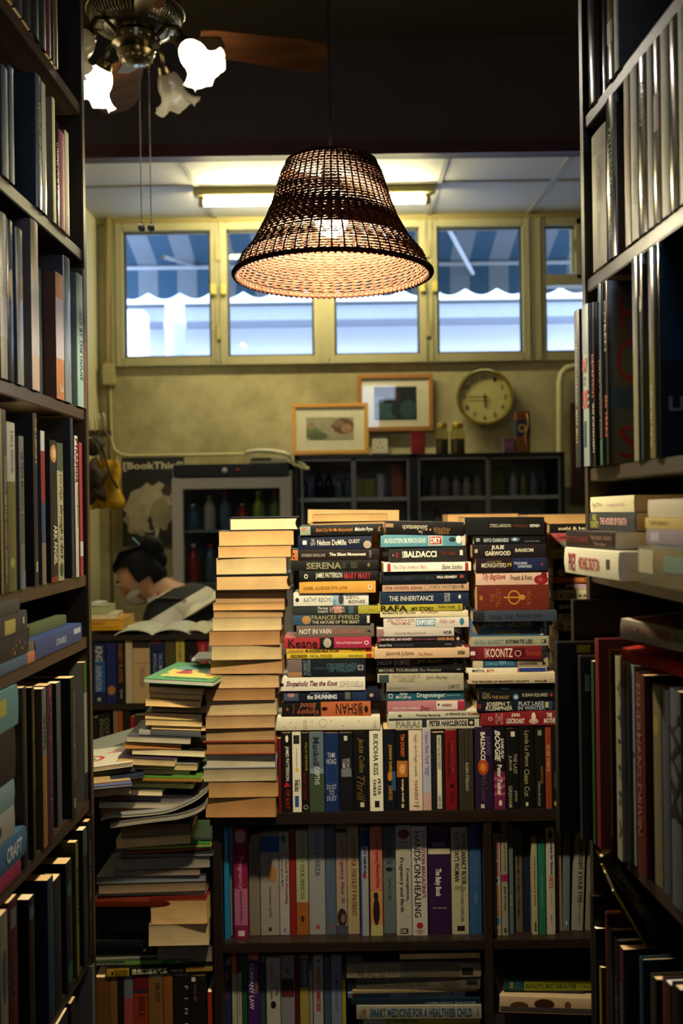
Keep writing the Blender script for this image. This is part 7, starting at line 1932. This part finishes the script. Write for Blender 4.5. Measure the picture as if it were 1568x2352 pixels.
# open magazine draped over the counter edge
def openmag(label, px0, px1_, D, dd, amp, z, colr, ph):
    a_, b_ = W(px0, 1450, D).x, W(px1_, 1450, D).x; N = 26
    root = thing('open_magazine', label, 'magazine', ((a_ + b_) / 2, D, z)); w_ = b_ - a_
    mb = MB(); vs = []; fs = []
    for i in range(N + 1):
        t_ = i / N; x = -w_ / 2 + w_ * t_
        zz = .004 + amp * abs(math.sin(math.pi * 2 * t_ + ph)) ** .7
        for y, k in ((-.035, -.003), (dd / 2, 0), (dd, 0)):
            vs.append((x, y, zz + k))
        for y, k in ((-.035, -.006), (dd / 2, -.003), (dd, -.003)):
            vs.append((x, y, zz + k))
    for i in range(N):
        a = i * 6; b = a + 6
        for k in (0, 1): fs += [(a + k, a + k + 1, b + k + 1, b + k), (a + 3 + k + 1, a + 3 + k, b + 3 + k, b + 3 + k + 1)]
        fs += [(a, b, b + 3, a + 3), (a + 2, a + 5, b + 5, b + 2)]
    fs += [(0, 1, 4, 3), (1, 2, 5, 4), (N * 6, N * 6 + 3, N * 6 + 4, N * 6 + 1), (N * 6 + 1, N * 6 + 4, N * 6 + 5, N * 6 + 2)]
    mb.add(vs, fs, mat(colr, .45, 0, .15, 30)); mb.build('pages', root, smooth=False)
openmag('open pale magazine spread across the counter in front of the person', 268, 440, CD + .02, .2, .018, zc0, 'c4c6b0', .0)
openmag('second open magazine at the fore-edge stack end of the counter', 436, 540, CD + .02, .2, .014, zc0 + .001, 'cfc8a4', .8)

# ================================================================ tall bookcase by the bag: rows of spines
k0 = (0, 0, 4.704); k1 = (0, 480, 4.9); k2 = (0, 900, 3.792); k3 = (0, 1480, 2.696)
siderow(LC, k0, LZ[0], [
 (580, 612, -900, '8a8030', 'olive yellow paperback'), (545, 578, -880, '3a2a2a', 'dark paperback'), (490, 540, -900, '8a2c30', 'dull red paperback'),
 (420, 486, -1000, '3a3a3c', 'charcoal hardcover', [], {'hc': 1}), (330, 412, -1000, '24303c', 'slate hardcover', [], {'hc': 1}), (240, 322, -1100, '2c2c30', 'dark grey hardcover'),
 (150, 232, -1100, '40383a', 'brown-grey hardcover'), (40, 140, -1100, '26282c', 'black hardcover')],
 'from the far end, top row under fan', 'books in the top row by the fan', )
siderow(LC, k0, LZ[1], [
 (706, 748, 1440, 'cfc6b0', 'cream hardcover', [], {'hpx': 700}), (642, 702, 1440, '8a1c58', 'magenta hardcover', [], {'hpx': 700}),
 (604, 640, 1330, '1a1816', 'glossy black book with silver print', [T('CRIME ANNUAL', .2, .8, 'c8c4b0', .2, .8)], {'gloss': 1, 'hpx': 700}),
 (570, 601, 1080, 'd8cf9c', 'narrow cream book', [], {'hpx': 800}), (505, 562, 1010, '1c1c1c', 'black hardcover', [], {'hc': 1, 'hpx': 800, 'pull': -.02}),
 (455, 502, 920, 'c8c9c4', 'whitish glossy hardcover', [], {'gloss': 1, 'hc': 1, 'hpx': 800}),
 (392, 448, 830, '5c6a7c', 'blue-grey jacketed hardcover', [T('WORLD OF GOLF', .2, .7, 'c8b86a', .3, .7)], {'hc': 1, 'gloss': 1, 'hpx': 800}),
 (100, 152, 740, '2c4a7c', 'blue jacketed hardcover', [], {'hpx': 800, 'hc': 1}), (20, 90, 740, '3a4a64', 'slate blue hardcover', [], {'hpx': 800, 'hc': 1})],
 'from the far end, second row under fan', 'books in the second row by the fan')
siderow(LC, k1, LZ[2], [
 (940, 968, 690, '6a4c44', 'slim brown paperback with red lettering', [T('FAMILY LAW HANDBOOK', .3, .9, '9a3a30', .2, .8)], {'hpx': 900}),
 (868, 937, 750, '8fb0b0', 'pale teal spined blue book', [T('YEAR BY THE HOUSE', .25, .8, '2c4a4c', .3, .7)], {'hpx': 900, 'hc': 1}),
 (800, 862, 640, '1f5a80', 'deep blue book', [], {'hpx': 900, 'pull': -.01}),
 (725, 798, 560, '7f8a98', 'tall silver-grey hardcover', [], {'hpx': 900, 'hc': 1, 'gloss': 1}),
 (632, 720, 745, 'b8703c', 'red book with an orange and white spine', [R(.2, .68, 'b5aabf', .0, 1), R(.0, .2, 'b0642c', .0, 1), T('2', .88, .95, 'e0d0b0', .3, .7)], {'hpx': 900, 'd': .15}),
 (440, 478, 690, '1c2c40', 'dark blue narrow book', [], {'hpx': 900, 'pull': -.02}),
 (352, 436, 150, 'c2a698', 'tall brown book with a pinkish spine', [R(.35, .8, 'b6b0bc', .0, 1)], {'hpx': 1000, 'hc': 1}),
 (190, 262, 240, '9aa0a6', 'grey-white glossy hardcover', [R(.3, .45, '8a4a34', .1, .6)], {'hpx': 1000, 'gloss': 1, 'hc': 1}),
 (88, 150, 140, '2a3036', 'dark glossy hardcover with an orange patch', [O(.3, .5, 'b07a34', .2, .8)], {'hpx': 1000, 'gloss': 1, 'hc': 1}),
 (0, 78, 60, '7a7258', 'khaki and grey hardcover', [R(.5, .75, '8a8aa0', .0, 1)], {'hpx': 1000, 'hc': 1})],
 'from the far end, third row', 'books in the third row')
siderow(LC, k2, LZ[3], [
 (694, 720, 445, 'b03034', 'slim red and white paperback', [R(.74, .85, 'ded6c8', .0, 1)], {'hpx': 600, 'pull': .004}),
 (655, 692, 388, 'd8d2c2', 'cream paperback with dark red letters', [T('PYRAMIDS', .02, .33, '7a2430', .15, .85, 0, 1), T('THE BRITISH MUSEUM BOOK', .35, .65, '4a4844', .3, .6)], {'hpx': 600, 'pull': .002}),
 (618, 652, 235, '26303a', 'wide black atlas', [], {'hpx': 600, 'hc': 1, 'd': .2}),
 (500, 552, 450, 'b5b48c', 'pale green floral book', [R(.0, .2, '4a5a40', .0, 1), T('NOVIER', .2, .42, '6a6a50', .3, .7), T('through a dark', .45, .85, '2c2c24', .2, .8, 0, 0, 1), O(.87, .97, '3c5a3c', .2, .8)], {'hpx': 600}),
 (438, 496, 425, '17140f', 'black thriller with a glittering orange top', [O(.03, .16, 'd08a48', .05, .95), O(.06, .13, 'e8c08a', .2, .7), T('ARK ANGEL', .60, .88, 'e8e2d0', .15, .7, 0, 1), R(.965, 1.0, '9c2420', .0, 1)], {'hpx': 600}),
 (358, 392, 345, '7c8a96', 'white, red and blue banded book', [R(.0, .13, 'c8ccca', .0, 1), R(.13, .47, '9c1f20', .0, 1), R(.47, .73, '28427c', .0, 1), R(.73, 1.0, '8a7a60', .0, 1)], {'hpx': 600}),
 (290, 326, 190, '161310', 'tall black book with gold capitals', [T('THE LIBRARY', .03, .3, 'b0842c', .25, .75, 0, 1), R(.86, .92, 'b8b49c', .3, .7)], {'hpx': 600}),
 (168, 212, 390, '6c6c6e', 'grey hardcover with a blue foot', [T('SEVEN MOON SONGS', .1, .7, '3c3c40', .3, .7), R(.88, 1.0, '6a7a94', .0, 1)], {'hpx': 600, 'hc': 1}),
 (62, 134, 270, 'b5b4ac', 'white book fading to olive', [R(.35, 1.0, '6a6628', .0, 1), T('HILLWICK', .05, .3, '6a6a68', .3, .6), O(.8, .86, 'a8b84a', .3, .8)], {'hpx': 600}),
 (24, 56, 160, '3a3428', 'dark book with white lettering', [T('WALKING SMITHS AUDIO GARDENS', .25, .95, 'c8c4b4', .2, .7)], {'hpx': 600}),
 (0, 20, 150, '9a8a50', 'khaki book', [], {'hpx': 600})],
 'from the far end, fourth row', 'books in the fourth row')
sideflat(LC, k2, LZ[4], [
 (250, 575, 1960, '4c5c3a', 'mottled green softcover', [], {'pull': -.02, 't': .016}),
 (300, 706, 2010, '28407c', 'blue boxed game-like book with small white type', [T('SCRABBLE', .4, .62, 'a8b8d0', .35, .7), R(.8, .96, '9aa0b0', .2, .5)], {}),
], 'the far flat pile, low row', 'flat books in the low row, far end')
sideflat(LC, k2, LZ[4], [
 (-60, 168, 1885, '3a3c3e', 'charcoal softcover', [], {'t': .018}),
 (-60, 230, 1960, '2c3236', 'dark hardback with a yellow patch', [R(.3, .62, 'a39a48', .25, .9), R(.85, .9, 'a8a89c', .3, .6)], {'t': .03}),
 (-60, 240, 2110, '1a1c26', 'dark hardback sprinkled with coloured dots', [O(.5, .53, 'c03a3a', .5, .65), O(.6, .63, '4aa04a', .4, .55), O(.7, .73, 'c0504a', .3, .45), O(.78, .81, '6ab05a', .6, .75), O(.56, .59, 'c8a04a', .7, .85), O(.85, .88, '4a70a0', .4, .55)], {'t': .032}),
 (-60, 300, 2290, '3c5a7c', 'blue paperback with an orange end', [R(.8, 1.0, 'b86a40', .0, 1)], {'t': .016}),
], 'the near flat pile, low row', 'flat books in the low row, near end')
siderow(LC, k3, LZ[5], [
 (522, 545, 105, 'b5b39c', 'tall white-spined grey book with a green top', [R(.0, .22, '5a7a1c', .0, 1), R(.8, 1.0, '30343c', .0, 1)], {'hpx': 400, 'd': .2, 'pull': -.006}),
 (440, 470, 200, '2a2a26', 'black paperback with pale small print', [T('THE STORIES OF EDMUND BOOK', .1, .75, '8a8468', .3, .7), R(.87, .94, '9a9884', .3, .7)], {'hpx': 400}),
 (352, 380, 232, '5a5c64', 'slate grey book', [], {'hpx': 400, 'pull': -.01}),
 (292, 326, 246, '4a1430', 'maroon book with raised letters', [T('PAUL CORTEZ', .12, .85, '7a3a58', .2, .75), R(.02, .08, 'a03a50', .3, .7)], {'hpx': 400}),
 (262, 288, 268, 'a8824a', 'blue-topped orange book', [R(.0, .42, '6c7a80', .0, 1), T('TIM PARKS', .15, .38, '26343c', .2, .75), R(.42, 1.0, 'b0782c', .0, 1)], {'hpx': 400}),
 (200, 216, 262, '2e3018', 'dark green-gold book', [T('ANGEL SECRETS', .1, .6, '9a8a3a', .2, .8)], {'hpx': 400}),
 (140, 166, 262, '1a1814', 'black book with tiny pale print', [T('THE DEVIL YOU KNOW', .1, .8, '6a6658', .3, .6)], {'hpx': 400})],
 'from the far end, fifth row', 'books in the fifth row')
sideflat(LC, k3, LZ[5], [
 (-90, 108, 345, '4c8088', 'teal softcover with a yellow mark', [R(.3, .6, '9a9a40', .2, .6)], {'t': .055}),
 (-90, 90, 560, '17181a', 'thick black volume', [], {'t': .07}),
 (-90, 84, 790, '6c8a98', 'pale blue softcover', [], {'t': .035}),
 (-90, 84, 900, '8a8c8a', 'white softcover', [R(.4, .5, '3a3c40', .4, .7)], {'t': .04}),
 (-90, 155, 1045, '2f5a86', 'bright blue hardcover with big pale letters', [T('CRAFT', .45, .85, 'a8b4bc', .25, .75, 0, 1)], {'t': .042, 'hc': 1}),
 (-90, 125, 1260, '8a1c44', 'crimson pink softcover', [], {'t': .02}),
], 'the near flat pile, fifth row', 'flat pile in the fifth row')
siderow(LC, k3, LZ[6], [
 (546, 566, 1085, '15140f', 'black book with white lettering', [T('WITHIN CHAPTERS', .15, .6, 'a39c88', .2, .7)], {'hpx': 300}),
 (515, 541, 1135, '24282a', 'dark slate book', [R(.0, .2, '4a5a5c', .0, 1)], {'hpx': 300}),
 (470, 487, 1215, '7a7a1c', 'thin olive yellow book', [T('IN RECITALS', .2, .6, '2a2a0c', .2, .8)], {'hpx': 300}),
 (410, 446, 1335, '14202c', 'black book with green ovals', [O(.16, .28, '2c6a48', .1, .9), O(.78, .95, '2c6a48', .1, .9), T('COLOUR', .34, .7, '5a3420', .2, .7)], {'hpx': 300}),
 (334, 378, 1440, '1c1c28', 'thick near-black book', [], {'hpx': 300}),
 (296, 332, 1440, '1e3c5e', 'navy book with a blue edge', [], {'hpx': 300}),
 (180, 214, 1560, '17130f', 'black book with blue labels', [R(.06, .14, '4a5a70', .1, .9)], {'hpx': 300}),
 (52, 108, 1560, '4a1214', 'dark red book', [R(.05, .16, '6a7078', .2, .8), T('GRAPHIC', .3, .7, '7a3a34', .3, .7)], {'hpx': 300}),
 (0, 48, 1660, '8c8676', 'cream book with grey shapes', [O(.2, .5, '4c5460', .2, .8)], {'hpx': 300})],
 'from the far end, sixth row', 'books in the sixth row')
siderow(LC, k3, LZ[6] - .30, [
 (572, 588, 1945, '8a8a80', 'white-spined navy annual', [], {'hpx': 200, 'd': .2, 'hc': 1}),
 (440, 470, 2200, '3a2a1c', 'brown book with pale page tops', [], {'hpx': 100}),
 (300, 420, 2260, '2a2c30', 'dark album', [], {'hpx': 60})],
 'from the far end, lowest row', 'books in the lowest row')
# ================================================================ tall bookcase on the clock side
r0 = (1300, 0, 3.92); r1 = (1300, 560, 4.2); r2 = (1240, 1100, 4.78); r3 = (1260, 1400, 4.276); r4 = (1340, 1850, 4.684)
siderow(RC, r0, RZ[0], [
 (190, 250, -500, '23262c', 'black glossy jacketed hardcover', [], {'gloss': 1, 'hc': 1, 'hpx': 600}),
 (254, 350, -500, '141c2c', 'navy glossy hardcover', [], {'gloss': 1, 'hc': 1, 'hpx': 600, 'pull': -.008}),
 (362, 420, -600, '6a5c28', 'olive gold hardcover', [R(.6, .75, '7a3a20', .1, .9)], {'gloss': 1, 'hc': 1, 'hpx': 600}),
 (424, 470, -600, '4a4838', 'drab green hardcover', [], {'hc': 1, 'hpx': 600}),
], 'from the far end, top glossy row', 'glossy hardcovers in the top row')
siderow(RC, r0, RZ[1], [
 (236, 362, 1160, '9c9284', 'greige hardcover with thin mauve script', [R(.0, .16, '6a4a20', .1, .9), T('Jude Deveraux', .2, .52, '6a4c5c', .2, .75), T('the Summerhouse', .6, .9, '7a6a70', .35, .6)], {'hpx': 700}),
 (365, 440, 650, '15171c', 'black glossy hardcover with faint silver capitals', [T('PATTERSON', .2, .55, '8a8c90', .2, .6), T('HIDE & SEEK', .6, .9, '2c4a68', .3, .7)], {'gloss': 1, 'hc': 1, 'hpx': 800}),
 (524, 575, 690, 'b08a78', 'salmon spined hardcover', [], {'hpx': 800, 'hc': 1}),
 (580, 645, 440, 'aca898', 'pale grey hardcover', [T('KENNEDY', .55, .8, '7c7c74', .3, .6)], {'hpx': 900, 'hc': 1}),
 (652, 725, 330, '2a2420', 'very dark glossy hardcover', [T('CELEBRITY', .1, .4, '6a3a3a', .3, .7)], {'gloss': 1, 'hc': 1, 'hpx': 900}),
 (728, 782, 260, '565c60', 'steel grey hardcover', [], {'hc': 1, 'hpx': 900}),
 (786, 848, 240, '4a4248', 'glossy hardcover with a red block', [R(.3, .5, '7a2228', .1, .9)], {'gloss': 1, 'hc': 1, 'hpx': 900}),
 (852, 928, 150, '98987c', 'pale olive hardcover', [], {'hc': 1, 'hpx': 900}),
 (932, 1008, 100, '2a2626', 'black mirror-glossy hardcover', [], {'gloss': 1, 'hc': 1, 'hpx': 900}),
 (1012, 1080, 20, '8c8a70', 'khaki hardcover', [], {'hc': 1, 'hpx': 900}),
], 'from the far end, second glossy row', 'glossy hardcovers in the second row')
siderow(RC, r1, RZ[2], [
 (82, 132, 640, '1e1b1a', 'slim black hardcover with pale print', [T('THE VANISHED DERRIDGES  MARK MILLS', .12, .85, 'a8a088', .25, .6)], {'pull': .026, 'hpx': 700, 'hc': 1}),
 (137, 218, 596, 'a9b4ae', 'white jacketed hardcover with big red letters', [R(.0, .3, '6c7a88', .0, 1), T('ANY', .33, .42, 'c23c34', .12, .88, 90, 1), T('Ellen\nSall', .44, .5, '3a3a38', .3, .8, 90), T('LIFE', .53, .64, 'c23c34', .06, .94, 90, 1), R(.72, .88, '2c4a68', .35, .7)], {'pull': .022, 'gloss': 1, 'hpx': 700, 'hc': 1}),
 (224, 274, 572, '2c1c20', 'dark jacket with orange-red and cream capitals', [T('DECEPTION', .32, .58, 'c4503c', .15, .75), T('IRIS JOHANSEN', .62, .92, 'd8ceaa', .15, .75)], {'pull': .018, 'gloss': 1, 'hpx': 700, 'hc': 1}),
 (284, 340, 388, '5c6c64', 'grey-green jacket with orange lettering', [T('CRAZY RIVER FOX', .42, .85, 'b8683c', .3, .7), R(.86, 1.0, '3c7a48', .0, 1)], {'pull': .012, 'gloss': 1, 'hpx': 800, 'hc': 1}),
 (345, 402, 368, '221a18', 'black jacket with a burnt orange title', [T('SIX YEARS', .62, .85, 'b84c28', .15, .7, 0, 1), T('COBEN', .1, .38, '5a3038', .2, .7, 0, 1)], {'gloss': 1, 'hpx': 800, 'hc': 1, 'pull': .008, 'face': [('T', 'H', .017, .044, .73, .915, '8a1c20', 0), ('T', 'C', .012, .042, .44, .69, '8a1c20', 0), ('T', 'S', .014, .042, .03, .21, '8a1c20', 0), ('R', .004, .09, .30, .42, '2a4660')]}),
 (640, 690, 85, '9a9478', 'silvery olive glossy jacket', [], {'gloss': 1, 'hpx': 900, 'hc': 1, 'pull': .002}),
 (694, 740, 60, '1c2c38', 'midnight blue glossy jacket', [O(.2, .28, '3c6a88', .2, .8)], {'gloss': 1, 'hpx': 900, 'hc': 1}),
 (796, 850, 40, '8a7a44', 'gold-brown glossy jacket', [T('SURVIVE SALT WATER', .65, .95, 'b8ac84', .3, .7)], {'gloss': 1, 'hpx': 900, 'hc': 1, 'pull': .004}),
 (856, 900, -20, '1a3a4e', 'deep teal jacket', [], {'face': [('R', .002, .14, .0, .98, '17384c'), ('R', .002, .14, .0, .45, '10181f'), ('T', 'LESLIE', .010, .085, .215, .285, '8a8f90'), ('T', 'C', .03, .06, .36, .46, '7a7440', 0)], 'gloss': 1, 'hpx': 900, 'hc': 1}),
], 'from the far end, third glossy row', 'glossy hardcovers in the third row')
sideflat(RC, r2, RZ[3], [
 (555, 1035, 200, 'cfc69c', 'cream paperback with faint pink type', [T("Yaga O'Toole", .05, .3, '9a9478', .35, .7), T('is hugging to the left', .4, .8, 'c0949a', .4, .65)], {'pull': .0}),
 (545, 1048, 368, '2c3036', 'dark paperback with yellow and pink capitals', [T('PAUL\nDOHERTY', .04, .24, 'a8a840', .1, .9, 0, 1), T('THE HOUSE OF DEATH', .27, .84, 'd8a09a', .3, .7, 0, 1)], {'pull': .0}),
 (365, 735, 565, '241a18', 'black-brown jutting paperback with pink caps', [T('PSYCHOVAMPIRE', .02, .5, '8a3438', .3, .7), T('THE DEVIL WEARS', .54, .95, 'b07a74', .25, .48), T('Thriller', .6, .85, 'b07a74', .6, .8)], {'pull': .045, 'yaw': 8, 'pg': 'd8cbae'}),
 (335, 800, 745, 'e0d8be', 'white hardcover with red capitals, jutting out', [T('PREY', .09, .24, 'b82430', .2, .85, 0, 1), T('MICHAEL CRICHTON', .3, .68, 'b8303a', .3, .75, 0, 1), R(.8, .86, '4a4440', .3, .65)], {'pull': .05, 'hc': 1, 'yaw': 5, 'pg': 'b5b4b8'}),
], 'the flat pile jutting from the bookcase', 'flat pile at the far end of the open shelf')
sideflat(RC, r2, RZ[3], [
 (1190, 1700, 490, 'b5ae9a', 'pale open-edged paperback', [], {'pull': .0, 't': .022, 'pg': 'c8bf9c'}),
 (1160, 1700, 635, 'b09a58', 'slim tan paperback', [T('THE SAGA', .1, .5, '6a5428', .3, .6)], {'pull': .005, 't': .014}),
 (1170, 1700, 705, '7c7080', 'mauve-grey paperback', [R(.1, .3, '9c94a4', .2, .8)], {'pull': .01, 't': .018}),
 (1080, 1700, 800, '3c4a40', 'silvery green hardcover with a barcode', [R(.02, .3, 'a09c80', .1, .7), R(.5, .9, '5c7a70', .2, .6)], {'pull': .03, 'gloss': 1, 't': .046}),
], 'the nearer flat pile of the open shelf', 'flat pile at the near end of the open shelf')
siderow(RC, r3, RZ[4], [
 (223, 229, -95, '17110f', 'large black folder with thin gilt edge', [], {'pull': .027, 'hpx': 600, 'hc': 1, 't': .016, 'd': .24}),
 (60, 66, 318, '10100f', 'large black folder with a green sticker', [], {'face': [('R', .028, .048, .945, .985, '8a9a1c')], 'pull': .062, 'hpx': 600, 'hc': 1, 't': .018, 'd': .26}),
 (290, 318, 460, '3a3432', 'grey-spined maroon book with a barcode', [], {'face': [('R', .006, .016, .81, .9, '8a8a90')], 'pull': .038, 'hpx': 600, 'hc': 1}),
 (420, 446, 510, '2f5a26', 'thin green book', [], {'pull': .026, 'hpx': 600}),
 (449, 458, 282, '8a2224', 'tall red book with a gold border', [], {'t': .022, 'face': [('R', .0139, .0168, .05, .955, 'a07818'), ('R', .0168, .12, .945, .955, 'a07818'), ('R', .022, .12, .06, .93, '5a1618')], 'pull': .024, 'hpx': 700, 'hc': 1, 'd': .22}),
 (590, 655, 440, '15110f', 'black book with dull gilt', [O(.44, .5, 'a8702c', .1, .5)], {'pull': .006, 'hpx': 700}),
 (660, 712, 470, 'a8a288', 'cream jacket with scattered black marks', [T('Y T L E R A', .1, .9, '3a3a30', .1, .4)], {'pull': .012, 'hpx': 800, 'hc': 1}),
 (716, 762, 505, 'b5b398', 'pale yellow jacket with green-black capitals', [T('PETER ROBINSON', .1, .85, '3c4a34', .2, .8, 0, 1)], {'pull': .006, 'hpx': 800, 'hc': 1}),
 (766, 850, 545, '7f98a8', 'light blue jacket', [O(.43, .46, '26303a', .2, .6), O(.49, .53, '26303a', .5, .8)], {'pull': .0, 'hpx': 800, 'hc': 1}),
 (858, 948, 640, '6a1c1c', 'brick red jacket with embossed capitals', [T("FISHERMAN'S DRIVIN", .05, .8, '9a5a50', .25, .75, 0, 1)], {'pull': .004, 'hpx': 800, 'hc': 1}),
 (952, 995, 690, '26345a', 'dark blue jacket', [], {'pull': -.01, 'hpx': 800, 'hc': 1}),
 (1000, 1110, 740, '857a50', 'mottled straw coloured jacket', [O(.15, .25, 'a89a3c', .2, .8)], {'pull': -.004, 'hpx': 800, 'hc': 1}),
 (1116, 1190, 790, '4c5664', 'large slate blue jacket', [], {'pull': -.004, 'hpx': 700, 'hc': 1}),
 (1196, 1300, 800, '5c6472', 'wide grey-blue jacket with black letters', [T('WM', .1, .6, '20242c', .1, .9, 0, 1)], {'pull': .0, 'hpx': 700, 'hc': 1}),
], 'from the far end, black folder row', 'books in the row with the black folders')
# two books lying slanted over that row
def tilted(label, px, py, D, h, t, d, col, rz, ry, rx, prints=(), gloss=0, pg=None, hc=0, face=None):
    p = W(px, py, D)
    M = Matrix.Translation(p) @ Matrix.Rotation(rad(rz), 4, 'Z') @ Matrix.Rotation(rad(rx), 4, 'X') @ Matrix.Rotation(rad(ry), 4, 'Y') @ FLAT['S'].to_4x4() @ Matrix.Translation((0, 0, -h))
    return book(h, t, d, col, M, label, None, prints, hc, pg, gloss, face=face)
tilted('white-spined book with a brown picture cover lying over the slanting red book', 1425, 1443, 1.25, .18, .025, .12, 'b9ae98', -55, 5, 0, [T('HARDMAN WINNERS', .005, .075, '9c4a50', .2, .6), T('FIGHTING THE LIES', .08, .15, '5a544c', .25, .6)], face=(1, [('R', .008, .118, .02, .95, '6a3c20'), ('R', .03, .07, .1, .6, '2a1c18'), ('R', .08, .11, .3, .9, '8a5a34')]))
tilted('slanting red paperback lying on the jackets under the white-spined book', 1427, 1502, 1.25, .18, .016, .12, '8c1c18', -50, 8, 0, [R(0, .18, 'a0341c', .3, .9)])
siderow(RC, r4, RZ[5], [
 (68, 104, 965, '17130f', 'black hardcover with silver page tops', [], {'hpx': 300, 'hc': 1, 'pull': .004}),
 (108, 132, 1320, '14182a', 'navy hardcover with white page tops', [], {'hpx': 300, 'pg': 'e8e0c4', 'pull': .004}),
 (136, 192, 1715, 'a0901e', 'yellow spined book', [], {'hpx': 300, 'pg': 'd8c690'}),
 (232, 262, 1160, '5a1414', 'dark red hardcover', [], {'hpx': 300, 'hc': 1}),
 (266, 318, 1330, '1c1c26', 'blue-black hardcover', [], {'hpx': 300, 'hc': 1}),
 (330, 380, 1440, '1c1610', 'black hardcover with gilt edge', [T('A GUIDE TO MONETARY', .2, .8, '6a5c38', .2, .7)], {'hpx': 300, 'hc': 1}),
 (388, 430, 1535, '4c1830', 'maroon and grey textbook', [R(.2, .5, '3c4456', .2, 1), R(.55, .9, '3c4456', .2, 1)], {'hpx': 300}),
 (600, 640, 1650, '163c54', 'teal blue book', [], {'hpx': 300, 'hc': 1}),
 (720, 786, 1850, '2c3030', 'dark grey hardcover', [], {'hpx': 300, 'hc': 1}),
 (850, 940, 1900, '5a2026', 'wine red hardcover with white page tops', [], {'hpx': 300, 'hc': 1, 'pg': 'cfcdd0'}),
 (950, 1040, 1950, '17130f', 'black thick hardcover', [], {'hpx': 300, 'hc': 1}),
], 'from the far end, lowest hardcover row', 'hardcovers in the lowest row')
tilted('dark green-black hardcover leaning diagonally over the lowest hardcovers', 1392, 1962, 1.36, .17, .022, .13, '25241a', -6, 57, 0, [T('THE MODERN WORLD', .02, .12, '6a6440', .2, .7)], gloss=1, hc=1)
tilted('yellow booklet under the diagonal hardcover', 1409, 2046, 1.37, .09, .004, .11, 'a8941c', -6, 60, 0)
